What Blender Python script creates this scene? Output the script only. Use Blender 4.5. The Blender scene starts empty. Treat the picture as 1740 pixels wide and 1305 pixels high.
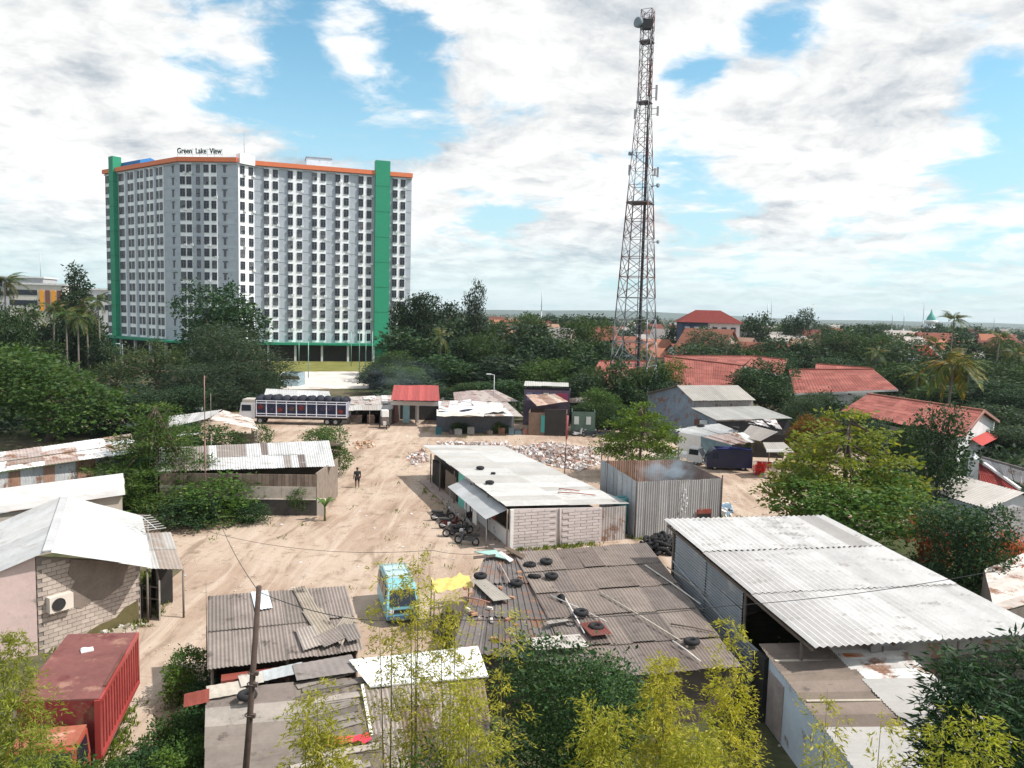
import bpy, math, random
import numpy as np
from mathutils import Vector, Matrix

# ------------------------------------------------------------------ camera
SC = bpy.context.scene
COL = SC.collection
F_PX, CX, CY = 1307.0, 870.0, 652.5          # lens in units of a 1740 px wide frame
CAM_H = 15.5                                  # fifth-floor viewpoint
ROLL = math.radians(1.5)
PITCH = math.atan((CY - 531.0) * math.cos(ROLL) / F_PX)
_f = Vector((0, math.cos(PITCH), -math.sin(PITCH)))
_u0 = Vector((0, math.sin(PITCH), math.cos(PITCH)))
_r0 = Vector((1, 0, 0))
_r = math.cos(ROLL) * _r0 + math.sin(ROLL) * _u0
_u = -math.sin(ROLL) * _r0 + math.cos(ROLL) * _u0
CAM = Vector((0, 0, CAM_H))
cam_d = bpy.data.cameras.new('camera')
cam_d.sensor_width = 36.0
cam_d.lens = 36.0 * F_PX / 1740.0
cam_d.clip_start = 0.1
cam_d.clip_end = 30000
cam = bpy.data.objects.new('camera', cam_d)
COL.objects.link(cam)
cam.matrix_world = Matrix.Translation(CAM) @ Matrix((_r, _u, -_f)).transposed().to_4x4()
SC.camera = cam

def ray(px, py): return _f + (px - CX) / F_PX * _r - (py - CY) / F_PX * _u
def G(px, py, z=0.0):
    d = ray(px, py); return CAM + d * ((z - CAM_H) / d.z)
def AT(px, py, D):
    d = ray(px, py); return CAM + d * (D / d.y)

# ------------------------------------------------------------------ sun and sky
SUN_AZ, SUN_EL = math.radians(97), math.radians(52)      # azimuth clockwise from +Y (view direction)
sun_dir = Vector((math.sin(SUN_AZ) * math.cos(SUN_EL), math.cos(SUN_AZ) * math.cos(SUN_EL), math.sin(SUN_EL)))
sd = bpy.data.lights.new('sun', 'SUN')
sd.energy = 4.0; sd.angle = math.radians(0.9); sd.color = (1.0, 0.95, 0.88)
so = bpy.data.objects.new('sun', sd); COL.objects.link(so)
so.rotation_euler = (-sun_dir).to_track_quat('-Z', 'Y').to_euler()
so.location = (60, -10, 120)
SC.view_settings.view_transform = 'Standard'
SC.view_settings.look = 'None'
SC.view_settings.exposure = 0.45
SC.view_settings.gamma = 1.0
SC.view_settings.use_curve_mapping = False

class NT:
    def __init__(s, tree): s.t = tree; s.n = tree.nodes; s.l = tree.links
    def new(s, typ, **kw):
        n = s.n.new(typ)
        for k, v in kw.items():
            if k == 'inp':
                for a, b in v.items():
                    if isinstance(b, bpy.types.NodeSocket): s.l.new(b, n.inputs[a])
                    else: n.inputs[a].default_value = b
            else: setattr(n, k, v)
        return n
    def math(s, op, a, b=None, c=None, clamp=False):
        n = s.n.new('ShaderNodeMath'); n.operation = op; n.use_clamp = clamp
        for i, v in enumerate((a, b, c)):
            if v is None: continue
            if isinstance(v, bpy.types.NodeSocket): s.l.new(v, n.inputs[i])
            else: n.inputs[i].default_value = v
        return n.outputs[0]
    def vmath(s, op, a, b=None, out=0):
        n = s.n.new('ShaderNodeVectorMath'); n.operation = op
        for i, v in enumerate((a, b)):
            if v is None: continue
            if isinstance(v, bpy.types.NodeSocket): s.l.new(v, n.inputs[i])
            else: n.inputs[i].default_value = v
        return n.outputs[out]
    def mix(s, fac, a, b, blend='MIX'):
        n = s.n.new('ShaderNodeMix'); n.data_type = 'RGBA'; n.blend_type = blend
        for i, v in ((0, fac), (6, a), (7, b)):
            if isinstance(v, bpy.types.NodeSocket): s.l.new(v, n.inputs[i])
            elif i == 0: n.inputs[i].default_value = v
            else: n.inputs[i].default_value = (*v[:3], 1)
        return n.outputs[2]
    def noise(s, vec, scale, detail=4.0, rough=0.5, dist=0.0, out=0):
        n = s.n.new('ShaderNodeTexNoise')
        n.inputs['Scale'].default_value = scale; n.inputs['Detail'].default_value = detail
        n.inputs['Roughness'].default_value = rough; n.inputs['Distortion'].default_value = dist
        if vec is not None: s.l.new(vec, n.inputs['Vector'])
        return n.outputs[out]
    def ramp(s, v, lo, hi, a=0.0, b=1.0, smooth=True):
        n = s.n.new('ShaderNodeMapRange'); n.interpolation_type = 'SMOOTHSTEP' if smooth else 'LINEAR'
        s.l.new(v, n.inputs[0])
        for i, x in ((1, lo), (2, hi), (3, a), (4, b)): n.inputs[i].default_value = x
        return n.outputs[0]

world = bpy.data.worlds.new('World'); SC.world = world; world.use_nodes = True
def build_world():
    T = NT(world.node_tree); T.n.clear()
    sky = T.new('ShaderNodeTexSky', sky_type='NISHITA', sun_disc=False)
    sky.sun_elevation = SUN_EL; sky.sun_rotation = SUN_AZ
    sky.air_density = 1.0; sky.dust_density = 0.4; sky.ozone_density = 1.2
    tc = T.new('ShaderNodeTexCoord').outputs['Generated']
    d = T.vmath('NORMALIZE', tc)
    sep = T.new('ShaderNodeSeparateXYZ', inp={0: d})
    z = T.math('MAXIMUM', sep.outputs[2], 0.0)
    h = T.math('ADD', z, 0.20)
    px = T.math('DIVIDE', sep.outputs[0], h); py = T.math('DIVIDE', sep.outputs[1], h)
    P = T.new('ShaderNodeCombineXYZ', inp={0: px, 1: py, 2: SEED}).outputs[0]
    # cloud deck: broad masses broken up by billows
    warp = T.new('ShaderNodeTexNoise', inp={'Scale': 2.2, 'Detail': 3.0}); T.l.new(P, warp.inputs['Vector'])
    Pw = T.vmath('ADD', P, T.new('ShaderNodeVectorMath', operation='SCALE', inp={0: T.vmath('SUBTRACT', warp.outputs['Color'], (.5, .5, .5)), 3: 0.28}).outputs[0])
    mid = T.noise(Pw, 1.55, 10, 0.60)
    bil = T.noise(Pw, 5.5, 10, 0.66)
    dens = T.math('ADD', mid, T.math('MULTIPLY', T.math('SUBTRACT', bil, .5), .26))
    def blob(pxx, pyy, width, amt):          # openings and masses of the cloud deck by direction
        v = ray(pxx, pyy).normalized()
        dot = T.vmath('DOT_PRODUCT', d, tuple(v), out=1)
        return T.math('MULTIPLY', T.ramp(dot, math.cos(math.radians(width)), 1.0), amt)
    for a in ((430, 75, 10, -0.125), (640, 130, 9, -0.125), (300, 120, 5, -0.08), (1345, 95, 4.5, -0.11), (1655, 225, 6, -0.13), (1170, 125, 3.5, -.12),
              (880, 190, 4, -0.12), (1130, 270, 4, -0.10), (1210, 385, 5, -0.10), (50, 310, 4, -0.07), (1620, 80, 3, -.10),
              (90, 40, 7, 0.10), (960, 50, 10, 0.15), (1530, 50, 7, 0.16), (250, 230, 11, 0.12), (1000, 300, 9, 0.08),
              (1400, 300, 11, 0.08), (590, 60, 3.2, 0.13), (640, 300, 10, .08)):
        dens = T.math('ADD', dens, blob(*a))
    cover = T.ramp(dens, 0.37, 0.51)
    # shading of the cloud bodies: thick parts greyer, billow edges bright
    off = T.vmath('ADD', Pw, (0.05, 0.07, 0.0))
    lit = T.math('SUBTRACT', T.noise(off, 1.55, 10, 0.60), mid)
    thick = T.ramp(dens, 0.55, 0.86)
    sh = T.math('SUBTRACT', T.math('SUBTRACT', 1.0, T.math('MULTIPLY', thick, 0.30)), T.math('MULTIPLY', lit, 2.0))
    sh = T.math('SUBTRACT', sh, T.math('MULTIPLY', T.math('SUBTRACT', bil, .5), .8))
    sh = T.math('SUBTRACT', sh, T.math('MULTIPLY', T.math('SUBTRACT', T.noise(P, .9, 3, .5), .47), .8))
    sh = T.math('MAXIMUM', T.math('MINIMUM', sh, 1.12), 0.56)
    ccol = T.mix(T.ramp(sh, 0.55, 0.95), (0.86, 0.95, 1.04), (0.99, 1.0, 1.0))
    cl = T.new('ShaderNodeVectorMath', operation='SCALE', inp={0: ccol, 3: T.math('MULTIPLY', sh, CLOUD)}).outputs[0]
    # haze low over the horizon thins the clouds out
    cover = T.math('MULTIPLY', cover, T.ramp(z, 0.0, 0.13, .35, 1.0))
    hz = T.ramp(z, 0.0, 0.34, 1.0, 0.0)
    bl = T.mix(1.0, sky.outputs[0], (0.70, 0.98, 0.90), 'MULTIPLY')
    base = T.mix(T.math('MULTIPLY', hz, 0.80), bl, (3.0, 3.95, 4.5))
    col = T.mix(cover, base, cl)
    bg = T.new('ShaderNodeBackground', inp={0: col, 1: 0.15})
    out = T.new('ShaderNodeOutputWorld', inp={0: bg.outputs[0]})
    world.cycles.sampling_method = 'MANUAL'; world.cycles.sample_map_resolution = 256
SEED, CLOUD = 8.1, 5.0
build_world()
SC.cycles.max_bounces = 6
SC.cycles.transparent_max_bounces = 12
SC.cycles.volume_bounces = 0
SC.cycles.use_denoising = True

# ------------------------------------------------------------------ materials (procedural)
MATS = {}
def mat(name, col=(.5, .5, .5), rough=.85, var=.18, scale=2.0, obj=False, bump=0., bscale=20., metal=0., stain=None, streak=None, rnd=0.06, spec=.3):
    """plain weathered surface: colour x object colour x noise, with optional stains (colour, amount, scale)"""
    if name in MATS: return MATS[name]
    m = bpy.data.materials.new(name); m.use_nodes = True
    T = NT(m.node_tree); b = T.n['Principled BSDF']
    co = T.new('ShaderNodeTexCoord').outputs['Object']
    oi = T.new('ShaderNodeObjectInfo')
    c = T.mix(1.0, oi.outputs['Color'], col, 'MULTIPLY') if obj else T.new('ShaderNodeRGB').outputs[0]
    if not obj: c.default_value = (*col, 1)
    n1 = T.noise(co, scale, 6, .6); n2 = T.noise(co, scale * 6.3, 4, .6)
    v = T.math('ADD', T.math('MULTIPLY', n1, .65), T.math('MULTIPLY', n2, .35))
    k = T.ramp(v, .3, .7, 1 - var, 1 + var, False)
    k = T.math('MULTIPLY', k, T.math('ADD', 1 - rnd, T.math('MULTIPLY', oi.outputs['Random'], 2 * rnd)))
    c = T.mix(1.0, c, T.new('ShaderNodeCombineXYZ', inp={0: k, 1: k, 2: k}).outputs[0], 'MULTIPLY')
    for st in ([stain] if stain and not isinstance(stain, list) else (stain or [])):
        scol, amt, ssc = st[:3]
        sc_v = co
        if len(st) > 3: sc_v = T.vmath('MULTIPLY', co, st[3])
        sn = T.noise(sc_v, ssc, 5, .65)
        c = T.mix(T.ramp(sn, .72 - amt * .5, .80 - amt * .5 + .06), c, scol)
    T.l.new(c, b.inputs['Base Color'])
    b.inputs['Roughness'].default_value = rough; b.inputs['Metallic'].default_value = metal
    b.inputs['Specular IOR Level'].default_value = spec
    if bump:
        bn = T.new('ShaderNodeBump', inp={'Strength': bump, 'Distance': .05, 'Height': T.noise(co, bscale, 5, .65)})
        T.l.new(bn.outputs[0], b.inputs['Normal'])
    MATS[name] = m; return m

def leaf_mat(name, c1, c2, c3=None, trans=.35, rough=.55):
    if name in MATS: return MATS[name]
    m = bpy.data.materials.new(name); m.use_nodes = True
    T = NT(m.node_tree); b = T.n['Principled BSDF']
    g = T.new('ShaderNodeNewGeometry'); oi = T.new('ShaderNodeObjectInfo')
    r = g.outputs['Random Per Island']
    c = T.mix(r, c1, c2)
    if c3: c = T.mix(T.ramp(r, .86, .95), c, c3)
    co = T.new('ShaderNodeTexCoord').outputs['Object']
    cl = T.noise(co, .55, 3, .6)
    k = T.ramp(cl, .3, .7, .72, 1.28, False)
    c = T.mix(1.0, c, T.new('ShaderNodeCombineXYZ', inp={0: k, 1: k, 2: k}).outputs[0], 'MULTIPLY')
    c = T.mix(1.0, c, oi.outputs['Color'], 'MULTIPLY')
    T.l.new(c, b.inputs['Base Color']); b.inputs['Roughness'].default_value = rough
    b.inputs['Specular IOR Level'].default_value = .22
    tr = T.new('ShaderNodeBsdfTranslucent', inp={0: T.mix(1.0, c, (1.25, 1.2, .55), 'MULTIPLY')})
    mx = T.new('ShaderNodeMixShader', inp={0: trans, 1: b.outputs[0], 2: tr.outputs[0]})
    T.l.new(mx.outputs[0], T.n['Material Output'].inputs[0])
    MATS[name] = m; return m

def glass_mat(name, col=(.012, .018, .03), rough=.25, curtain=0.28):
    if name in MATS: return MATS[name]
    m = bpy.data.materials.new(name); m.use_nodes = True
    T = NT(m.node_tree); b = T.n['Principled BSDF']
    oi = T.new('ShaderNodeObjectInfo')
    co = T.new('ShaderNodeTexCoord').outputs['Object']
    r = T.math('FRACT', T.math('ADD', oi.outputs['Random'], T.math('MULTIPLY', T.noise(co, .8, 1), .35)))
    c = T.mix(T.ramp(r, 1 - curtain, 1.0), col, (.16, .16, .17))
    T.l.new(c, b.inputs['Base Color']); b.inputs['Roughness'].default_value = rough
    MATS[name] = m; return m

# shared materials; the object colour gives each piece its own paint
TIN = mat('tin_sheet', (.62, .615, .61), .62, .16, .9, obj=True, stain=[((.36, .34, .32), .34, 1.6, (.35, 1, 1)), ((.22, .15, .11), .06, .9)], rnd=.08, spec=.35)
RUSTTIN = mat('rusty_tin_sheet', (1, 1, 1), .75, .25, 1.2, obj=True, stain=[((.20, .10, .06), .42, 1.0), ((.33, .31, .30), .25, 2.0)], rnd=.12)
ASB = mat('fibre_cement_sheet', (.76, .735, .72), .95, .22, 1.1, obj=True, stain=[((.10, .085, .075), .30, 1.3), ((.34, .32, .29), .16, 2.6)], rnd=.10, spec=.1)
PAINT = mat('painted_surface', (1, 1, 1), .6, .10, 1.5, obj=True, stain=((.22, .19, .16), .12, 1.6), rnd=.04)
PLASTER = mat('plaster', (1, 1, 1), .92, .13, .7, obj=True, stain=[((.24, .21, .18), .24, .9), ((.40, .38, .35), .2, 2.4)], rnd=.03, bump=.15, bscale=9)
WOOD = mat('weathered_wood', (1, 1, 1), .9, .28, 2.2, obj=True, rnd=.14, spec=.1)
METAL = mat('galvanised_metal', (1, 1, 1), .5, .15, 3., obj=True, metal=.3, rnd=.05)
RUBBER = mat('tyre_rubber', (.022, .022, .024), .8, .25, 6., rnd=.2, spec=.25)
CONC = mat('concrete', (1, 1, 1), .95, .2, .6, obj=True, stain=((.18, .16, .14), .25, .5), bump=.2)
CLOTH = mat('cloth', (1, 1, 1), .95, .2, 3., obj=True, rnd=.1, spec=.05)
BODY = mat('vehicle_paint', (1, 1, 1), .35, .06, 2., obj=True, spec=.5, stain=((.25, .2, .16), .06, 2.), rnd=.0)
GLASS = glass_mat('dark_glass', curtain=.0)
WINGLASS = glass_mat('window_glass')
BARK = mat('bark', (.11, .085, .065), .95, .3, 3., rnd=.15, bump=.4)
TRIM = mat('dark_trim', (.03, .03, .032), .6, .2, 4.)
BLACKV = mat('interior_dark', (.035, .032, .03), .95, .3, 1.)

# ------------------------------------------------------------------ object helpers
WL = {}
def tag(o, label=None, cat=None, group=None, kind=None):
    for k, v in (('label', label), ('category', cat), ('group', group), ('kind', kind)):
        if v: o[k] = v
    return o
def thing(name, label, cat, loc=(0, 0, 0), rz=0., group=None):
    o = bpy.data.objects.new(name, None); COL.objects.link(o)
    o.empty_display_size = .3
    o.location = loc; o.rotation_euler = (0, 0, rz)
    WL[o.name] = Vector(loc)
    return tag(o, label, cat, group)
def wl(o): return WL.get(o.name, Vector((0, 0, 0)))

def fast_mesh(name, V, Fq, smooth=False):
    V = np.asarray(V, dtype=np.float32).reshape(-1, 3); Fq = np.asarray(Fq, dtype=np.int32)
    me = bpy.data.meshes.new(name)
    k = Fq.shape[1]
    me.vertices.add(len(V)); me.vertices.foreach_set('co', V.ravel())
    me.loops.add(Fq.size); me.loops.foreach_set('vertex_index', Fq.ravel())
    me.polygons.add(len(Fq)); me.polygons.foreach_set('loop_start', np.arange(0, Fq.size, k, dtype=np.int32))
    me.polygons.foreach_set('loop_total', np.full(len(Fq), k, dtype=np.int32))
    if smooth: me.polygons.foreach_set('use_smooth', np.ones(len(Fq), dtype=bool))
    me.update(calc_edges=True); return me

class MB:
    """collects simple shapes into one mesh"""
    def __init__(s): s.v = []; s.f = []; s.mi = []; s.cur = 0; s.sm = []
    def add(s, vs, fs, smooth=False):
        o = len(s.v); s.v += [tuple(p) for p in vs]
        for f in fs: s.f.append(tuple(i + o for i in f)); s.mi.append(s.cur); s.sm.append(smooth)
        return s
    def box(s, c, size, rz=0., rx=0., ry=0.):
        x, y, z = (a / 2 for a in size)
        P = [Vector((sx * x, sy * y, sz * z)) for sz in (-1, 1) for sy in (-1, 1) for sx in (-1, 1)]
        R = Matrix.Rotation(rz, 3, 'Z') @ Matrix.Rotation(ry, 3, 'Y') @ Matrix.Rotation(rx, 3, 'X')
        c = Vector(c)
        return s.add([R @ p + c for p in P], [(0, 2, 3, 1), (4, 5, 7, 6), (0, 1, 5, 4), (2, 6, 7, 3), (0, 4, 6, 2), (1, 3, 7, 5)])
    def bb(s, a, b):                      # box from min / max corners
        a = Vector(a); b = Vector(b); return s.box((a + b) / 2, [abs(q) for q in (b - a)])
    def hexa(s, p):                       # eight corners: bottom 4 (ccw), top 4 (ccw)
        return s.add(p, [(3, 2, 1, 0), (4, 5, 6, 7), (0, 1, 5, 4), (1, 2, 6, 5), (2, 3, 7, 6), (3, 0, 4, 7)])
    def bar(s, a, b, w, h=None, up=(0, 0, 1)):
        a = Vector(a); b = Vector(b); h = h or w
        d = (b - a).normalized(); u = Vector(up)
        if abs(d.dot(u)) > .98: u = Vector((1, 0, 0))
        l = d.cross(u).normalized(); u = l.cross(d).normalized()
        q = [l * sx * w / 2 + u * sz * h / 2 for sx, sz in ((-1, -1), (1, -1), (1, 1), (-1, 1))]
        return s.add([a + x for x in q] + [b + x for x in q], [(3, 2, 1, 0), (4, 5, 6, 7), (0, 1, 5, 4), (1, 2, 6, 5), (2, 3, 7, 6), (3, 0, 4, 7)])
    def tube(s, pts, rad, n=6, cap=True):
        pts = [Vector(p) for p in pts]; o = len(s.v); N = len(pts)
        if not isinstance(rad, (list, tuple)): rad = [rad] * N
        ref = None
        for i, p in enumerate(pts):
            d = (pts[min(i + 1, N - 1)] - pts[max(i - 1, 0)]).normalized()
            if ref is None: ref = Vector((1, 0, 0)) if abs(d.x) < .8 else Vector((0, 1, 0))
            a = d.cross(ref).normalized(); b = d.cross(a).normalized(); ref = b.cross(d) if False else ref
            for k in range(n):
                t = 2 * math.pi * k / n
                s.v.append(tuple(p + (a * math.cos(t) + b * math.sin(t)) * rad[i]))
        for i in range(N - 1):
            for k in range(n):
                k2 = (k + 1) % n
                s.f.append((o + i * n + k, o + i * n + k2, o + (i + 1) * n + k2, o + (i + 1) * n + k)); s.mi.append(s.cur); s.sm.append(True)
        if cap:
            s.f.append(tuple(o + k for k in range(n))[::-1]); s.mi.append(s.cur); s.sm.append(False)
            s.f.append(tuple(o + (N - 1) * n + k for k in range(n))); s.mi.append(s.cur); s.sm.append(False)
        return s
    def prism(s, poly, a, b):             # polygon (list of 3D points) swept from offset a to offset b
        a = Vector(a); b = Vector(b); n = len(poly); P = [Vector(p) for p in poly]
        return s.add([p + a for p in P] + [p + b for p in P], [tuple(range(n))[::-1], tuple(range(n, 2 * n))] + [(i, (i + 1) % n, n + (i + 1) % n, n + i) for i in range(n)])
    def torus(s, c, R, r, n=14, m=6, axis=(0, 0, 1), flat=1.0):
        ax = Vector(axis).normalized(); q = Vector((0, 0, 1)).rotation_difference(ax); c = Vector(c); o = len(s.v)
        for i in range(n):
            t = 2 * math.pi * i / n
            for j in range(m):
                w = 2 * math.pi * j / m
                p = Vector(((R + r * math.cos(w)) * math.cos(t), (R + r * math.cos(w)) * math.sin(t), r * flat * math.sin(w)))
                s.v.append(tuple(q @ p + c))
        for i in range(n):
            for j in range(m):
                i2, j2 = (i + 1) % n, (j + 1) % m
                s.f.append((o + i * m + j, o + i2 * m + j, o + i2 * m + j2, o + i * m + j2)); s.mi.append(s.cur); s.sm.append(True)
        return s
    def ball(s, c, r, n=10, m=6, sq=None):
        c = Vector(c); o = len(s.v); r = Vector((r, r, r)) if not isinstance(r, (tuple, list)) else Vector(r)
        for i in range(m + 1):
            a = math.pi * i / m
            for k in range(n):
                t = 2 * math.pi * k / n
                s.v.append((c.x + r.x * math.sin(a) * math.cos(t), c.y + r.y * math.sin(a) * math.sin(t), c.z + r.z * math.cos(a)))
        for i in range(m):
            for k in range(n):
                k2 = (k + 1) % n
                s.f.append((o + i * n + k, o + (i + 1) * n + k, o + (i + 1) * n + k2, o + i * n + k2)); s.mi.append(s.cur); s.sm.append(True)
        return s
    def mesh(s, name, off=(0, 0, 0)):
        me = bpy.data.meshes.new(name); ox, oy, oz = off
        me.from_pydata([(x - ox, y - oy, z - oz) for x, y, z in s.v], [], s.f)
        me.polygons.foreach_set('use_smooth', s.sm)
        me.polygons.foreach_set('material_index', s.mi)
        me.update(); return me
    def build(s, name, m, parent=None, col=None, local=False):
        off = (0, 0, 0) if local or parent is None else wl(parent)
        me = s.mesh(name, off)
        for x in (m if isinstance(m, (list, tuple)) else [m]): me.materials.append(x)
        return put(name, me, parent, col)
def put(name, me, parent=None, col=None):
    o = bpy.data.objects.new(name, me); COL.objects.link(o)
    if parent is not None: o.parent = parent; WL[o.name] = wl(parent)
    if col: o.color = (*col, 1)
    return o
def copy_tree(o, parent=None):
    c = o.copy(); COL.objects.link(c)
    if parent is not None: c.parent = parent
    WL[c.name] = WL.get(o.name, Vector((0, 0, 0)))
    for ch in list(o.children): copy_tree(ch, c)
    return c
def V3(p, z=None):
    p = Vector(p); return Vector((p.x, p.y, p.z if z is None else z))
def lerp(a, b, t): return a + (b - a) * t
RNG = random.Random(11)

def sheets(parent, A, B, C, D, nu, nv, period=.2, amp=.03, cols=((.7, .7, .7),), m=None, name='roof_sheet', lap=.06, jit=.012, rib=False, skip=(), seed=1, pick=None):
    """corrugated sheets laid edge to edge on the quad A-B (upper edge) / D-C (lower edge); ribs run from A to D"""
    R = random.Random(seed); A, B, C, D = (Vector(p) for p in (A, B, C, D)); off = wl(parent) if parent else Vector((0, 0, 0))
    nrm = (B - A).cross(D - A).normalized()
    if nrm.z < 0: nrm = -nrm
    S = lambda u, v: lerp(lerp(A, B, u), lerp(D, C, u), v)
    wid = ((B - A).length + (C - D).length) / 2 / nu
    out = []
    for j in range(nv):
        for i in range(nu):
            if (i, j) in skip: continue
            u0, u1 = i / nu, (i + 1 + lap) / nu if i < nu - 1 else 1.0
            v0, v1 = max(0, j / nv + R.uniform(-.3, .3) * jit), min(1.02, (j + 1 + lap * .7) / nv) + R.uniform(-1, 1) * jit * .4
            np_ = max(2, int(round(wid * (1 + lap) / period)))
            prof = []
            if rib:
                for k in range(np_):
                    prof += [(k / np_, 0), ((k + .62) / np_, 0), ((k + .72) / np_, 1), ((k + .90) / np_, 1)]
                prof.append((1, 0))
            else:
                for k in range(np_): prof += [(k / np_, 0), ((k + .5) / np_, 1)]
                prof.append((1, 0))
            h0 = R.uniform(0, jit) + .006 + .004 * (i % 2); h1 = R.uniform(0, jit) * 1.6 + .02 + .004 * (i % 2)
            vs, fs = [], []
            for t, a in prof:
                u = u0 + (u1 - u0) * t
                vs.append(S(u, v0) + nrm * (a * amp + h0) - off); vs.append(S(u, v1) + nrm * (a * amp + h1) - off)
            for k in range(len(prof) - 1): fs.append((2 * k, 2 * k + 2, 2 * k + 3, 2 * k + 1))
            me = bpy.data.meshes.new(name); me.from_pydata([tuple(p) for p in vs], [], fs)
            c = pick(i, j) if pick else None
            if c is None: c = R.choice(cols)
            k = 1 + R.uniform(-.05, .05)
            me.materials.append(m); me.update()
            out.append(put(name, me, parent, [x * k for x in c]))
    return out

def slab(mb, P, Q, z0, z1, th=.15):
    """upright wall between two ground points"""
    P = V3(P, 0); Q = V3(Q, 0); d = (Q - P).normalized(); n = Vector((-d.y, d.x, 0)) * th / 2
    z0 = z0 if isinstance(z0, (list, tuple)) else (z0, z0); z1 = z1 if isinstance(z1, (list, tuple)) else (z1, z1)
    up = lambda p, z: Vector((p.x, p.y, z))
    return mb.hexa([up(P - n, z0[0]), up(Q - n, z0[1]), up(Q + n, z0[1]), up(P + n, z0[0]), up(P - n, z1[0]), up(Q - n, z1[1]), up(Q + n, z1[1]), up(P + n, z1[0])])
# ------------------------------------------------------------------ ground
def sheet_poly(name, pts, z, m, kind='structure', col=None):
    mb = MB(); mb.add([(p[0], p[1], z) for p in pts], [tuple(range(len(pts)))])
    o = mb.build(name, m, col=col)
    if kind: o['kind'] = kind
    return o
def ground_mat():
    m = bpy.data.materials.new('soil_and_scrub'); m.use_nodes = True; T = NT(m.node_tree); b = T.n['Principled BSDF']
    co = T.new('ShaderNodeNewGeometry').outputs['Position']
    n = T.noise(co, .08, 6, .65); n2 = T.noise(co, 1.5, 5, .6)
    c = T.mix(T.ramp(n, .4, .62), (.055, .075, .03), (.16, .13, .09))
    c = T.mix(T.ramp(n2, .35, .7, 0, .6), c, (.04, .05, .025))
    T.l.new(c, b.inputs['Base Color']); b.inputs['Roughness'].default_value = .98; b.inputs['Specular IOR Level'].default_value = .05
    return m
def dirt_mat():
    m = bpy.data.materials.new('packed_dirt'); m.use_nodes = True; T = NT(m.node_tree); b = T.n['Principled BSDF']
    co = T.new('ShaderNodeNewGeometry').outputs['Position']
    a = T.noise(co, .13, 6, .62, .6); d = T.noise(co, .9, 6, .68, .3); e = T.noise(co, 9., 5, .7)
    st = T.noise(T.vmath('MULTIPLY', co, (1.0, .16, 1.0)), .75, 5, .6, .8)           # wheel tracks running up the yard
    c = T.mix(T.ramp(a, .38, .62), (.345, .25, .19), (.44, .345, .272))
    c = T.mix(T.ramp(st, .48, .66, 0, .75), c, (.48, .39, .32))
    c = T.mix(T.ramp(st, .46, .34, 0, .65), c, (.20, .145, .108))
    c = T.mix(T.ramp(d, .54, .70, 0, .65), c, (.17, .122, .09))
    c = T.mix(T.ramp(d, .42, .28, 0, .5), c, (.47, .385, .32))
    c = T.mix(T.ramp(e, .62, .72, 0, .55), c, (.52, .45, .40))
    c = T.mix(T.ramp(e, .38, .28, 0, .5), c, (.20, .15, .11))
    T.l.new(c, b.inputs['Base Color']); b.inputs['Roughness'].default_value = .97; b.inputs['Specular IOR Level'].default_value = .08
    h = T.math('ADD', T.math('MULTIPLY', st, 1.0), T.math('ADD', T.math('MULTIPLY', d, .5), T.math('MULTIPLY', e, .16)))
    bn = T.new('ShaderNodeBump', inp={'Strength': .55, 'Distance': .25, 'Height': h}); T.l.new(bn.outputs[0], b.inputs['Normal'])
    return m
DIRT = dirt_mat()
sheet_poly('ground', [(-5000, -200), (5000, -200), (5000, 5500), (-5000, 5500)], 0.0, ground_mat())
sheet_poly('dirt_yard', [(-15.2, 12), (-9.8, 22), (-9, 30), (4, 33), (14, 40), (22, 52), (34, 60), (46, 74), (47, 86), (36, 93), (30, 104), (8, 108), (-12, 113), (-40, 111), (-62, 104), (-58, 95), (-44, 88), (-30, 73), (-15.5, 64), (-16, 58.5), (-29, 55), (-30, 48), (-19, 44), (-19, 30)], .006, DIRT)
GRASS = mat('short_turf', (.16, .16, .05), .98, .3, .25, stain=((.30, .25, .12), .35, .12), spec=.05)
CONCPAD = mat('concrete_slab', (.56, .52, .48), .95, .2, .15, stain=((.34, .27, .21), .35, .12), bump=.1)
sheet_poly('playing_field', [V3(G(470, 634)), V3(G(662, 634)), V3(G(655, 606)), V3(G(455, 606))], .012, GRASS)
sheet_poly('concrete_court', [V3(G(468, 662)), V3(G(640, 660)), V3(G(608, 631)), V3(G(478, 632))], .02, CONCPAD)
# distant hills
def hills():
    mb = MB(); n = 90
    R = random.Random(4)
    ph = [R.uniform(0, 6.3) for _ in range(6)]
    top = []
    for i in range(n + 1):
        t = i / n; x = -6500 + 13000 * t
        hh = 120 + 70 * math.sin(3.1 * t * 6.3 + ph[0]) * .4 + 60 * math.exp(-((t - .62) / .13) ** 2) + 40 * math.exp(-((t - .50) / .08) ** 2) + 14 * math.sin(23 * t + ph[1]) + 8 * math.sin(51 * t + ph[2])
        top.append((x, max(30, hh)))
    for x, h in top: mb.v += [(x * .5, 4300, -5), (x * .5, 4900, h * .20), (x * .5, 5400, -5)]
    for i in range(n):
        for k in (0, 1): mb.f.append((3 * i + k, 3 * i + 3 + k, 3 * i + 4 + k, 3 * i + 1 + k)); mb.mi.append(0); mb.sm.append(True)
    o = mb.build('hills', mat('hill_forest', (.06, .09, .07), .95, .3, .002)); o['kind'] = 'structure'
hills()

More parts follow.
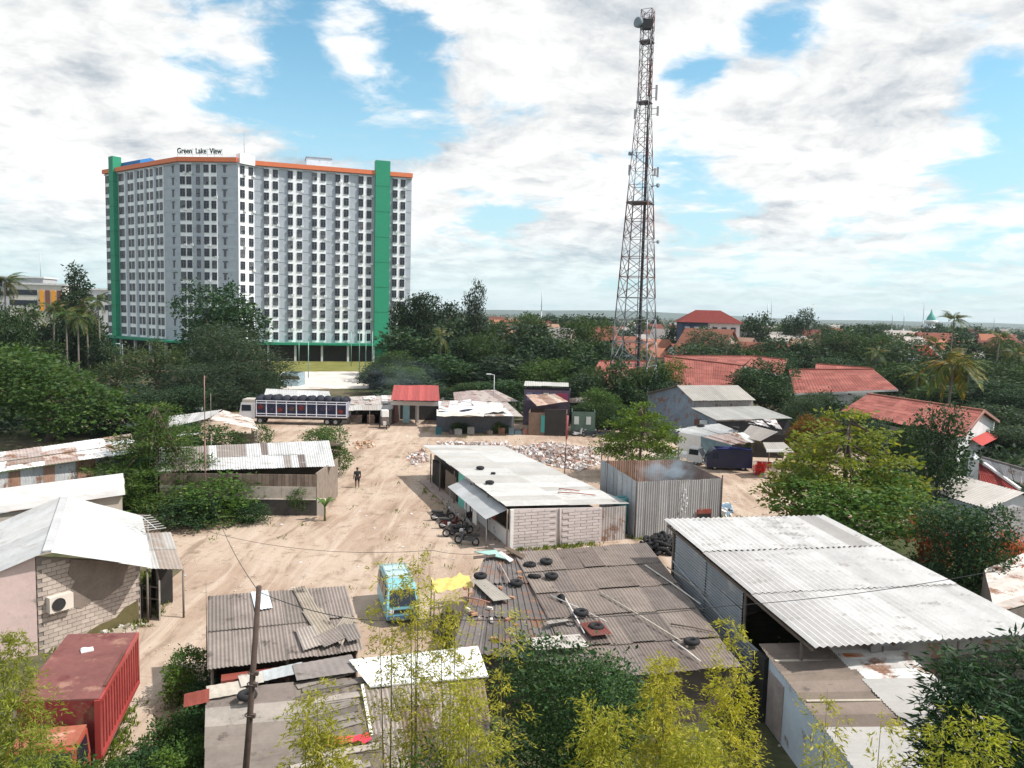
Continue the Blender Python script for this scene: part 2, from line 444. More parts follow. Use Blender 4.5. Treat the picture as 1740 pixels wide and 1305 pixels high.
# ------------------------------------------------------------------ apartment block
def seg_t(P, Q, px, py=430):
    d = ray(px, py); e = Q - P
    # P + t e = s d  in plan
    den = e.x * d.y - e.y * d.x
    return (P.y * d.x - P.x * d.y) / den if abs(den) > 1e-9 else 0
def apartment():
    Z0, FH, NF, ZT = 5.4, 3.24, 15, 56.0
    pts = [V3(AT(px, 500, D), 0) for px, D in ((183, 239.5), (281, 220.0), (308, 215.4), (405, 214.0), (432, 218.0), (697, 231.6))]
    base = V3(AT(430, 560, 215), 0)
    root = thing('apartment_block', 'tall white and grey apartment block with green stair columns and orange roof edge', 'apartment building', base)
    white, grey, green, orange = (.90, .91, .93), (.40, .43, .47), (.03, .30, .16), (.72, .20, .09)
    # back line of the building
    back = [p + Vector((6, 26, 0)) for p in pts]; back[0] = pts[0] + Vector((14, 15, 0)); back[-1] = pts[-1] + Vector((-3, 20, 0))
    mb = MB()
    for a, b, c, d in zip(pts[:-1], pts[1:], back[1:], back[:-1]):
        mb.hexa([V3(q, 0) for q in (a, b, c, d)] + [V3(q, ZT - 1.2) for q in (a, b, c, d)])
    mb.build('wall', PLASTER, root, (.44, .48, .53))
    def frame(a, b):
        d = (b - a).normalized(); n = Vector((d.y, -d.x, 0)); return d, n, math.atan2(d.y, d.x)
    def strip(i, x0, x1, name, col, proud=.25, z0=Z0, z1=ZT - 2.2, m=PAINT):
        a, b = pts[i], pts[i + 1]; d, n, ang = frame(a, b)
        p = lerp(a, b, seg_t(a, b, x0)); q = lerp(a, b, seg_t(a, b, x1))
        mb = MB(); c = (p + q) / 2 + n * proud / 2; mb.box((c.x, c.y, (z0 + z1) / 2), ((q - p).length, proud, z1 - z0), ang)
        return mb.build(name, m, root, col)
    # window of one storey: frame with recessed panes
    def win_mesh(name, w, h, tshape=False):
        mb = MB(); t = .09
        mb.cur = 0
        if tshape:
            mb.bb((-w / 2, -.03, h * .35), (w / 2, .10, h / 2)); mb.bb((-w * .2, -.03, -h / 2), (w * .25, .10, h * .35))
        else:
            for s in (-1, 1): mb.bb((s * w / 2 - t / 2, -.03, -h / 2), (s * w / 2 + t / 2, .16, h / 2))
            mb.bb((-w / 2, -.03, h / 2 - t), (w / 2, .16, h / 2)); mb.bb((-w / 2, -.03, -h / 2), (w / 2, .2, -h / 2 + t))
            mb.bb((-w * .06, -.02, -h / 2), (w * .04, .12, h / 2)); mb.bb((-w / 2, -.02, h * .16), (w / 2, .11, h * .21))
            mb.cur = 1; mb.bb((-w / 2 + .02, -.02, -h / 2 + .02), (w / 2 - .02, .08, h / 2 - .02))
        me = mb.mesh(name); me.materials.append(mat('window_frame_metal', (.10, .105, .12), .6, .1)); me.materials.append(WINGLASS); return me
    wm = win_mesh('window', 1.32, 2.15); nm = win_mesh('window', .95, 2.1); tm = win_mesh('window', 1.5, 2.0, True)
    rest = MB()
    def windows(i, xs, me, proud=.25, single=True, zoff=1.72):
        a, b = pts[i], pts[i + 1]; d, n, ang = frame(a, b)
        for x in xs:
            p = lerp(a, b, seg_t(a, b, x)) + n * proud
            for k in range(NF):
                z = Z0 + FH * k + zoff
                if single and (k * 7 + int(x) * 3) % 11 < 3:
                    q = p + n * .35 + d * .75; ac = MB(); ac.box((q.x, q.y, z - 1.25), (.8, .35, .6), ang); ac.build('air_conditioner_box', PAINT, root, (.7, .71, .72))
                if single:
                    o = put('window', me, root); o.location = Vector((p.x, p.y, z)) - wl(root); o.rotation_euler = (0, 0, ang + math.pi)
                else:
                    R = Matrix.Rotation(ang + math.pi, 3, 'Z'); o = len(rest.v)
                    for v in me.vertices: rest.v.append(tuple(R @ v.co + Vector((p.x, p.y, z))))
                    for f in me.polygons: rest.f.append(tuple(o + q for q in f.vertices)); rest.mi.append(f.material_index); rest.sm.append(False)
    # right wing
    for x0, x1 in ((449, 473.5), (490, 513.5), (531, 553.5), (570, 592.5), (609, 631), (667, 688)): strip(5 - 1, x0, x1, 'white_panel', white)
    windows(4, (453, 468.3, 493.3, 509, 534, 548.7, 573.3, 587.7, 612.3, 626.3, 670, 683.3), wm)
    # corner and centre
    strip(3, 405, 431.5, 'white_panel', white); windows(3, (411.5, 426), wm)
    strip(2, 308, 328, 'white_panel', white); strip(2, 348, 370, 'white_panel', white); windows(2, (312.7, 323.5, 352.5, 365.3), wm)
    windows(2, (338,), nm, .02, False); windows(2, (383,), tm, .02, False); windows(1, (296,), tm, .02, False)
    # left wing
    for x0, x1 in ((184, 192), (206, 215), (221, 231), (237, 247.5), (253, 264), (269.5, 280)): strip(0, x0, x1, 'white_panel', white)
    windows(0, (185.5, 190.5, 212, 228, 244.5, 261, 277), wm, .25, False); windows(0, (207.5, 222.8, 238.8, 254.6, 271), nm, .25, False)
    me = rest.mesh('window', wl(root)); me.materials.append(MATS['window_frame_metal']); me.materials.append(WINGLASS)
    o = put('window', me, root); o['kind'] = 'stuff'; o['label'] = 'windows of the receding left wing and the narrow window shafts'
    # floor joints on each face
    for i in range(5):
        a, b = pts[i], pts[i + 1]; d, n, ang = frame(a, b)
        for k in range(1, NF):
            mb = MB(); c = (a + b) / 2 + n * .03; mb.box((c.x, c.y, Z0 + FH * k - .05), ((b - a).length - .05, .08, .10), ang); mb.build('floor_joint', PAINT, root, (.44, .48, .53))
    # orange cornice, parapet
    for i in range(5):
        a, b = pts[i], pts[i + 1]; d, n, ang = frame(a, b)
        if i == 3: continue
        mb = MB(); c = (a + b) / 2 + n * .25; mb.box((c.x, c.y, ZT - 1.15), ((b - a).length + .3, 1.3, 1.2), ang); mb.build('cornice', PAINT, root, orange)
        mb = MB(); c = (a + b) / 2 + n * .05; mb.box((c.x, c.y, ZT - 2.05), ((b - a).length + .1, .6, .3), ang); mb.build('cornice_ledge', PAINT, root, (.55, .57, .6))
    a, b = pts[3], pts[4]; d, n, ang = frame(a, b); c = (a + b) / 2
    mb = MB(); mb.box((c.x, c.y, ZT - .7), ((b - a).length - .4, 2.0, 2.6), ang); mb.box((c.x - .6, c.y + .4, ZT + .8), (2.6, 1.6, .5), ang); mb.build('corner_tower', PAINT, root, white)
    # green stair columns
    for i, x0, x1, zt in ((4, 636, 660.5, ZT + 2.3), (0, 192.5, 205.5, ZT + 2.8)):
        a, b = pts[i], pts[i + 1]; d, n, ang = frame(a, b)
        p = lerp(a, b, seg_t(a, b, x0)); q = lerp(a, b, seg_t(a, b, x1)); w = (q - p).length if i else 2.6
        c = (p + q) / 2 + n * .1
        mb = MB(); mb.box((c.x, c.y, zt / 2), (w, 2.6, zt), ang); col = mb.build('stair_column', PAINT, root, (.025, .27, .15))
        for k in range(1, 8):
            mb = MB(); mb.box((c.x, c.y, zt * k / 8), (w + .06, 2.66, .14), ang); mb.build('column_joint', PAINT, col, (.012, .16, .09))
    # podium canopy and dark parking floor
    for i in range(5):
        a, b = pts[i], pts[i + 1]; d, n, ang = frame(a, b); c = (a + b) / 2 + n * 1.6
        mb = MB(); mb.box((c.x, c.y, 5.0), ((b - a).length + 2.2, 4.4, .55), ang); mb.build('canopy', PAINT, root, (.02, .23, .13))
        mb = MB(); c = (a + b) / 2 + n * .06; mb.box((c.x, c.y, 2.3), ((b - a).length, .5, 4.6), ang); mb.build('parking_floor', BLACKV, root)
        L = (b - a).length; kk = max(1, int(L / 7))
        for k in range(kk):
            p = lerp(a, b, (k + .5) / kk) + n * 2.4; mb = MB(); mb.box((p.x, p.y, 2.35), (.6, .6, 4.7), ang); mb.build('column', PAINT, root, (.5, .52, .54))
    # roof structures
    p = V3(AT(541, 280, 236), 0); a, b = pts[4], pts[5]; _, _, ang = frame(a, b)
    mb = MB(); mb.box((p.x, p.y, ZT + .9), (7.2, 6, 5.2), ang); hs = mb.build('roof_house', PLASTER, root, (.66, .69, .74))
    mb = MB(); mb.box((p.x, p.y, ZT + 3.6), (7.6, 6.4, .25), ang); mb.build('roof_slab', PAINT, hs, (.25, .27, .3))
    p = V3(AT(238, 280, 236), 0); a, b = pts[0], pts[1]; d, n, ang = frame(a, b)
    mb = MB(); e = d * 6; s = n * 3.2
    mb.prism([p - e - s + Vector((0, 0, ZT - 1)), p - e + s + Vector((0, 0, ZT - 1)), p - e + s + Vector((0, 0, ZT + 1.2)), p - e + Vector((0, 0, ZT + 2.2)), p - e - s + Vector((0, 0, ZT + 1.2))], (0, 0, 0), 2 * e)
    mb.build('blue_roof', PAINT, root, (.03, .17, .42))
    p = V3(AT(415, 270, 220), 0); mb = MB(); mb.tube([(p.x, p.y, ZT - 2), (p.x, p.y, ZT + 7.5)], .09, 5); mb.build('antenna_mast', METAL, root, (.3, .3, .32))
    p = V3(AT(505, 270, 226), 0); mb = MB(); mb.tube([(p.x, p.y, ZT - 2), (p.x, p.y, ZT + 3.2)], .07, 5); mb.build('antenna_mast', METAL, root, (.4, .4, .42))
    # rooftop lettering on its frame
    c0 = pts[2]; d, n, ang = frame(pts[2], pts[3])
    p = V3(AT(301, 265, 214.5), 0)
    sg = thing('rooftop_sign', 'rooftop sign of dark letters standing above the apartment block cornice', 'sign', (p.x, p.y, ZT - .4), ang)
    cu = bpy.data.curves.new('letters', 'FONT'); cu.body = 'Green  Lake  View'; cu.size = 2.05; cu.extrude = .09; cu.offset = .035; cu.space_character = 1.0
    tmp = bpy.data.objects.new('tmp', cu); COL.objects.link(tmp); bpy.context.view_layer.update()
    me = bpy.data.meshes.new_from_object(tmp.evaluated_get(bpy.context.evaluated_depsgraph_get())); bpy.data.objects.remove(tmp)
    w = max(v.co.x for v in me.vertices); k = 12.6 / w
    me.transform(Matrix.Translation((0, 0, 0)) @ Matrix.Rotation(math.radians(90), 4, 'X') @ Matrix.Diagonal((k, 1.0, 1.0, 1)))
    me.materials.clear(); me.materials.append(mat('sign_letter_green', (.01, .05, .035), .6, .1)); o = put('letters', me, sg); o.location = (0, 0, .75)
    mb = MB()
    for z in (.55, 1.9): mb.bar((-.2, .25, z), (12.8, .25, z), .07)
    for k in range(7): mb.bar((k * 2.1, .25, 0), (k * 2.1, .25, 2.2), .07)
    mb.build('support_frame', METAL, sg, (.5, .52, .55), local=True)
apartment()

# ------------------------------------------------------------------ lattice telecom tower
def telecom_tower():
    D = 120.0; base = V3(AT(1076, 640, D), 0)
    top = AT(1104, 18, D).z
    root = thing('telecom_tower', 'tall red and white lattice telecom tower rising behind the yard', 'tower', base)
    phi = math.radians(20); K = 22
    zs = [0]; z = 0
    step = 4.0
    while z < top - .4:
        z = min(top, z + step); zs.append(z); step = max(1.55, step * .955)
    rad = lambda z: 4.6 * (1 - z / (top * .80)) + 1.16 * (z / (top * .80)) if z < top * .80 else 1.16
    P = lambda k, z: base + Vector((rad(z) * math.cos(phi + k * math.pi / 2), rad(z) * math.sin(phi + k * math.pi / 2), z))
    red, whi, gal = (.17, .085, .085), (.30, .29, .31), (.20, .215, .24)
    def colr(z): return gal if z < 17 else (red if int((z - 17) / 5.) % 2 == 0 else whi)
    for k in range(4):
        for a, b in zip(zs[:-1], zs[1:]):
            mb = MB(); mb.tube([P(k, a), P(k, b)], .10 if a < 34 else .062, 5); mb.build('leg_section', METAL, root, colr(a))
    for a, b in zip(zs[:-1], zs[1:]):
        w = .052 if a < 34 else .037
        for k in range(4):
            mb = MB(); q = (k + 1) % 4
            mb.tube([P(k, a), P(q, b)], w, 4, False); mb.tube([P(q, a), P(k, b)], w, 4, False); mb.tube([P(k, b), P(q, b)], w, 4, False)
            if a < 30:
                m1 = (P(k, a) + P(q, b)) / 2
                mb.tube([(P(k, a) + P(k, b)) / 2, lerp(P(k, a), P(q, b), .27)], w * .7, 4, False); mb.tube([(P(q, a) + P(q, b)) / 2, lerp(P(q, a), P(k, b), .27)], w * .7, 4, False)
            mb.build('brace', METAL, root, colr(a))
    mb = MB()
    lx = base + Vector((.5, -.4, 0))
    for dx in (-.35, .35): mb.bar(lx + Vector((dx, 0, 0)), lx + Vector((dx * .8, .3, top - .5)), .10)
    for i in range(int(top / .9)): mb.bar(lx + Vector((-.35, 0, i * .9)), lx + Vector((.35, 0, i * .9)), .06)
    mb.build('cable_ladder', METAL, root, (.13, .12, .14))
    mb = MB(); mb.box(lx + Vector((.1, .15, top / 2)), (.32, .12, top - 2)); mb.build('cable_bundle', TRIM, root)
    for z in (top * .535, top * .78, top * .925):
        r = rad(z) * 1.05; mb = MB()
        for k in range(4):
            a, b = P(k, z), P((k + 1) % 4, z); mb.bar(a, b, .35, .12)
        mb.box(base + Vector((0, 0, z)), (r * 1.1, r * 1.1, .08), phi + math.pi / 4); mb.build('platform', METAL, root, (.2, .19, .21))
    def zpx(y, x=1100): return AT(x, y, D).z
    def xpx(x, y): return AT(x, y, D).x
    for (x, y0, y1) in ((1084, 152, 178), (1115, 146, 172), (1078.5, 187, 203), (1117, 182, 198), (1069, 281, 299), (1117, 285, 302), (1112, 287, 300)):
        X = xpx(x, y0); za, zb = zpx(y1, x), zpx(y0, x); yy = base.y - .45
        mb = MB(); mb.box((X, yy, (za + zb) / 2), (.30, .2, zb - za)); o = mb.build('panel_antenna', PAINT, root, (.36, .36, .38))
        cxx = base.x + (xpx(1098, y0) - xpx(1098, y0)); mb = MB()
        sx = 1 if X > base.x + 1 else -1
        edge = base.x + sx * rad((za + zb) / 2) * .8
        for t in (.2, .8): mb.bar((X, yy, lerp(za, zb, t)), (edge, base.y, lerp(za, zb, t)), .07)
        mb.build('bracket', METAL, o, (.3, .28, .29))
    for (x, y, r) in ((1085, 38, .78), (1091, 47, .35), (1070.5, 261, .3), (1118, 315, .33), (1118, 411, .28)):
        c = V3(AT(x, y, D - 1.0)); mb = MB(); ax = Vector((-.75, -.6, 0)) if x < 1095 else Vector((.7, -.7, 0)); ax.normalize()
        mb.tube([c - ax * r * .35, c + ax * r * .3, c + ax * r * .45], [r * .95, r, r * .8], 14); o = mb.build('dish_antenna', PAINT, root, (.20, .24, .28))
        sx = 1 if x > 1095 else -1
        mb = MB(); mb.bar(c, (base.x + sx * rad(c.z) * .75, base.y, c.z), .10); mb.build('bracket', METAL, o, (.25, .25, .27))
    c = base + Vector((-.3, -1.0, zpx(46, 1102))); mb = MB(); mb.box(c, (1.4, .9, 1.4)); mb.build('radio_unit', TRIM, root)
telecom_tower()
# ------------------------------------------------------------------ sheds and houses of the yard
WHITE_TIN = ((.70, .71, .72), (.66, .67, .68), (.73, .73, .73), (.62, .62, .62))
GREY_TIN = ((.42, .43, .45), (.50, .51, .52), (.36, .36, .37), (.46, .44, .42))
ASBC = ((.24, .205, .185), (.27, .235, .21), (.21, .18, .165), (.30, .265, .24))
OLDTIN = ((.42, .38, .36), (.30, .23, .20), (.55, .55, .56), (.36, .30, .27), (.62, .62, .63))

def post(parent, p, z1, r=.06, col=(.2, .16, .12), m=None, name='post', z0=0):
    mb = MB(); mb.tube([(p[0], p[1], z0), (p[0], p[1], z1)], r, 6); return mb.build(name, m or WOOD, parent, col)

# -- motorcycle repair shed in the middle of the yard
def repair_shed():
    bn, bf, brn = V3(G(868, 935), 0), V3(G(737, 822), 0), V3(G(1020, 921), 0)
    d = (bf - bn); e = (brn - bn)
    bfr = bf + e * .95
    root = thing('repair_shed', 'long low white shed with pale tin roof and turquoise front, motorcycles parked along it', 'shed', bn)
    zl, zr = 2.85, 2.5
    # roof: low pitch falling to the right, overhanging the front
    L1 = V3(G(858, 862, zl), zl + .05); L0 = V3(G(718, 757, 3.0), 3.0); R0 = V3(G(852, 758, 2.75), 2.75); R1 = V3(G(1064, 857, zr), zr)
    sheets(root, L0, R0, R1, L1, 4, 13, .3, .03, WHITE_TIN, TIN, jit=.02, seed=3) if False else None
    # ribs run across the shed from front to back
    sheets(root, L0, L1, R1, R0, 17, 2, .28, .055, ((.68, .68, .67), (.63, .63, .62), (.72, .72, .71), (.58, .57, .55)), TIN, seed=3, jit=.02)
    # end wall of painted block, two bays with a post between
    mb = MB(); slab(mb, bn, brn, 0, (2.75, 2.42), .18); w = mb.build('end_wall', PLASTER, root, (.46, .41, .40))
    dn = (brn - bn).normalized(); nn = Vector((dn.y, -dn.x, 0))
    zc = 0; R = random.Random(5); L = (brn - bn).length
    for r in range(13):
        off = .0 if r % 2 else -.45
        n = int(L / .9) + 2
        for k in range(n):
            a = max(.05, off + k * .9 + .02); b = min(L - .05, off + (k + 1) * .9 - .02)
            if b - a < .1 or (a < L * .52 < b): continue
            top = 2.75 + (2.42 - 2.75) * b / L
            z0, z1 = r * .205 + .02, min(r * .205 + .19, top - .03)
            if z1 < z0 + .03: continue
            p = bn + dn * (a + b) / 2 + nn * .1; mb = MB(); mb.box((p.x, p.y, (z0 + z1) / 2), (b - a, .05 + R.uniform(0, .012), z1 - z0), math.atan2(dn.y, dn.x)); k_ = R.uniform(.9, 1.06)
            mb.build('block', PLASTER, w, (.56 * k_, .50 * k_, .49 * k_))
    p = bn + dn * L * .52 + nn * .12; post(root, p, 2.6, .07, (.45, .40, .38), PLASTER, 'pillar')
    p = bn + nn * .06 - dn * .02; mb = MB(); mb.box((p.x, p.y, 1.37), (.22, .22, 2.74), math.atan2(dn.y, dn.x)); mb.build('pillar', PLASTER, root, (.74, .72, .70))
    # right-hand annex wall of corrugated sheet
    q0, q1 = brn, V3(G(1072, 917), 0)
    sheets(root, V3(q0, 2.42), V3(G(1062, 917), 2.4), V3(G(1062, 917), 0), V3(q0, 0), 2, 1, .2, .03, ((.36, .33, .32),), RUSTTIN, 'wall_sheet', seed=2)
    # front: open workshop with posts, dark interior, white half wall, turquoise and white panels
    dl = d.normalized(); Ld = d.length; nl = Vector((-dl.y, dl.x, 0)); nl = nl if nl.x < 0 else -nl
    back = bn + e * .92
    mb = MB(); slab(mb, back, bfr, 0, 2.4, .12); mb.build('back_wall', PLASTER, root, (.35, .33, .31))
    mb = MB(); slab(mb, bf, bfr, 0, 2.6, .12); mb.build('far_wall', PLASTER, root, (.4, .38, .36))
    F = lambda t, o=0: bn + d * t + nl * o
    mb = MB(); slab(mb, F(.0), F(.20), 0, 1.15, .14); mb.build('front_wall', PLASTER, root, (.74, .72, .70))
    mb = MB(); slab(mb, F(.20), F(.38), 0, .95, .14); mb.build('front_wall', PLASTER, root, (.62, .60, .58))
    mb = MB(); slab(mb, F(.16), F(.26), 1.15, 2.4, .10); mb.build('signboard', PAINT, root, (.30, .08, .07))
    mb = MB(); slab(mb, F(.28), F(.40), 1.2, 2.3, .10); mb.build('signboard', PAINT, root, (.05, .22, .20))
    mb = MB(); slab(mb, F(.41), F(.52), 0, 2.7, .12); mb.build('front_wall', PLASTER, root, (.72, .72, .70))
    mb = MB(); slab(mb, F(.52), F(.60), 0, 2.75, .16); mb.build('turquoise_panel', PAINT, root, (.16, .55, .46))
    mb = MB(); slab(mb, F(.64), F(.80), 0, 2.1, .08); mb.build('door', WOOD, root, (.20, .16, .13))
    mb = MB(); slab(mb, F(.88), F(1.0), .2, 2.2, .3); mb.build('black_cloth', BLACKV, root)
    for t in (.0, .2, .4, .62, .84, 1.0): post(root, F(t, .3), 2.75, .06, (.25, .2, .16))
    mb = MB(); a, b = F(-.02, 1.1), F(1.05, 1.1); c, dd = F(1.05), F(-.02); mb.hexa([V3(q, 0) for q in (a, b, c, dd)] + [V3(q, .14) for q in (a, b, c, dd)]); mb.build('plinth', CONC, root, (.34, .27, .24))
    # lean-to awning with a hanging flap
    a, b = F(.02, .12), F(.50, .12); c, dd = F(.50, 1.5), F(.02, 1.6)
    sheets(root, V3(b, 2.62), V3(a, 2.62), V3(dd, 2.05), V3(c, 2.05), 6, 1, .2, .03, ((.58, .60, .62), (.66, .68, .70)), TIN, 'awning_sheet', seed=8)
    for t in (.04, .27, .48): post(root, F(t, 1.45), 2.05, .04, (.3, .3, .3), METAL)
    mb = MB(); p, q = F(.14, 1.5), F(.20, 1.4); mb.hexa([V3(p, 1.0), V3(q, .9), V3(q + Vector((.05, .05, 0)), .9), V3(p + Vector((.05, .05, 0)), 1.0), V3(p, 2.0), V3(q, 1.9), V3(q + Vector((.05, .05, 0)), 1.9), V3(p + Vector((.05, .05, 0)), 2.0)]); mb.build('canvas_flap', CLOTH, root, (.62, .62, .60))
    return root, L0, L1, R1, R0
REPAIR = repair_shed()

# -- corrugated enclosure where rubbish is burnt
def burn_enclosure():
    a, b = V3(G(1077, 917), 0), V3(G(1222, 908), 0); zt = 4.1
    c0 = V3(G(1021, 783, zt), 0)
    e = b - a; d = c0 - a; c1 = b + d
    root = thing('corrugated_enclosure', 'tall roofless enclosure of grey corrugated sheets with smoke rising inside', 'enclosure', a)
    grey = ((.58, .57, .58), (.64, .63, .63), (.53, .52, .53), (.68, .66, .65))
    blue = ((.60, .64, .68), (.70, .73, .76), (.54, .58, .62))
    rust = ((.28, .17, .12), (.34, .20, .14), (.25, .16, .12))
    z = lambda p, h=zt: V3(p, h)
    sheets(root, z(a), z(b), z(b, 0), z(a, 0), 8, 1, .17, .035, grey, TIN, 'wall_sheet', seed=5, skip=(), jit=.03)
    sheets(root, z(c0, 4.25), z(a), z(a, 0), z(c0, 0), 8, 1, .2, .035, blue, TIN, 'wall_sheet', seed=6, jit=.03)
    sheets(root, z(c0, 4.1), z(c1, 4.0), z(c1, 0), z(c0, 0), 9, 1, .2, .035, rust, RUSTTIN, 'wall_sheet', seed=7, jit=.03)
    sheets(root, z(b), z(c1), z(c1, 0), z(b, 0), 8, 1, .2, .035, ((.22, .16, .14), (.26, .20, .17)), RUSTTIN, 'wall_sheet', seed=8, jit=.03)
    for p, h in ((a, 4.9), (lerp(a, c0, .5), 5.2), (c0, 5.6), (lerp(c0, c1, .33), 4.9), (b, 4.3), (c1, 5.0), (lerp(a, c0, .8), 5.2)): post(root, p + (e + d) * .012, h, .05, (.10, .08, .07))
    n = Vector((e.y, -e.x, 0)).normalized(); el = e.normalized()
    p = a + e * .80 + n * .06; mb = MB(); mb.box((p.x, p.y, 1.55), (1.1, .08, .75), math.atan2(e.y, e.x)); o = mb.build('opening_lintel', RUSTTIN, root, (.30, .07, .05))
    mb = MB(); p2 = p + n * .03; mb.box((p2.x, p2.y, 1.3), (1.02, .06, .62), math.atan2(e.y, e.x)); mb.build('opening', BLACKV, o)
    R = random.Random(9)
    for k in range(9):
        p = a + e * R.uniform(.54, .62) + n * .05; mb = MB(); w = R.uniform(.06, .16); mb.box((p.x, p.y, 1.8 + k * .2), (w, .03, R.uniform(.08, .2)), math.atan2(e.y, e.x), 0, R.uniform(-.5, .5)); mb.build('paint_splash', PAINT, root, (.75, .75, .77))
    return a, b, c0, c1
ENC = burn_enclosure()

# -- big corrugated shed on the right
def big_shed():
    zf, zn = 4.9, 3.7
    A, B = G(1128, 883, zf), G(1402, 877, zf); D_, C_ = G(1384, 1100, zn), G(1785, 1074, zn)
    root = thing('corrugated_shed', 'large shed with a broad pale corrugated roof sloping toward the viewer', 'shed', V3(D_, 0))
    whites = ((.93, .915, .90), (.97, .955, .94), (.90, .88, .865), (.95, .94, .93))
    P = lambda u, v: lerp(lerp(A, B, u), lerp(D_, C_, u), v)
    for j, (v0, v1, n) in enumerate(((0, .33, 16), (.325, .665, 17), (.66, 1.0, 17))):
        pick = (lambda i, jj: (.76, .74, .73) if i < 4 else None) if j else (lambda i, jj: (.68, .65, .63) if i in (13, 14) else None)
        lift = Vector((0, 0, -.02 * j))
        sheets(root, P(0, v0) + lift, P(1, v0) + lift, P(1, v1) + lift, P(0, v1) + lift, n, 1, .27, .085, whites, TIN, seed=20 + j, pick=pick, jit=.012)
    # rafters and purlins under it
    for v in (.04, .35, .66, .96):
        mb = MB(); mb.bar(P(.01, v) - Vector((0, 0, .12)), P(.99, v) - Vector((0, 0, .12)), .08, .12); mb.build('purlin', WOOD, root, (.16, .12, .1))
    for u in (.012, .35, .68, .985):
        mb = MB(); mb.bar(P(u, .02) - Vector((0, 0, .24)), P(u, .98) - Vector((0, 0, .24)), .08, .12); mb.build('rafter', WOOD, root, (.14, .11, .09))
        for v in (.08, .62, .93): p = P(u, v); post(root, p, p.z - .25, .07, (.16, .13, .11))
    # left wall: horizontal corrugated sheets, lower strip leaning open
    w0, w1, w2 = P(.012, .10), P(.012, .60), P(.012, .93)
    z = lambda p, h: V3(p, h)
    blue = ((.36, .39, .42), (.42, .45, .48), (.32, .35, .38), (.46, .49, .52))
    for k in range(5):
        t0, t1 = k / 5, (k + 1) / 5
        h0, h1 = w0.z - .3, w1.z - .3
        sheets(root, z(w0, lerp(h0, 0, t0)), z(w0, lerp(h0, 0, t1)), z(w1, lerp(h1, 0, t1)), z(w1, lerp(h1, 0, t0)), 1, 2, .16, .04, blue, TIN, 'wall_sheet', seed=30 + k, jit=.03)
    for k in range(2):
        t0, t1 = k / 2, (k + 1) / 2
        q0, q1 = w1 + Vector((-.35, 0, 0)), w2 + Vector((-.1, 0, 0))
        sheets(root, z(q0, lerp(2.3, 0, t0)), z(q0, lerp(2.3, 0, t1)), z(q1, lerp(1.9, 0, t1)), z(q1, lerp(1.9, 0, t0)), 1, 2, .16, .04, blue, TIN, 'wall_sheet', seed=40 + k, jit=.04)
    mb = MB(); mb.bar(z(w0, 3.1) + Vector((-.12, 0, 0)), z(w2, 1.3) + Vector((-.35, 0, 0)), .05); mb.build('brace_rod', METAL, root, (.5, .52, .55))
    # back and right walls, boarded front under the eave
    pb0, pb1 = P(.02, .06), P(.98, .06)
    mb = MB(); slab(mb, pb0, pb1, 0, (pb0.z - .3, pb1.z - .3), .08); mb.build('back_wall', RUSTTIN, root, (.3, .29, .28))
    pr = P(.98, .94); mb = MB(); slab(mb, pb1, pr, 0, (pb1.z - .3, pr.z - .3), .08); mb.build('right_wall', RUSTTIN, root, (.33, .32, .31))
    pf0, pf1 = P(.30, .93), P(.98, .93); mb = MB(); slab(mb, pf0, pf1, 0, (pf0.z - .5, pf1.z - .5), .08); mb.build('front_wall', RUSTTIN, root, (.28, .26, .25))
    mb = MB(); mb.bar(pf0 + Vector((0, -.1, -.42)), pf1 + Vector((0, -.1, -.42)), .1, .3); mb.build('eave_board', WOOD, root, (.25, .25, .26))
big_shed()

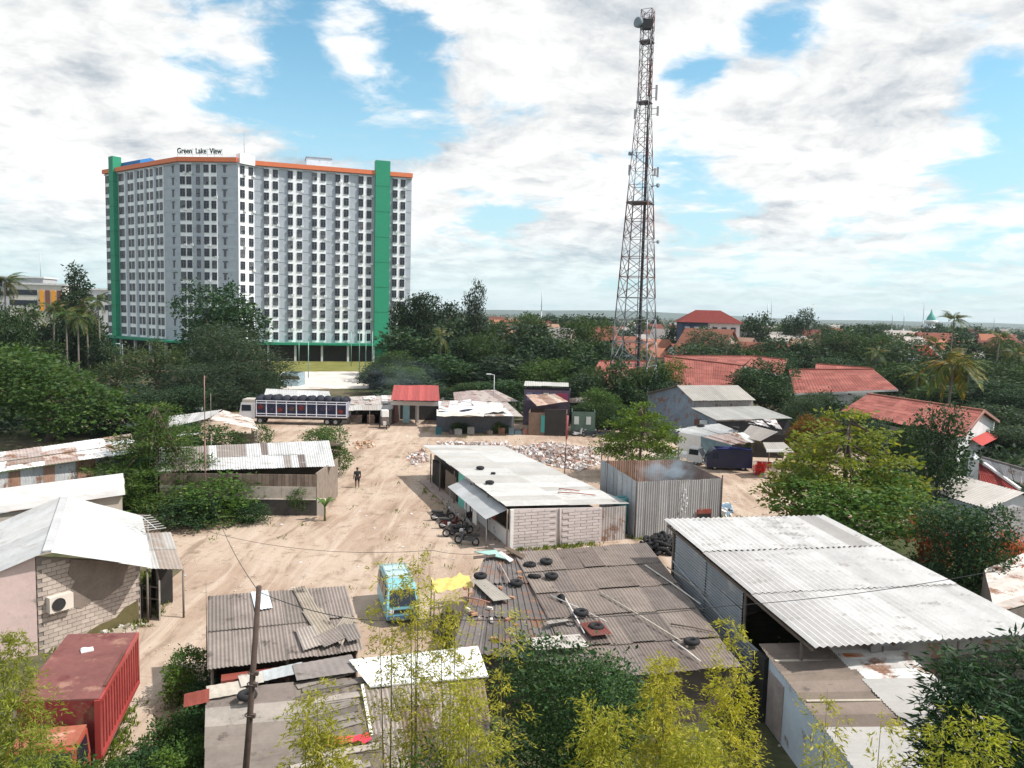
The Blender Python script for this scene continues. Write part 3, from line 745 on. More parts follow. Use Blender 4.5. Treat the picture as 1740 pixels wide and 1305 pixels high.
# -- low flat workshop roofs in front of it (fibre-cement and dark tin)
def low_roofs():
    zt, zb = 2.75, 2.35
    A, B, C_, D_ = G(872, 940, zt), G(1098, 923, zt), G(1262, 1130, zb), G(985, 1150, zb)
    root = thing('workshop_roof', 'low workshop under a brown fibre-cement roof strewn with poles and tyres', 'workshop', V3(D_, 0))
    P = lambda u, v: lerp(lerp(A, B, u), lerp(D_, C_, u), v)
    cols = ((.25, .21, .19), (.275, .235, .21), (.225, .19, .175), (.30, .26, .235), (.24, .21, .195))
    for j in range(5):
        v0, v1 = j / 5, min(1.0, (j + 1.1) / 5)
        dz = Vector((0, 0, -.03 * j))
        sheets(root, P(0, v0) + dz, P(1, v0) + dz, P(1, v1) + dz, P(0, v1) + dz, 7, 1, .155, .035, cols, ASB, seed=50 + j, jit=.045, lap=.07)
    for u in (0.02, .5, .98):
        for v in (.03, .5, .97): p = P(u, v); post(root, p, p.z - .03, .07, (.16, .12, .1))
    for (u0, v0, u1, v1) in ((.02, .02, .98, .02), (.02, .97, .98, .97), (.98, .02, .98, .97), (.02, .02, .02, .97)):
        mb = MB(); a, b = P(u0, v0), P(u1, v1); slab(mb, a, b, 0, (a.z - .15, b.z - .15), .08); mb.build('wall', WOOD, root, (.14, .11, .1))
    # dark ribbed tin roof on the left
    A2, B2, C2, D2 = G(822, 948, 2.7), G(905, 932, 2.75), G(1010, 1135, 2.4), G(768, 1100, 2.15)
    r2 = thing('dark_tin_workshop', 'low workshop with dark ribbed tin roof littered with bricks and tyres', 'workshop', V3(D2, 0))
    Q = lambda u, v: lerp(lerp(A2, B2, u), lerp(D2, C2, u), v)
    dark = ((.135, .12, .115), (.15, .135, .13), (.12, .105, .10), (.17, .15, .145))
    for j in range(3):
        v0, v1 = j / 3, min(1, (j + 1.06) / 3); dz = Vector((0, 0, -.05 - .03 * j))
        sheets(r2, Q(0, v0) + dz, Q(1, v0) + dz, Q(1, v1) + dz, Q(0, v1) + dz, 3 + j, 1, .26, .045, dark, RUSTTIN, seed=60 + j, jit=.04, rib=True)
    for (u0, v0, u1, v1) in ((.03, .03, .97, .03), (.03, .97, .97, .97), (.03, .03, .03, .97)):
        mb = MB(); a, b = Q(u0, v0), Q(u1, v1); slab(mb, a, b, 0, (a.z - .2, b.z - .2), .08); mb.build('wall', WOOD, r2, (.13, .1, .09))
    # pale sheets lying on top of the join
    for pts_, c in (([(800, 985), (822, 982), (868, 1018), (838, 1022)], (.42, .40, .36)), ([(892, 1085), (985, 1078), (1002, 1100), (910, 1106)], (.66, .63, .60)), ([(985, 1060), (1020, 1055), (1040, 1078), (1005, 1082)], (.22, .08, .07)), ([(928, 1056), (962, 1050), (966, 1056), (932, 1062)], (.40, .38, .35))):
        q = [G(x, y, 2.62) for x, y in pts_]
        sheets(r2, q[0], q[1], q[2], q[3], 1, 1, .14, .02, (c,), ASB, 'loose_sheet', seed=3)
    return P, Q
LOWP, LOWQ = low_roofs()

# -- fibre-cement shed by the pole
def grey_shed():
    A, B, C_, D_ = G(353, 1014, 3.3), G(588, 997, 3.3), G(618, 1104, 2.55), G(352, 1139, 2.55)
    root = thing('grey_roofed_shed', 'shed with grey wavy fibre-cement roof patched by odd sheets, beside the wooden pole', 'shed', V3(D_, 0))
    P = lambda u, v: lerp(lerp(A, B, u), lerp(D_, C_, u), v)
    cols = ((.30, .265, .245), (.34, .30, .275), (.275, .245, .225), (.32, .28, .26))
    for j in range(2):
        v0, v1 = j / 2, min(1, (j + 1.05) / 2); dz = Vector((0, 0, -.03 * j))
        sheets(root, P(0, v0) + dz, P(1, v0) + dz, P(1, v1) + dz, P(0, v1) + dz, 6, 1, .135, .04, cols, ASB, seed=70 + j, jit=.04)
    # odd patches
    for k, (q, c) in enumerate(((((.60, .0), (.70, -.02), (.76, .42), (.66, .45)), (.44, .39, .33)), (((.64, .40), (.78, .38), (.86, .80), (.73, .86)), (.46, .41, .34)), (((.94, .50), (.99, .60), (.86, .96), (.78, .80)), (.40, .36, .31)),
                               (((.57, .66), (.70, .64), (.74, .92), (.60, .97)), (.42, .38, .35)), (((.68, .82), (.92, .66), (.97, .84), (.74, .97)), (.35, .31, .29)), (((.86, .70), (.98, .70), (1.0, .92), (.9, .95)), (.33, .30, .28)))):
        p = [P(u, v) + Vector((0, 0, .09 + .025 * k)) for u, v in q]
        sheets(root, p[0], p[1], p[2], p[3], 1, 1, .135, .04, (c,), ASB, 'patch_sheet', seed=80 + k)
    p = [P(u, v) + Vector((0, 0, .10)) for u, v in ((.30, .02), (.42, .01), (.44, .30), (.32, .32))]
    sheets(root, *p, 1, 1, .14, .03, ((.62, .70, .76),), PAINT, 'skylight_sheet', seed=5)
    for u in (.03, .5, .96):
        for v in (.05, .93): p = P(u, v); post(root, p, p.z - .02, .06, (.26, .2, .17))
    for (u0, v0, u1, v1) in ((.03, .05, .96, .05), (.03, .05, .03, .6), (.96, .05, .96, .93)):
        mb = MB(); a, b = P(u0, v0), P(u1, v1); slab(mb, a, b, 0, (a.z - .12, b.z - .12), .07); mb.build('wall', WOOD, root, (.2, .15, .12))
    a, b = P(.10, 1.0), P(.52, 1.0); mb = MB(); mb.bar(a + Vector((0, -.25, -.35)), b + Vector((0, -.25, -.35)), .5, .22); mb.build('red_beam', PAINT, root, (.24, .06, .045))
    mb = MB(); mb.tube([P(.10, .97) - Vector((0, .1, .3)), V3(P(.06, 1.12), .1)], .05, 6); mb.build('prop_pole', WOOD, root, (.5, .42, .34))
    return P
GREYP = grey_shed()

# -- patchwork of lower roofs at the bottom of the view
def lower_sheds():
    A, B, C_, D_ = G(350, 1175, 2.2), G(640, 1148, 2.35), G(668, 1330, 1.9), G(345, 1345, 1.8)
    root = thing('patchwork_roof_shed', 'low shack roofed with weathered planks and wavy sheets below the grey shed', 'shack', V3(D_, 0))
    P = lambda u, v: lerp(lerp(A, B, u), lerp(D_, C_, u), v)
    cols = ((.30, .265, .24), (.34, .30, .27), (.26, .225, .205), (.40, .37, .34))
    for j in range(5):
        v0, v1 = j / 5, min(1, (j + 1.1) / 5)
        dz = Vector((0, 0, -.02 * j))
        sheets(root, P(0, v0) + dz, P(0, v1) + dz, P(.5, v1) + dz, P(.5, v0) + dz, 1, 1, .17, .06, cols, ASB, seed=90 + j, jit=.03)
    sheets(root, P(.48, 0), P(.98, 0), P(.98, 1), P(.48, 1), 3, 4, .3, .02, ((.20, .17, .15), (.26, .225, .2)), ASB, seed=98)
    R = random.Random(12)
    for k in range(22):
        u0 = R.uniform(.46, .62); v0 = .02 + k * .044; u1 = u0 + R.uniform(.3, .42)
        mb = MB(); mb.bar(P(u0, v0) + Vector((0, 0, .04 + .012 * (k % 3))), P(min(.98, u1), v0 - R.uniform(.03, .14)) + Vector((0, 0, .05 + .012 * (k % 3))), R.uniform(.22, .36), .025); c = R.uniform(.12, .36)
        mb.build('plank', WOOD, root, (c, c * .88, c * .79))
    for k, (q, c) in enumerate(((((.0, -.02), (.2, -.05), (.24, .10), (.02, .14)), (.52, .48, .42)), (((-.12, .06), (.02, .02), (.02, .18), (-.12, .22)), (.25, .07, .055)), (((.26, -.12), (.56, -.20), (.54, -.06), (.26, .02)), (.50, .55, .57)), (((.18, -.1), (.32, -.12), (.33, .02), (.2, .05)), (.58, .55, .50)), (((.50, -.16), (.86, -.22), (.9, .0), (.52, .04)), (.33, .30, .29)))):
        p = [P(u, v) + Vector((0, 0, .12 + .02 * k)) for u, v in q]
        sheets(root, *p, 1, 1, .3, .012, (c,), ASB, 'loose_board', seed=k)
    for u in (.02, .5, .97):
        for v in (.05, .9): p = P(u, v); post(root, p, p.z - .02, .06, (.2, .16, .13))
    for (u0, v0, u1, v1) in ((.02, .05, .97, .05), (.02, .05, .02, .95), (.97, .05, .97, .95)):
        mb = MB(); a, b = P(u0, v0), P(u1, v1); slab(mb, a, b, 0, (a.z - .12, b.z - .12), .07); mb.build('wall', WOOD, root, (.15, .12, .1))
    # white sheet roof with ribbed roof below it
    A, B, C_, D_ = G(593, 1122, 2.7), G(812, 1098, 2.8), G(830, 1150, 2.55), G(628, 1168, 2.5)
    r2 = thing('white_sheet_roof_shack', 'shack with a white sheet roof over brown ribbed roofing behind the bamboo', 'shack', V3(D_, 0))
    sheets(r2, A, B, C_, D_, 4, 1, .4, .012, ((.76, .78, .80), (.80, .81, .82)), PAINT, seed=100)
    mb = MB(); mb.bar(D_ + Vector((0, 0, .04)), C_ + Vector((0, 0, .04)), .12, .05); mb.build('edge_trim', PAINT, r2, (.72, .73, .74))
    A, B, C_, D_ = G(618, 1166, 2.42), G(822, 1152, 2.45), G(850, 1335, 1.75), G(648, 1330, 1.75)
    P = lambda u, v: lerp(lerp(A, B, u), lerp(D_, C_, u), v)
    brown = ((.26, .20, .17), (.23, .175, .15), (.42, .38, .34), (.36, .32, .29), (.22, .17, .15))
    for j in range(2): sheets(r2, P(0, j * .5), P(1, j * .5), P(1, min(1, j * .5 + .54)), P(0, min(1, j * .5 + .54)), 4, 1, .15, .045, brown, ASB, seed=110 + j, jit=.04, rib=False)
    p = [P(u, v) + Vector((0, 0, .08)) for u, v in ((.20, -.02), (.55, -.02), (.58, .28), (.24, .30))]; sheets(r2, *p, 1, 1, .14, .04, ((.44, .40, .35),), ASB, 'patch_sheet', seed=4)
    mb = MB(); mb.bar(P(0, 0) + Vector((-.05, 0, .06)), P(0, 1) + Vector((-.05, 0, .06)), .1, .05); mb.build('edge_trim', PAINT, r2, (.66, .62, .58))
    for (u0, v0, u1, v1) in ((.02, .02, .98, .02), (.02, .02, .02, .98), (.98, .02, .98, .98)):
        mb = MB(); a, b = P(u0, v0), P(u1, v1); slab(mb, a, b, 0, (a.z - .1, b.z - .1), .07); mb.build('wall', WOOD, r2, (.16, .12, .1))
lower_sheds()

# -- white-walled building at lower right
def white_building():
    zt = 2.75
    A, B, C_, D_ = G(1288, 1096, zt), G(1505, 1092, zt + .1), G(1800, 1330, zt - .3), G(1470, 1330, zt - .4)
    a, b = V3(A, 0), V3(D_, 0)
    root = thing('white_walled_building', 'long building with pale blue-white wall and worn brown and grey roof at lower right', 'building', V3(D_, 0))
    P = lambda u, v: lerp(lerp(A, B, u), lerp(D_, C_, u), v)
    brown = ((.28, .235, .20), (.31, .26, .225), (.25, .21, .185)); pale = ((.56, .54, .52), (.50, .48, .46), (.60, .585, .57))
    for j in range(6):
        v0, v1 = j / 6, min(1, (j + 1.06) / 6)
        for h in range(2):
            u0, u1 = h * .5, h * .5 + .52
            c = brown if (h == 0 and j < 4) else pale
            if h == 1 and j == 0: c = ((.46, .42, .39), (.58, .55, .52))
            dz = Vector((0, 0, .06 * h - .01 * j))
            sheets(root, P(u0, v0) + dz, P(u0, v1) + dz, P(u1, v1) + dz, P(u1, v0) + dz, 2, 1, .17, .05, c, ASB if c is brown else RUSTTIN if j < 2 else TIN, seed=120 + j * 2 + h, jit=.04)
    for v in (.17, .50):
        mb = MB(); mb.bar(P(.02, v) + Vector((0, 0, .08)), P(.5, v) + Vector((0, 0, .08)), .12, .03); mb.build('roof_batten', WOOD, root, (.46, .41, .34))
    mb = MB(); mb.box(P(.62, .14) + Vector((0, 0, .13)), (.75, .28, .02), .1); mb.build('rust_patch_sheet', RUSTTIN, root, (.52, .17, .05))
    wa, wb = P(.04, .10), P(.035, 1.0)
    mb = MB(); slab(mb, wa, wb, 0, (wa.z - .12, wb.z - .12), .16); mb.build('front_wall', PLASTER, root, (.60, .66, .74))
    d = (wb - wa); n = Vector((d.y, -d.x, 0)).normalized(); n = n if n.x < 0 else -n
    p, q = wa + d * .02 + n * .1, wa + d * .20 + n * .1
    mb = MB(); slab(mb, p, q, .1, 2.2, .08); mb.build('door', WOOD, root, (.36, .30, .28))
    p, q = wa - d * .10 + n * .3, wa - d * .005 + n * .1
    mb = MB(); slab(mb, p, q, 0, 2.55, .3); mb.build('black_shutter', BLACKV, root)
    c2 = P(.97, .02); mb = MB(); slab(mb, wa, c2, 0, (wa.z - .1, c2.z - .1), .1); mb.build('back_wall', PLASTER, root, (.4, .38, .36))
    c3 = P(.97, .99); mb = MB(); slab(mb, c2, c3, 0, (c2.z - .1, c3.z - .1), .1); mb.build('right_wall', PLASTER, root, (.45, .43, .42))
    # dark lean-to roof right of it, under the big eave
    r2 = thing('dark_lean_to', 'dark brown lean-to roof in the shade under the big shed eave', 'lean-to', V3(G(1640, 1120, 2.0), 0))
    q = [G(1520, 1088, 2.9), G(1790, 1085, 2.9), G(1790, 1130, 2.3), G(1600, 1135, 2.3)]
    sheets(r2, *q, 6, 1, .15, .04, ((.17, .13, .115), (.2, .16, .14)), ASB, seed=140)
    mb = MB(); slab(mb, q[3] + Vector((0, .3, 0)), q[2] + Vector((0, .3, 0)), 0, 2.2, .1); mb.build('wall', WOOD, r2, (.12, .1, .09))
white_building()

# -- sheds on the far right edge
def right_edge():
    # pale ribbed roof at the frame edge
    q = [G(1672, 968, 2.9), G(1800, 915, 3.1), G(1800, 1010, 2.6), G(1690, 1040, 2.6)]
    r = thing('edge_shed', 'shed with greyish ribbed tin roof cut by the right frame edge', 'shed', V3(q[3], 0))
    for j in range(2):
        a, b = lerp(q[0], q[3], j * .5), lerp(q[1], q[2], j * .5); c, d = lerp(q[1], q[2], j * .5 + .52), lerp(q[0], q[3], j * .5 + .52)
        sheets(r, a, d, c, b, 3, 1, .2, .035, ((.48, .43, .40), (.54, .49, .46), (.42, .37, .34)), RUSTTIN, seed=150 + j)
    for a, b in ((q[0], q[1]), (q[0], q[3]), (q[3], q[2])): mb = MB(); slab(mb, a, b, 0, (a.z - .1, b.z - .1), .08); mb.build('wall', WOOD, r, (.2, .17, .15))
    # grey block house with gable toward the viewer
    z1, z2 = 2.6, 3.7
    a, b = V3(G(1678, 910, 0), 0), V3(G(1775, 905, 0), 0); e = b - a
    r = thing('block_house', 'small grey block house with a pale corrugated roof near the right edge', 'house', a)
    el = G(1681, 866, 2.7); rid = G(1740, 838, 3.7); er = Vector((2 * rid.x - el.x, 2 * rid.y - el.y, 2.7))
    sh = G(1629, 808, 3.7) - rid; sh.z = 0
    c = ((.70, .65, .61), (.62, .56, .52), (.76, .71, .67))
    sheets(r, rid + sh, rid, el, el + sh, 7, 1, .3, .05, c, TIN, seed=160); sheets(r, rid, rid + sh, er + sh, er, 7, 1, .3, .05, c, TIN, seed=161)
    f0, f1 = V3(el, 0) + sh * .06, V3(er, 0) + sh * .06
    mb = MB(); slab(mb, f0, f1, 0, 2.65, .16); w = mb.build('front_wall', mat('grey_block_wall', (.34, .32, .33), .95, .15, 1., bump=.5, bscale=4), r)
    R = random.Random(3); d = (f1 - f0).normalized(); n = Vector((d.y, -d.x, 0)); L = (f1 - f0).length
    for row in range(12):
        for k in range(int(L / .42) + 1):
            x = k * .42 + (row % 2) * .21 + .2
            if x > L - .2: continue
            p = f0 + d * x + n * .085; mb = MB(); mb.box((p.x, p.y, row * .215 + .12), (.39, .04 + R.uniform(0, .015), .185), math.atan2(d.y, d.x)); s = R.uniform(.82, 1.1); mb.build('block', PLASTER, w, (.40 * s, .37 * s, .375 * s))
    mb = MB(); mb.prism([V3(f0, 2.65), V3(f1, 2.65), V3((f0 + f1) / 2, 3.55)], n * .06, n * -.06); mb.build('gable', PLASTER, r, (.55, .54, .56))
    mb = MB(); slab(mb, f0, f0 + sh * .9, 0, 2.65, .14); mb.build('side_wall', PLASTER, r, (.35, .42, .46))
    # small red roof with white parapet
    p0 = V3(G(1652, 838, 0), 0)
    r = thing('red_roof_house', 'little house with red tiled roof and white gable post at right edge', 'house', p0)
    q = [G(1664, 786, 4.3), G(1671, 790, 4.3), G(1732, 834, 3.0), G(1664, 826, 3.0)]
    sheets(r, *q, 6, 2, .25, .05, ((.30, .06, .055), (.34, .08, .07), (.27, .055, .05)), ASB, 'tile_row', seed=170)
    mb = MB(); mb.bar(q[1] + Vector((.1, .1, .1)), q[2] + Vector((.1, .1, .1)), .25, .22); mb.build('white_coping', PLASTER, r, (.66, .65, .66))
    p = V3(q[0] + Vector((-.4, .1, 0)), 0); mb = MB(); mb.box((p.x, p.y, 2.3), (.55, .55, 4.6)); mb.add([(p.x - .35, p.y - .35, 4.6), (p.x + .35, p.y - .35, 4.6), (p.x + .35, p.y + .35, 4.6), (p.x - .35, p.y + .35, 4.6), (p.x, p.y, 5.1)], [(0, 1, 4), (1, 2, 4), (2, 3, 4), (3, 0, 4)]); mb.build('white_gable_post', PLASTER, r, (.62, .63, .66))
    q2 = [G(1668, 780, 4.5), G(1790, 815, 4.5), G(1790, 850, 3.2), G(1680, 796, 4.0)]
    sheets(r, *q2, 7, 1, .3, .06, ((.42, .40, .40), (.34, .31, .31), (.52, .50, .50)), RUSTTIN, 'roof_sheet', seed=171, jit=.12)
    mb = MB(); mb.bar(q2[0] + Vector((0, 0, .15)), q2[1] + Vector((0, 0, .15)), .15, .15); mb.build('ridge_cap', WOOD, r, (.15, .13, .13))
    mb = MB(); slab(mb, V3(q[3]) + Vector((0, .3, 0)), V3(q[2]) + Vector((0, .3, 0)), 0, 2.7, .15); mb.build('front_wall', PLASTER, r, (.4, .38, .38))
right_edge()

# -- block house with the air conditioner on the left
def ac_house():
    zr, ze = 4.7, 3.15
    Rn, Rf = G(80, 938, zr), G(110, 843, zr); En, Ef = G(257, 966, ze), G(240, 878, ze)
    wl_, wr_ = V3(G(65, 1112), 0), V3(G(237, 1056), 0)
    root = thing('block_house', 'grey block house with white corrugated roof and air conditioner on its gable', 'house', wr_)
    w = ((.76, .77, .78), (.72, .73, .74), (.79, .79, .79)); 
    for j in range(3):
        a, b = lerp(Rn, En, j / 3), lerp(Rf, Ef, j / 3); c, d = lerp(Rf, Ef, min(1, (j + 1.04) / 3)), lerp(Rn, En, min(1, (j + 1.04) / 3))
        sheets(root, b, a, d, c, 6, 1, .24, .06, w, TIN, seed=180 + j, jit=.02)
    Ln, Lf = G(-25, 1065, 2.7), G(-140, 870, 2.7)
    Rm = lerp(Rn, Rf, 0)
    Lx = Rn + Vector((-4.6, -1.4, -2.1)); Lxf = Rf + Vector((-4.6, -1.4, -2.1))
    for j in range(2):
        a, b = lerp(Rn, Lx, j / 2), lerp(Rf, Lxf, j / 2); c, d = lerp(Rf, Lxf, min(1, (j + 1.04) / 2)), lerp(Rn, Lx, min(1, (j + 1.04) / 2))
        sheets(root, a, b, c, d, 7, 1, .22, .06, w, TIN, seed=184 + j, jit=.02)
    mb = MB(); mb.bar(Rn + Vector((0, 0, .05)), Rf + Vector((0, 0, .05)), .35, .05); mb.build('ridge_cap', TIN, root, (.74, .75, .76))
    # gable wall of blocks with a render patch
    d = (wr_ - wl_).normalized(); n = Vector((d.y, -d.x, 0)); L = (wr_ - wl_).length; ang = math.atan2(d.y, d.x)
    top = lambda x: lerp(4.42, 3.02, max(0, min(1, x / L)))
    mb = MB(); slab(mb, wl_, wr_, 0, (top(0), top(L)), .16); wall = mb.build('gable_wall', PLASTER, root, (.22, .19, .17))
    R = random.Random(2); bl = {}
    def bmesh_(wd):
        if wd not in bl:
            m_ = MB(); m_.box((0, 0, 0), (wd, .07, .175)); bl[wd] = m_.mesh('block'); bl[wd].materials.append(PLASTER)
        return bl[wd]
    for row in range(23):
        for k in range(int(L / .4) + 2):
            x = k * .40 + (row % 2) * .20
            z = row * .20 + .1
            wd = .385
            if x < .2 or x > L - .19: continue
            if z + .1 > top(x + .2): continue
            p = wl_ + d * x + n * (.075 + R.uniform(0, .012)); o = put('block', bmesh_(wd), wall); s = R.uniform(.85, 1.12)
            o.location = Vector((p.x, p.y, z)) - wl(root); o.rotation_euler = (0, 0, ang); o.color = (.42 * s, .355 * s, .31 * s, 1)
    # render patch: irregular coat on the blocks
    prof = [(1.75, 4.0), (1.55, 3.3), (1.9, 2.9), (1.6, 2.4), (1.7, 1.75), (2.2, 1.55), (2.9, 1.75), (3.4, 1.65), (4.0, 1.9), (4.55, 2.1), (4.7, 2.6), (4.95, 3.0), (4.85, 3.2)]
    kx = L / 5.6
    pts_ = [wl_ + d * (x * kx) + n * .09 + Vector((0, 0, min(z, top(x * kx) - .04))) for x, z in prof]
    mb = MB(); mb.prism([pts_[0]] + pts_[1:], n * .045, n * 0); mb.build('render_patch', mat('rough_render', (.205, .17, .145), .97, .25, 1.4, bump=.4), wall)
    mb = MB(); moss = [(2.6, .0), (2.5, .35), (3.3, .55), (4.1, .6), (4.6, .95), (5.45, 1.15), (5.5, .0)]
    mb.prism([wl_ + d * (x * kx) + n * .09 + Vector((0, 0, z)) for x, z in moss], n * .05, n * 0); mb.build('mossy_footing', mat('mossy_render', (.13, .11, .05), .97, .35, 1.2, stain=((.25, .21, .16), .4, 1.)), wall)
    # plastered pink wall turning left
    pl = wl_ + Vector((-4.3, -2.0, 0)); mb = MB(); slab(mb, pl, wl_, 0, (2.4, 4.45), .16); mb.build('pink_wall', PLASTER, root, (.66, .50, .47))
    # far and side walls
    bkr = V3(Ef, 0) + Vector((-.8, -.3, 0)); mb = MB(); slab(mb, wr_, bkr, 0, 3.0, .14); mb.build('side_wall', PLASTER, root, (.3, .27, .25))
    # air conditioner with its bracket
    ac = thing('air_conditioner', 'white air-conditioner outdoor unit mounted on the block gable', 'air conditioner', wl_ + d * .95 * kx + n * .12 + Vector((0, 0, 1.55)), ang)
    mb = MB(); mb.bb((-.45, -.34, .28), (.55, 0, .98)); mb.build('casing', PAINT, ac, (.62, .56, .50), local=True)
    mb = MB(); mb.tube([(-.08, -.345, .62), (-.08, -.37, .62)], [.27, .25], 18); mb.torus((-.08, -.37, .62), .27, .02, 18, 5, (0, 1, 0)); mb.build('fan_grille', TRIM, ac, local=True)
    for x in (-.3, .35):
        mb = MB(); mb.bar((x, -.36, .25), (x, 0, .25), .05); mb.bar((x, 0, .0), (x, 0, .28), .05); mb.build('bracket', METAL, ac, (.3, .28, .26), local=True)
    # lean-to awning on the right and clutter frame below it
    q = [G(236, 908, 2.9), G(290, 905, 2.75), G(311, 968, 2.45), G(250, 966, 2.7)]
    sheets(root, q[0], q[1], q[2], q[3], 3, 2, .2, .03, ((.66, .65, .63), (.58, .55, .52), (.46, .38, .33)), TIN, 'awning_sheet', seed=190, jit=.03)
    for p in (q[1], q[2], q[3]): post(root, p, p.z - .02, .05, (.2, .17, .15))
    mb = MB(); slab(mb, V3(G(272, 1055), 0), V3(G(262, 1010), 0), 0, 2.0, .07); mb.build('leaning_door', WOOD, root, (.40, .37, .34))
    mb = MB(); slab(mb, V3(G(240, 1040), 0) + Vector((.2, .8, 0)), V3(G(272, 1040), 0) + Vector((0, 1.4, 0)), 0, 2.4, .2); mb.build('dark_curtain', BLACKV, root)
    for x in (242, 256, 268): post(root, V3(G(x, 1050), 0), 1.7, .04, (.10, .09, .08))
    mb = MB(); mb.bar(V3(G(240, 1048), 1.0), V3(G(270, 1052), 1.0), .05); mb.bar(V3(G(240, 1048), 1.6), V3(G(270, 1052), 1.6), .05); mb.build('rack_rail', WOOD, root, (.2, .17, .14))
ac_house()

def left_houses():
    # roof and boarded wall behind it
    q = [G(-60, 838, 3.9), G(205, 805, 3.6), G(208, 842, 3.0), G(-60, 880, 3.1)]
    r = thing('pale_roof_house', 'house with plain pale sheet roof between the patched roof and the block house', 'house', V3(q[3], 0))
    for j in range(2):
        a, b = lerp(q[0], q[3], j / 2), lerp(q[1], q[2], j / 2); c, d = lerp(q[1], q[2], min(1, (j + 1.05) / 2)), lerp(q[0], q[3], min(1, (j + 1.05) / 2))
        sheets(r, a, d, c, b, 2, 1, .26, .06, ((.70, .69, .69), (.66, .65, .65)), TIN, seed=200 + j)
    mb = MB(); slab(mb, q[3] + Vector((0, .4, 0)), q[2] + Vector((-.3, .4, 0)), 0, 2.95, .15); mb.build('front_wall', PLASTER, r, (.36, .32, .28))
    mb = MB(); slab(mb, q[2] + Vector((-.3, .4, 0)), q[1] + Vector((-.3, 0, 0)), 0, (2.95, 3.4), .15); mb.build('side_wall', PLASTER, r, (.4, .37, .33))
    # patchwork tin roof
    q = [G(-60, 778, 4.9), G(222, 738, 4.6), G(238, 768, 4.0), G(-60, 810, 4.2)]
    r = thing('patched_tin_house', 'long house with patchwork rusty and white tin roof under the big round tree', 'house', V3(q[3], 0))
    cols = ((.40, .33, .30), (.62, .62, .63), (.30, .23, .20), (.55, .53, .52), (.70, .71, .72), (.36, .30, .28))
    for j in range(4):
        a, b = lerp(q[0], q[3], j / 4), lerp(q[1], q[2], j / 4); c, d = lerp(q[1], q[2], min(1, (j + 1.08) / 4)), lerp(q[0], q[3], min(1, (j + 1.08) / 4))
        sheets(r, a + Vector((0, 0, -.02 * j)), b + Vector((0, 0, -.02 * j)), c + Vector((0, 0, -.02 * j)), d + Vector((0, 0, -.02 * j)), 5, 1, .25, .03, cols, RUSTTIN, seed=210 + j, jit=.05)
    w0, w1 = V3(q[3] + Vector((0, .5, 0)), 0), V3(q[2] + Vector((-.8, .5, 0)), 0)
    sheets(r, V3(w0, 4.0), V3(w1, 3.85), V3(w1, 0), V3(w0, 0), 15, 1, .2, .03, ((.40, .41, .43), (.46, .47, .48), (.30, .18, .13), (.30, .31, .34), (.44, .45, .46)), RUSTTIN, 'wall_sheet', seed=215)
    mb = MB(); slab(mb, w1 + Vector((.05, 0, 0)), w1 + Vector((.9, 1.6, 0)), 0, 3.8, .12); mb.build('green_board', PAINT, r, (.06, .25, .17))
    mb = MB(); p = G(262, 745, 4.7); 
    # television aerial
    base = V3(G(252, 925, 2.6), 2.6)
    t = thing('tv_aerial', 'television aerial of parallel metal rods beside the block house roof', 'antenna', base)
    mb = MB(); mb.tube([base, base + Vector((0, 0, 1.25))], .02, 5); mb.build('mast', METAL, t, (.5, .5, .5))
    o = base + Vector((0, 0, 1.2)); mb = MB(); mb.bar(o + Vector((-.5, .3, .25)), o + Vector((.6, -.3, -.25)), .03); mb.build('boom', METAL, t, (.6, .6, .6))
    for k in range(7):
        p = lerp(o + Vector((-.5, .3, .25)), o + Vector((.6, -.3, -.25)), k / 6); mb = MB(); mb.bar(p + Vector((-.3, -.45, .05)), p + Vector((.3, .45, -.05)), .025); mb.build('rod', METAL, t, (.6, .6, .6))
    # long shed with the white patched roof
    zr, ze = 4.1, 3.1
    q = [G(262, 762, zr), G(559, 749, zr), G(569, 793, ze), G(262, 803, ze)]
    r = thing('boarded_shed', 'long boarded shed with patched white sheet roof facing the yard', 'shed', V3(G(535, 878), 0))
    browns = (.33, .28, .25)
    def pk(i, j):
        if j == 0: return (.40, .35, .32) if i in (4, 5, 6, 8, 9, 10, 11) else ((.25, .2, .18) if i == 14 else None)
        return (.38, .33, .30) if i in (2, 3, 4, 5, 6) else ((.42, .38, .35) if i == 17 else ((.27, .22, .20) if i == 19 else None))
    for j in range(2):
        a, b = lerp(q[0], q[3], j / 2), lerp(q[1], q[2], j / 2); c, d = lerp(q[1], q[2], min(1, (j + 1.04) / 2)), lerp(q[0], q[3], min(1, (j + 1.04) / 2))
        sheets(r, a, b, c, d, 24, 1, .2, .045, ((.76, .77, .78), (.79, .80, .80), (.73, .74, .75)), TIN, seed=220 + j, jit=.03, pick=lambda i, jj, j=j: pk(i, j))
    qb = [q[0], q[1], q[1] + Vector((.4, 4.2, -1.2)), q[0] + Vector((.4, 4.2, -1.2))]
    sheets(r, *qb, 12, 1, .2, .03, ((.66, .66, .66),), TIN, seed=223)
    w0, w1 = V3(q[3] + Vector((.4, .5, 0)), 0), V3(G(537, 876, 0), 0)
    w0 = V3(Vector((w0.x, w1.y - (w1.x - w0.x) * .06, 0)), 0)
    R = random.Random(6); d = w1 - w0; L = d.length; dn = d.normalized(); n = Vector((dn.y, -dn.x, 0)); ang = math.atan2(dn.y, dn.x)
    mb = MB(); slab(mb, w0, w1, 0, 1.3, .16); mb.build('lower_wall', WOOD, r, (.08, .075, .07))
    nb = int(L / .28)
    for k in range(nb):
        p = w0 + dn * ((k + .5) * L / nb); s = R.uniform(.75, 1.2); mb = MB(); mb.box((p.x, p.y, 2.62), (L / nb - .02, .06, .95), ang); mb.build('wall_board', WOOD, r, (.20 * s, .155 * s, .125 * s))
    np_ = int(L / 1.2)
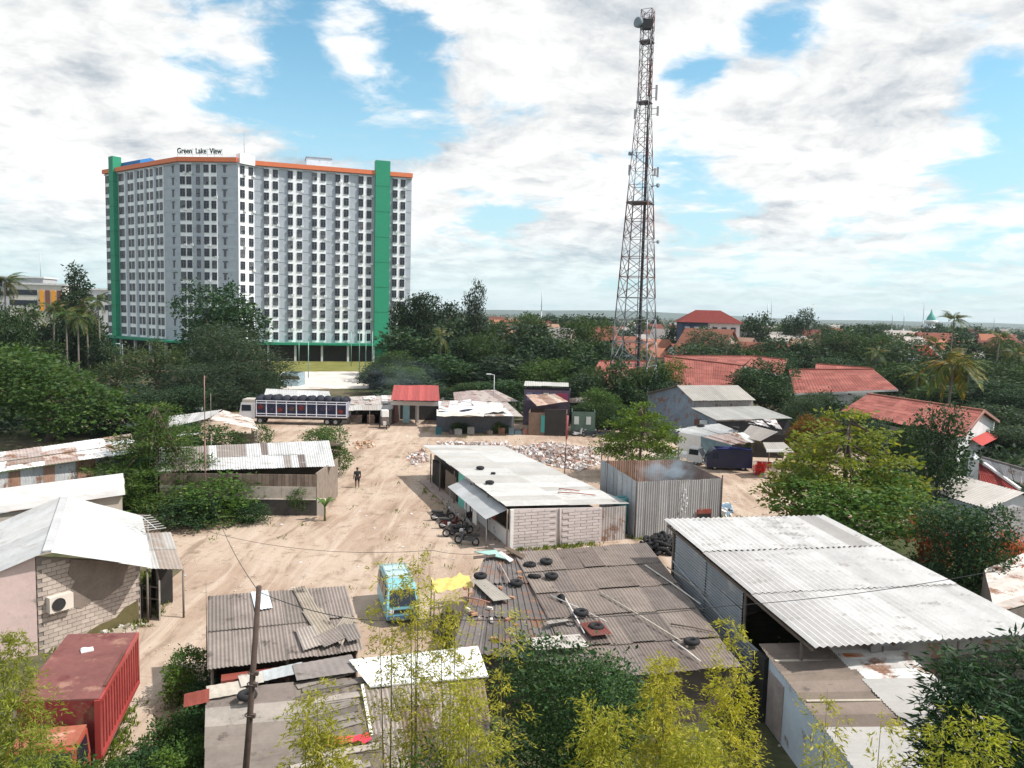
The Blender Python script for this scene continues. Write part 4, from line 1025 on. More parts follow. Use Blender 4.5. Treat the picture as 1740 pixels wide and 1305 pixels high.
    for k in range(np_):
        p = w0 + dn * ((k + .5) * L / np_) + n * .06; s = R.uniform(.88, 1.1); mb = MB(); mb.box((p.x, p.y, 1.72), (L / np_ - .015, .05, .92), ang); mb.build('plywood_panel', WOOD, r, (.43 * s, .38 * s, .33 * s))
    mb = MB(); mb.box(((w0 + w1) / 2 + n * .12).to_tuple()[:2] + (1.24,), (L, .08, .06), ang); mb.build('sill_rail', WOOD, r, (.5, .45, .4))
    mb = MB(); bk = Vector((.2, 6, 0)); slab(mb, w1, w1 + bk, 0, 3.2, .12); mb.build('side_wall', WOOD, r, (.22, .18, .15))
    mb = MB(); slab(mb, w0 + bk, w1 + bk, 0, 2.6, .12); mb.build('back_wall', WOOD, r, (.22, .18, .15))
    mb = MB(); p = w1 + Vector((.35, .2, 0)); mb.box((p.x, p.y, .6), (.55, .5, 1.2)); mb.build('cabinet', PAINT, r, (.62, .55, .5))
    # open roofed shelter behind it, by the truck
    z = 3.1
    q = [G(282, 712, z), G(383, 694, z + .3), G(378, 706, z), G(285, 726, z - .4)]
    r = thing('open_shelter', 'open shelter with faded low gable sheet roof in front of the cargo truck', 'shelter', V3(G(400, 745), 0))
    rid0, rid1 = G(375, 694, 3.7), G(352, 712, 3.7)
    a = [G(286, 708, 3.2), G(378, 696, 3.6), G(352, 712, 3.6), G(285, 727, 3.0)]
    sheets(r, a[0], a[1], a[2], a[3], 7, 1, .25, .03, ((.60, .59, .58), (.66, .65, .65)), TIN, seed=230)
    b = [G(380, 697, 3.6), G(428, 712, 3.0), G(437, 730, 2.7), G(355, 713, 3.6)]
    sheets(r, b[0], b[3], b[2], b[1], 5, 1, .25, .03, ((.50, .46, .43), (.56, .52, .48), (.44, .38, .34)), RUSTTIN, seed=231)
    for p in (a[0], a[3], b[1], b[2], b[3]): post(r, p, p.z - .05, .07, (.2, .17, .15))
    p = V3(b[2], 0); mb = MB(); slab(mb, p + Vector((-2.6, .4, 0)), p + Vector((-.3, .2, 0)), 0, 2.2, .3); mb.build('stored_goods', WOOD, r, (.18, .15, .13))
    mb = MB(); q2 = [G(300, 738, 2.4), G(345, 735, 2.5), G(322, 742, 2.2), G(300, 744, 2.2)]
    sheets(r, *q2, 2, 1, .2, .03, ((.7, .7, .7),), TIN, 'awning_sheet', seed=232)
left_houses()
# ------------------------------------------------------------------ vegetation
LEAF_G = leaf_mat('leaf_mid_green', (.035, .075, .022), (.075, .125, .035), (.12, .15, .05))
LEAF_D = leaf_mat('leaf_dark_green', (.016, .045, .020), (.040, .080, .030), (.07, .11, .04), trans=.25)
LEAF_T = leaf_mat('leaf_dull_green', (.028, .058, .034), (.058, .090, .048), (.09, .11, .06))
LEAF_Y = leaf_mat('leaf_yellow_green', (.10, .15, .02), (.22, .25, .035), (.32, .29, .06), trans=.45)
LEAF_B = leaf_mat('bamboo_leaf', (.24, .26, .032), (.50, .45, .068), (.62, .54, .15), trans=.5)
LEAF_O = leaf_mat('leaf_orange_green', (.07, .08, .02), (.20, .12, .03), (.42, .10, .03), trans=.4)
LEAF_P = leaf_mat('palm_leaflet', (.04, .075, .025), (.10, .13, .04), (.26, .22, .07), trans=.3)
LEAF_R = leaf_mat('red_bract', (.45, .07, .04), (.60, .16, .06), None, trans=.35)

def leaves_mesh(name, P, Dv, N, L, W, m, seed=0):
    """flat folded leaves: base points P, directions Dv, normals N, lengths L, widths W"""
    Dv = Dv / (np.linalg.norm(Dv, axis=1, keepdims=True) + 1e-9)
    S = np.cross(Dv, N); S /= (np.linalg.norm(S, axis=1, keepdims=True) + 1e-9)
    N2 = np.cross(S, Dv)
    L = L[:, None]; W = W[:, None]
    mid = P + Dv * L * .45 - N2 * L * .06
    V = np.stack([P, mid + S * W / 2, P + Dv * L, mid - S * W / 2], axis=1).reshape(-1, 3)
    n = len(P); Fq = (np.arange(n)[:, None] * 4 + np.array([0, 1, 2, 3])[None])
    me = fast_mesh(name, V, Fq); me.materials.append(m); return me

def crown_mesh(name, m, blobs, ncl, lpc, leaf, lw, clr, seed, up=.5, droop=.0, inner=.25, flat=1.0):
    r = np.random.default_rng(seed); B = np.array(blobs, dtype=float)
    c, R = B[:, :3], B[:, 3:6]
    w = (R[:, 0] * R[:, 1] + R[:, 0] * R[:, 2] * 2); w /= w.sum()
    idx = r.choice(len(B), ncl, p=w)
    d = r.normal(size=(ncl, 3)); d /= np.linalg.norm(d, axis=1, keepdims=True)
    rad = np.where(r.random(ncl) < inner, r.random(ncl) ** .5 * .85, .84 + .22 * r.random(ncl) ** 1.5)
    bump = 1 + .16 * np.sin(d[:, 0] * 7 + seed) * np.cos(d[:, 1] * 6 - seed) + .08 * r.normal(size=ncl)
    cc = c[idx] + d * R[idx] * (rad * bump)[:, None]
    # drop most clusters that sit deep inside another lobe
    keep = np.ones(ncl, bool)
    for k in range(len(B)):
        q = (((cc - c[k]) / R[k]) ** 2).sum(1); keep &= ~((q < .55) & (idx != k) & (r.random(ncl) < .8))
    cc, d = cc[keep], d[keep]; n = len(cc)
    off = r.normal(size=(n, lpc, 3)) * clr; off[..., 2] *= .6 * flat
    P = (cc[:, None, :] + off).reshape(-1, 3)
    Dv = (d[:, None, :] * .5 + r.normal(size=(n, lpc, 3)) * .8 + off / clr * .4).reshape(-1, 3); Dv[:, 2] *= .55; Dv[:, 2] -= droop
    N = r.normal(size=Dv.shape) * .7 + np.array([0, 0, 1.0]) * up + np.repeat(d, lpc, axis=0) * .5
    L = leaf * r.uniform(.45, 1.25, len(P)) * np.where(r.random(len(P)) < .15, 1.5, 1.0)
    return leaves_mesh(name, P, Dv, N, L, L * lw, m)

def trunk_mesh(name, h, r0, tips, seed=0, bend=.04):
    R = random.Random(seed); mb = MB()
    b = [Vector((0, 0, -.02))]
    for k in range(1, 5): b.append(Vector((R.uniform(-bend, bend), R.uniform(-bend, bend), h * k / 4)))
    mb.tube(b, [r0 * 1.25, r0, r0 * .88, r0 * .75, r0 * .6], 7)
    for t in tips:
        s = lerp(b[2], b[4], R.random()); e = Vector(t); m = lerp(s, e, .5) + Vector((0, 0, .05 * (e - s).length))
        mb.tube([s, m, e], [r0 * .5, r0 * .34, r0 * .12], 5)
    me = mb.mesh(name); me.materials.append(BARK); return me

def blobset(seed, n, spread=.30, zc=.62, zr=.24, rr=.22, rz=.18):
    R = random.Random(seed); out = [(0, 0, zc, rr * 1.25, rr * 1.25, rz * 1.35)]
    for k in range(n):
        a = 2 * math.pi * (k + R.uniform(-.3, .3)) / n; q = spread * R.uniform(.6, 1.05)
        s = R.uniform(.75, 1.15)
        out.append((q * math.cos(a), q * math.sin(a), zc + R.uniform(-zr, zr), rr * s, rr * s, rz * s))
    return out

PROTO = {}
def proto(kind, var=0):
    """trees of unit height and unit spread"""
    k = (kind, var)
    if k in PROTO: return PROTO[k]
    if kind == 'far':
        bl = blobset(100 + var, 8, .28, .50, .30, .23, .20); tr = trunk_mesh('trunk', .6, .025, [b[:3] for b in bl[1:4]], var)
        cr = crown_mesh('crown', [LEAF_G, LEAF_D, LEAF_T][var % 3], bl, 420, 10, .060, .62, .05, 200 + var)
    elif kind == 'round':
        bl = blobset(300 + var, 11, .30, .50, .32, .22, .19); tr = trunk_mesh('trunk', .5, .028, [b[:3] for b in bl[1:6]], var)
        cr = crown_mesh('crown', [LEAF_G, LEAF_D, LEAF_T][var % 3], bl, 1250, 12, .034, .55, .032, 400 + var)
    elif kind == 'tall':
        R = random.Random(var); bl = [(R.uniform(-.12, .12), R.uniform(-.12, .12), .30 + .6 * i / 7, .26 * (1 - .45 * abs(i / 7 - .45)), .26 * (1 - .45 * abs(i / 7 - .45)), .11) for i in range(8)]
        tr = trunk_mesh('trunk', .8, .02, [b[:3] for b in bl[2:7]], var); cr = crown_mesh('crown', [LEAF_D, LEAF_T][var % 2], bl, 700, 11, .036, .5, .04, 500 + var)
    elif kind == 'feather':
        bl = blobset(600 + var, 11, .32, .50, .32, .20, .17); tr = trunk_mesh('trunk', .6, .022, [b[:3] for b in bl[1:8]], var)
        cr = crown_mesh('crown', LEAF_T, bl, 1250, 14, .034, .24, .045, 700 + var, up=.2, droop=.35)
    elif kind == 'sparse':
        bl = blobset(800 + var, 9, .34, .62, .26, .13, .10); tr = trunk_mesh('trunk', .7, .016, [b[:3] for b in bl[1:]], var, .06)
        cr = crown_mesh('crown', LEAF_T, bl, 300, 9, .034, .5, .035, 900 + var, inner=.4)
    elif kind == 'layer':
        R = random.Random(40 + var); bl = []
        for t, (z, q) in enumerate(((.34, .50), (.50, .44), (.66, .36), (.80, .27), (.93, .14))):
            n = max(4, int(9 * q / .4))
            for i in range(n): a = 6.283 * (i + R.uniform(-.3, .3)) / n; rr = q * R.uniform(.55, .85); bl.append((rr * math.cos(a), rr * math.sin(a), z + R.uniform(-.03, .03), .15 * q / .4, .15 * q / .4, .035))
        tr = trunk_mesh('trunk', .92, .017, [b[:3] for b in bl[::3]], var, .02)
        cr = crown_mesh('crown', LEAF_Y, bl, 1500, 8, .030, .6, .026, 1000 + var, up=.9, inner=.5, flat=.6)
    elif kind == 'tier':        # tiered feathery conifer-like tree
        R = random.Random(70 + var); bl = []
        for t in range(9):
            z = .16 + .82 * t / 8; q = .50 * (1 - .78 * t / 8) * R.uniform(.85, 1.1); n = 7 if t < 6 else 4
            for i in range(n): a = 6.283 * (i + R.uniform(-.4, .4)) / n; f = R.uniform(.5, .95); bl.append((q * f * math.cos(a), q * f * math.sin(a), z - .05 * f + R.uniform(-.02, .02), .19 * q / .4 + .03, .19 * q / .4 + .03, .028))
        tr = trunk_mesh('trunk', .97, .016, [b[:3] for b in bl[::2]], var, .01)
        cr = crown_mesh('crown', LEAF_G, bl, 2100, 13, .036, .24, .030, 1100 + var, up=.7, droop=-.1, inner=.5, flat=.7)
    elif kind == 'cone':
        R = random.Random(90 + var); bl = [(R.uniform(-.04, .04), R.uniform(-.04, .04), .12 + .86 * i / 9, .38 * (1 - .9 * i / 9) + .02, .38 * (1 - .9 * i / 9) + .02, .065) for i in range(10)]
        tr = trunk_mesh('trunk', .95, .018, [], var, .0); cr = crown_mesh('crown', LEAF_D, bl, 1700, 11, .040, .35, .035, 1200 + var, up=.3, droop=.1)
    elif kind == 'bush':
        bl = blobset(1300 + var, 6, .30, .45, .22, .24, .26); tr = trunk_mesh('trunk', .3, .02, [b[:3] for b in bl[1:5]], var)
        cr = crown_mesh('crown', [LEAF_G, LEAF_D, LEAF_O][var % 3], bl, 420, 11, .055, .5, .05, 1400 + var)
    PROTO[k] = (tr, cr); return PROTO[k]

def plant(name, label, x, ytop, wpx, D, kind, var=0, col=(1, 1, 1), group=None, cat='tree', base=None, leaf=None, rot=None, wide=1.0):
    """tree at depth D whose top is at (x, ytop) and whose spread is wpx there"""
    tr, cr = proto(kind, var)
    p = AT(x, ytop, D); h = max(.6, p.z); w = wpx * D / F_PX * wide
    o = thing(name, label, cat, (p.x, p.y, 0), RNG.uniform(0, 6.28) if rot is None else rot, group)
    t = put('trunk', tr, o); t.scale = (w, w, h)
    c = put('crown', cr, o, col); c.scale = (w, w, h)
    if leaf: c.material_slots[0].link = 'OBJECT'; c.material_slots[0].material = leaf
    return o

SEEN = set()
MARKS = ((60, 'at the left edge'), (160, 'by the conical conifer'), (330, 'by the apartment canopy'), (480, 'near the cargo truck'), (600, 'by the court'), (668, 'right of the court'), (715, 'behind the red kiosk'), (770, 'right of the red kiosk'), (815, 'behind the tarpaulin shack'), (862, 'near the street lamp'), (905, 'left of the loft shack'),
         (948, 'behind the loft shack'), (985, 'behind the green hut'), (1025, 'left of the telecom tower'), (1085, 'at the telecom tower'), (1135, 'right of the telecom tower'), (1190, 'at the hip-roofed building'), (1245, 'right of the hip-roofed building'), (1300, 'behind the two-tier shed'), (1345, 'by the distant pair of masts'), (1395, 'left of the sunlit red roof'),
         (1445, 'behind the sunlit red roof'), (1500, 'right of the sunlit red roof'), (1545, 'left of the minaret'), (1590, 'by the minaret'), (1635, 'by the yellowing palm'), (1685, 'right of the yellowing palm'), (9999, 'at the right edge'))
def unique(fmt, x, D, rows):
    m = next(t for lim, t in MARKS if x < lim); row = next(t for lim, t in rows if D < lim)
    for size in ('', 'bushy ', 'leafy ', 'spreading ', 'small ', 'round ', 'low '):
        s = fmt % (size, row, m)
        if s not in SEEN: SEEN.add(s); return s
    return s
# --- large single trees
plant('broadleaf_tree', 'huge round dense green tree at left edge above the patched tin roof', 78, 574, 262, 84, 'round', 0, (.95, 1.05, .85), rot=.4)
plant('broadleaf_tree', 'dark tree at the left edge behind the huge round tree', 8, 505, 110, 112, 'round', 1, (1.1, 1.0, .9))
plant('broadleaf_tree', 'tall dark spreading tree before the apartment block corner', 374, 484, 165, 140, 'round', 4, (.95, 1.1, .9), rot=2.)
plant('feathery_tree', 'grey-green feathery tree below the spreading tree, left of the court', 405, 545, 190, 121, 'feather', 0, (1.05, 1.0, 1.0))
plant('feathery_tree', 'low grey-green feathery tree above the cargo truck cab', 345, 600, 180, 112, 'feather', 1, (.95, .95, 1.0))
plant('feathery_tree', 'small feathery tree just left of the court behind the truck', 440, 600, 95, 118, 'feather', 2, (.9, .95, .9))
plant('sparse_tree', 'thin-crowned olive tree in front of the green canopy', 262, 570, 150, 108, 'sparse', 0, (1.3, 1.2, .8))
plant('sparse_tree', 'sparse brownish tree right of the huge round tree', 200, 588, 120, 110, 'sparse', 1, (1.2, 1.1, .8))
plant('broadleaf_tree', 'dark low tree between the round tree and the tiered tree', 225, 660, 150, 92, 'round', 1, (.8, .8, .8))
plant('broadleaf_tree', 'dark low tree behind the open shelter roof', 305, 655, 120, 100, 'round', 4, (.75, .8, .8))
plant('tiered_tree', 'tiered green tree standing before the boarded shed', 266, 682, 225, 57.5, 'tier', 0, (1.15, 1.2, .75), wide=.95)
plant('round_shrub_tree', 'small dense tree at the right end of the boarded shed', 556, 718, 82, 70, 'round', 3, (1.2, 1.25, 1.0))
plant('layered_tree', 'yellow-green layered almond tree behind the big corrugated shed', 1442, 690, 285, 52.5, 'layer', 0, (1, 1, 1), rot=1.)
plant('broadleaf_tree', 'leafy mid-green tree hanging over the far edge of the big corrugated roof', 1452, 800, 265, 48.5, 'round', 3, (1.35, 1.5, 1.0))
plant('layered_tree', 'bright layered young tree behind the corrugated enclosure', 1092, 678, 150, 73, 'layer', 1, (.55, .75, .6))
plant('broadleaf_tree', 'tall dark slender tree right of the yellow-green almond tree', 1600, 690, 150, 57, 'tall', 0, (1.0, 1.0, 1.0))
plant('broadleaf_tree', 'dark glossy low tree at the right end of the big corrugated roof', 1640, 845, 175, 41, 'round', 1, (1.05, 1.1, 1.0))
plant('broadleaf_tree', 'rounded dark tree between the two-tier shed and the red roofs', 1300, 612, 125, 122, 'round', 4, (1.1, 1.1, 1.0))
plant('broadleaf_tree', 'grey-green round tree in front of the right red roof', 1378, 658, 85, 112, 'feather', 1, (1.1, 1.15, 1.1))
plant('broadleaf_tree', 'orange-tinged tree beside the two-tier shed', 1385, 690, 90, 80, 'round', 6, (1.0, .9, .6), leaf=LEAF_O)
plant('broadleaf_tree', 'olive yellow tree at the foot of the telecom tower', 1125, 606, 85, 132, 'round', 3, (1.5, 1.25, .7))
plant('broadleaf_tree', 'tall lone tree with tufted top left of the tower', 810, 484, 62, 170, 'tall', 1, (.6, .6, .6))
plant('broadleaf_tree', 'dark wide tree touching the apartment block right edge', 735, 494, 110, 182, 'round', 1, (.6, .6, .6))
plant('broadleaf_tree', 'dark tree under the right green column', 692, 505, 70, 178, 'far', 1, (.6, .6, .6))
plant('broadleaf_tree', 'large dark canopy tree left of the minaret', 1448, 548, 120, 215, 'round', 1, (.7, .8, .7))
plant('broadleaf_tree', 'dark lone tree right of the blue and white house', 1357, 526, 62, 290, 'round', 4, (.7, .8, .7))
plant('broadleaf_tree', 'dark tree beside the red hip-roofed building', 1286, 533, 60, 270, 'far', 1, (.7, .75, .7))
plant('broadleaf_tree', 'grey-green tree in front of the red hip-roofed building', 1222, 548, 105, 225, 'round', 5, (.9, 1, .9))
plant('shrub', 'round clipped shrub beside the white gable house', 1700, 748, 55, 62, 'bush', 1, (1, 1, 1), cat='shrub')
plant('slender_conifer', 'dark conical conifer left of the apartment block', 126, 452, 120, 172, 'cone', 0, (.75, .75, .75))

# --- belt of trees behind the shacks, and round the red roofs
belt = [(655, 590, 80, 150), (700, 560, 110, 165), (640, 625, 60, 140), (690, 618, 70, 138), (745, 560, 90, 160), (790, 545, 100, 168), (835, 555, 110, 160), (775, 600, 120, 148), (870, 545, 120, 165), (920, 522, 75, 176), (905, 575, 100, 155),
        (960, 555, 110, 160), (1000, 535, 85, 172), (1035, 560, 80, 165), (850, 605, 110, 145), (930, 600, 110, 142), (990, 595, 105, 142), (730, 640, 75, 134), (790, 645, 85, 132), (850, 645, 85, 130), (1030, 660, 80, 118), (975, 640, 80, 126), (1065, 620, 60, 140)]
belt += [(1042, 614, 70, 112), (1082, 610, 55, 113), (1112, 618, 55, 112), (985, 640, 90, 112), (1035, 655, 80, 106), (1075, 650, 70, 110), (1110, 655, 70, 108), (1015, 680, 70, 101), (1060, 685, 60, 99), (1140, 648, 60, 116), (1000, 610, 60, 122)]
for i, (x, y, w, D) in enumerate(belt):
    plant('broadleaf_tree', unique('dark %stree in the %s row of the belt, %s', x, D, ((125, 'nearest'), (140, 'front'), (152, 'middle'), (166, 'rear'), (9999, 'hindmost'))), x, y, w * 1.15, D, 'far' if i % 3 else 'round', i % 9, [(.75, .8, .75), (.9, .95, .9), (.65, .72, .7), (1.0, 1.1, .8)][i % 4], 'trees in the dense belt behind the shacks')
belt2 = [(1480, 705, 70, 84), (1540, 715, 60, 78), (1360, 664, 60, 106), (1410, 664, 55, 112), (1470, 668, 60, 112), (1520, 672, 50, 108), (1420, 700, 60, 88), (1250, 640, 40, 122), (1400, 568, 120, 190), (1350, 575, 80, 190), (1480, 560, 120, 188), (1530, 585, 100, 170), (1420, 600, 90, 160), (1560, 610, 100, 150), (1600, 590, 90, 165), (1655, 585, 90, 165), (1700, 600, 110, 155), (1660, 640, 110, 132), (1720, 650, 110, 125), (1590, 650, 90, 135), (1540, 560, 80, 210), (1650, 560, 80, 210), (1735, 570, 90, 200), (1180, 570, 80, 200), (1300, 575, 70, 200), (1260, 590, 80, 180), (1720, 720, 100, 92), (1575, 690, 70, 110), (1195, 600, 70, 175), (1690, 690, 90, 110), (1330, 590, 80, 175), (1500, 620, 60, 150)]
for i, (x, y, w, D) in enumerate(belt2):
    plant('broadleaf_tree', unique('green %stree in the %s row of the grove, %s', x, D, ((118, 'nearest'), (140, 'front'), (160, 'middle'), (185, 'rear'), (9999, 'hindmost'))), x, y, w * 1.12, D, 'far' if i % 2 else 'round', (i * 2 + 1) % 9, [(.8, .9, .8), (.65, .75, .7), (.95, 1.0, .85)][i % 3], 'trees in the grove round the red roofs')
R = random.Random(31)
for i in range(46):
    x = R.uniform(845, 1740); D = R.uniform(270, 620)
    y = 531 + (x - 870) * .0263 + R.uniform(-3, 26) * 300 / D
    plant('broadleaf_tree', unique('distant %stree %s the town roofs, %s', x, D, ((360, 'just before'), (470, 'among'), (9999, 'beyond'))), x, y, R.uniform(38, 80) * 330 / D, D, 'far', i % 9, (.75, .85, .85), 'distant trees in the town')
for i, (x, y, w, D) in enumerate([(60, 540, 60, 165), (100, 545, 60, 165), (30, 560, 70, 150), (150, 540, 60, 168), (175, 560, 50, 160), (10, 545, 60, 175), (75, 575, 70, 140)]):
    plant('broadleaf_tree', unique('dark %stree %s the palms left of the block, %s', x, D, ((155, 'before'), (166, 'among'), (9999, 'behind'))), x, y, w, D, 'far', i, (.6, .65, .65), 'dark trees left of the block')
# far wooded plain: nobody could count it
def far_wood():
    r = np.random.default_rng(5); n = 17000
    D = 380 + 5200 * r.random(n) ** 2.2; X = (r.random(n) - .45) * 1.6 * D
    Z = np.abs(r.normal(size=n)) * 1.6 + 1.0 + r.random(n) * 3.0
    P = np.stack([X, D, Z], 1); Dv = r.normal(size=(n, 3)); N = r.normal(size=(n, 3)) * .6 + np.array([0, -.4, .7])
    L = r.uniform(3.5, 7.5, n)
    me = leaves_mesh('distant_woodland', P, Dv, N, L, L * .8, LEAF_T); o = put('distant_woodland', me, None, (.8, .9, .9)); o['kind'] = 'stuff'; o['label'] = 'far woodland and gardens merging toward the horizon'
far_wood()

def undergrowth():
    r = np.random.default_rng(12); out = []
    for x0, x1, d0, d1, n in ((635, 1110, 112, 250, 15000), (1110, 1250, 118, 250, 5000), (1330, 1760, 92, 250, 15000), (-40, 330, 86, 200, 9000), (330, 480, 112, 170, 3500), (1500, 1760, 60, 95, 4000)):
        D = d0 + (d1 - d0) * r.random(n) ** 1.3; px = r.uniform(x0, x1, n); X = (px - 870) / F_PX * D
        bump = 1.1 + 1.0 * np.sin(X * .31 + 1.3) * np.cos(D * .23) + .7 * np.sin(X * .9 + D * .6)
        Z = np.clip(bump, .25, 3) * r.random(n) ** .6 + .1
        out.append(np.stack([X, D, Z], 1))
    P = np.concatenate(out); n = len(P); Dv = r.normal(size=(n, 3)); Dv[:, 2] = np.abs(Dv[:, 2]) * .4; N = r.normal(size=(n, 3)) * .5 + np.array([0, -.2, .9]); L = r.uniform(.4, 1.1, n)
    o = put('undergrowth', leaves_mesh('undergrowth', P, Dv, N, L, L * .6, LEAF_T), None, (.6, .7, .62)); o['kind'] = 'stuff'; o['label'] = 'tangled undergrowth filling the ground between trees and roofs'
undergrowth()

# --- coconut palms
def frond_mesh(var):
    R = random.Random(var); n = 26; pts = []
    for i in range(n + 1):
        t = i / n; pts.append(Vector((t * (1 - .12 * t), 0, .34 * t - .78 * t * t)))
    V = []; Fq = []
    for i in range(3, n):
        t = i / n; p = pts[i]; d = (pts[i] - pts[i - 1]).normalized(); ll = .30 * math.sin(math.pi * min(1, .12 + .9 * t)) ** .6 * (1 - .35 * t)
        for s in (-1, 1):
            dr = (Vector((.55, s * .9, -.45 - R.uniform(0, .5))) + d * .2).normalized(); wv = d * .018
            o = len(V); V += [p - wv, p + dr * ll * .5 + wv * 1.2, p + dr * ll, p + dr * ll * .5 - wv * 1.2]; Fq.append((o, o + 1, o + 2, o + 3))
    for i in range(n):
        o = len(V); w = .012 * (1 - i / n) + .003; V += [pts[i] + Vector((0, -w, 0)), pts[i] + Vector((0, w, 0)), pts[i + 1] + Vector((0, w * .9, 0)), pts[i + 1] + Vector((0, -w * .9, 0))]; Fq.append((o, o + 1, o + 2, o + 3))
    me = fast_mesh('frond', np.array([tuple(v) for v in V]), np.array(Fq)); me.materials.append(LEAF_P); return me
FRONDS = [frond_mesh(i) for i in range(3)]
def palm(label, x, ytop, D, fl=3.6, n=16, col=(1, 1, 1), group=None, lean=.3, ycrown=None):
    p = AT(x, ytop, D); zc = p.z - fl * .28
    R = random.Random(int(x * 7 + D)); base = Vector((p.x - lean, p.y, 0))
    o = thing('coconut_palm', label, 'palm tree', base, 0, group)
    mb = MB(); mb.tube([(0, 0, 0), (lean * .2, 0, zc * .4), (lean * .6, 0, zc * .75), (lean, 0, zc)], [.24, .17, .15, .13], 7); mb.build('trunk', mat('palm_bark', (.20, .175, .15), .95, .25, 2.), o, local=True)
    for k in range(n):
        f = put('frond', FRONDS[k % 3], o, [c * R.uniform(.75, 1.15) for c in (col if k % 6 else (col[0] * 1.5, col[1] * 1.1, col[2] * .8))]); el = R.uniform(-.75, .95)
        f.location = (lean, 0, zc); f.rotation_euler = (R.uniform(-.25, .25), -el, 2.4 * k + R.uniform(-.2, .2)); s = fl * R.uniform(.85, 1.1); f.scale = (s, s, s)
    return o
palm('tall coconut palm with yellowing fronds behind the white gable house', 1622, 600, 104, 5.6, 22, (1.35, 1.15, .8))
palm('coconut palm at the left edge of the photo', 8, 466, 150, 5.0, 18, (.8, .85, .8))
palm('coconut palm with crown against the sky right of the minaret', 1622, 534, 200, 4.6, 16, (.9, .95, .9))
for i, (x, y, D) in enumerate(((50, 520, 150), (92, 512, 160), (112, 522, 155), (146, 515, 160), (165, 500, 165), (132, 528, 150))):
    palm(['leftmost slender palm of the cluster left of the apartment block', 'palm left of the conical conifer', 'shorter palm just before the conical conifer', 'palm right of the conical conifer trunk', 'tallest palm of the cluster, nearest the apartment block', 'low palm in front of the conical conifer'][i], x, y, D, 4.2, 14, (.8, .9, .85), 'palms left of the apartment block', lean=R.uniform(-.6, .6))
for i, (x, y, D) in enumerate(((748, 562, 155), (1095, 585, 146), (1490, 590, 168), (1700, 565, 172), (1725, 590, 158), (1560, 628, 140), (1650, 612, 148), (1590, 575, 180))):
    palm(unique('coconut %spalm %s the trees, %s', x, D, ((150, 'in front among'), (165, 'amid'), (9999, 'behind among'))), x, y, D, 4.0, 15, (.9, .95, .85), 'palms among the middle-distance trees', lean=R.uniform(-.5, .5))
p = G(1282, 800); o = palm('short palm with brown lower fronds beside the dark blue van', 1278, 742, 79, 1.7, 14, (1.1, 1.0, .8), lean=.1)

# --- shrubs round the yard
for i, (x, y, w, D, v, c, lab) in enumerate(((372, 800, 150, 54.5, 0, (1.25, 1.4, .9), 'wide leafy bush in front of the boarded shed'), (318, 830, 130, 52.5, 1, (.9, .95, .8), 'dark bush under the tiered tree'), (430, 845, 70, 54, 1, (.9, 1, .8), 'dark low bush at the foot of the boarded shed wall'),
        (508, 822, 42, 56.5, 3, (1.1, 1.2, .9), 'small upright shrub in front of the boarded shed'), (365, 712, 110, 78, 0, (.9, 1.0, .8), 'green bush under the open shelter roof'), (322, 725, 60, 76, 1, (1, 1, 1), 'dark bush left of the shelter bush'), (445, 715, 40, 80, 3, (1.1, 1.1, .9), 'leafy shrub at the right post of the open shelter'),
        (255, 965, 40, 39.5, 1, (1, 1, 1), 'dark creeper at the right corner of the block house'), (1715, 890, 60, 44, 2, (1.3, .6, .5), 'orange flowering bush by the grey block house'), (1590, 880, 60, 44.5, 2, (1.4, .6, .5), 'red-leaved bush left of the dark glossy tree'), (1345, 800, 50, 72, 0, (.9, .9, .8), 'small bush right of the blue barrel'))):
    plant('shrub', lab, x, y, w, D, 'bush', v, c, cat='shrub', leaf=LEAF_O if v == 2 else None)
def redtips(x, y, D, n, seed):
    r = np.random.default_rng(seed); c = AT(x, y, D); P = np.array(c)[None] + r.normal(size=(n, 3)) * np.array([1.0, .6, .55]); Dv = r.normal(size=(n, 3)) * .5 + np.array([0, 0, .8]); N = r.normal(size=(n, 3)); L = r.uniform(.12, .28, n)
    return P, Dv, N, L
for x, y, D, lab in ((1588, 905, 43.5, 'cluster of orange-red flowers left of the dark glossy tree'), (1700, 930, 40.5, 'cluster of orange-red flowers right of the dark glossy tree')):
    P, Dv, N, L = redtips(x, y, D, 260, int(x)); c = AT(x, y, D); o = thing('flowering_bush', lab, 'flowers', (c.x, c.y, 0)); me = leaves_mesh('blossom', P - np.array((c.x, c.y, 0)), Dv, N, L, L * .5, LEAF_R); put('blossom', me, o)
    mb = MB()
    for k in range(5): mb.tube([(c.x + .1 * k - .2, c.y, 0), (c.x + .35 * k - .7, c.y, c.z)], [.03, .015], 5)
    mb.build('stem', BARK, o)
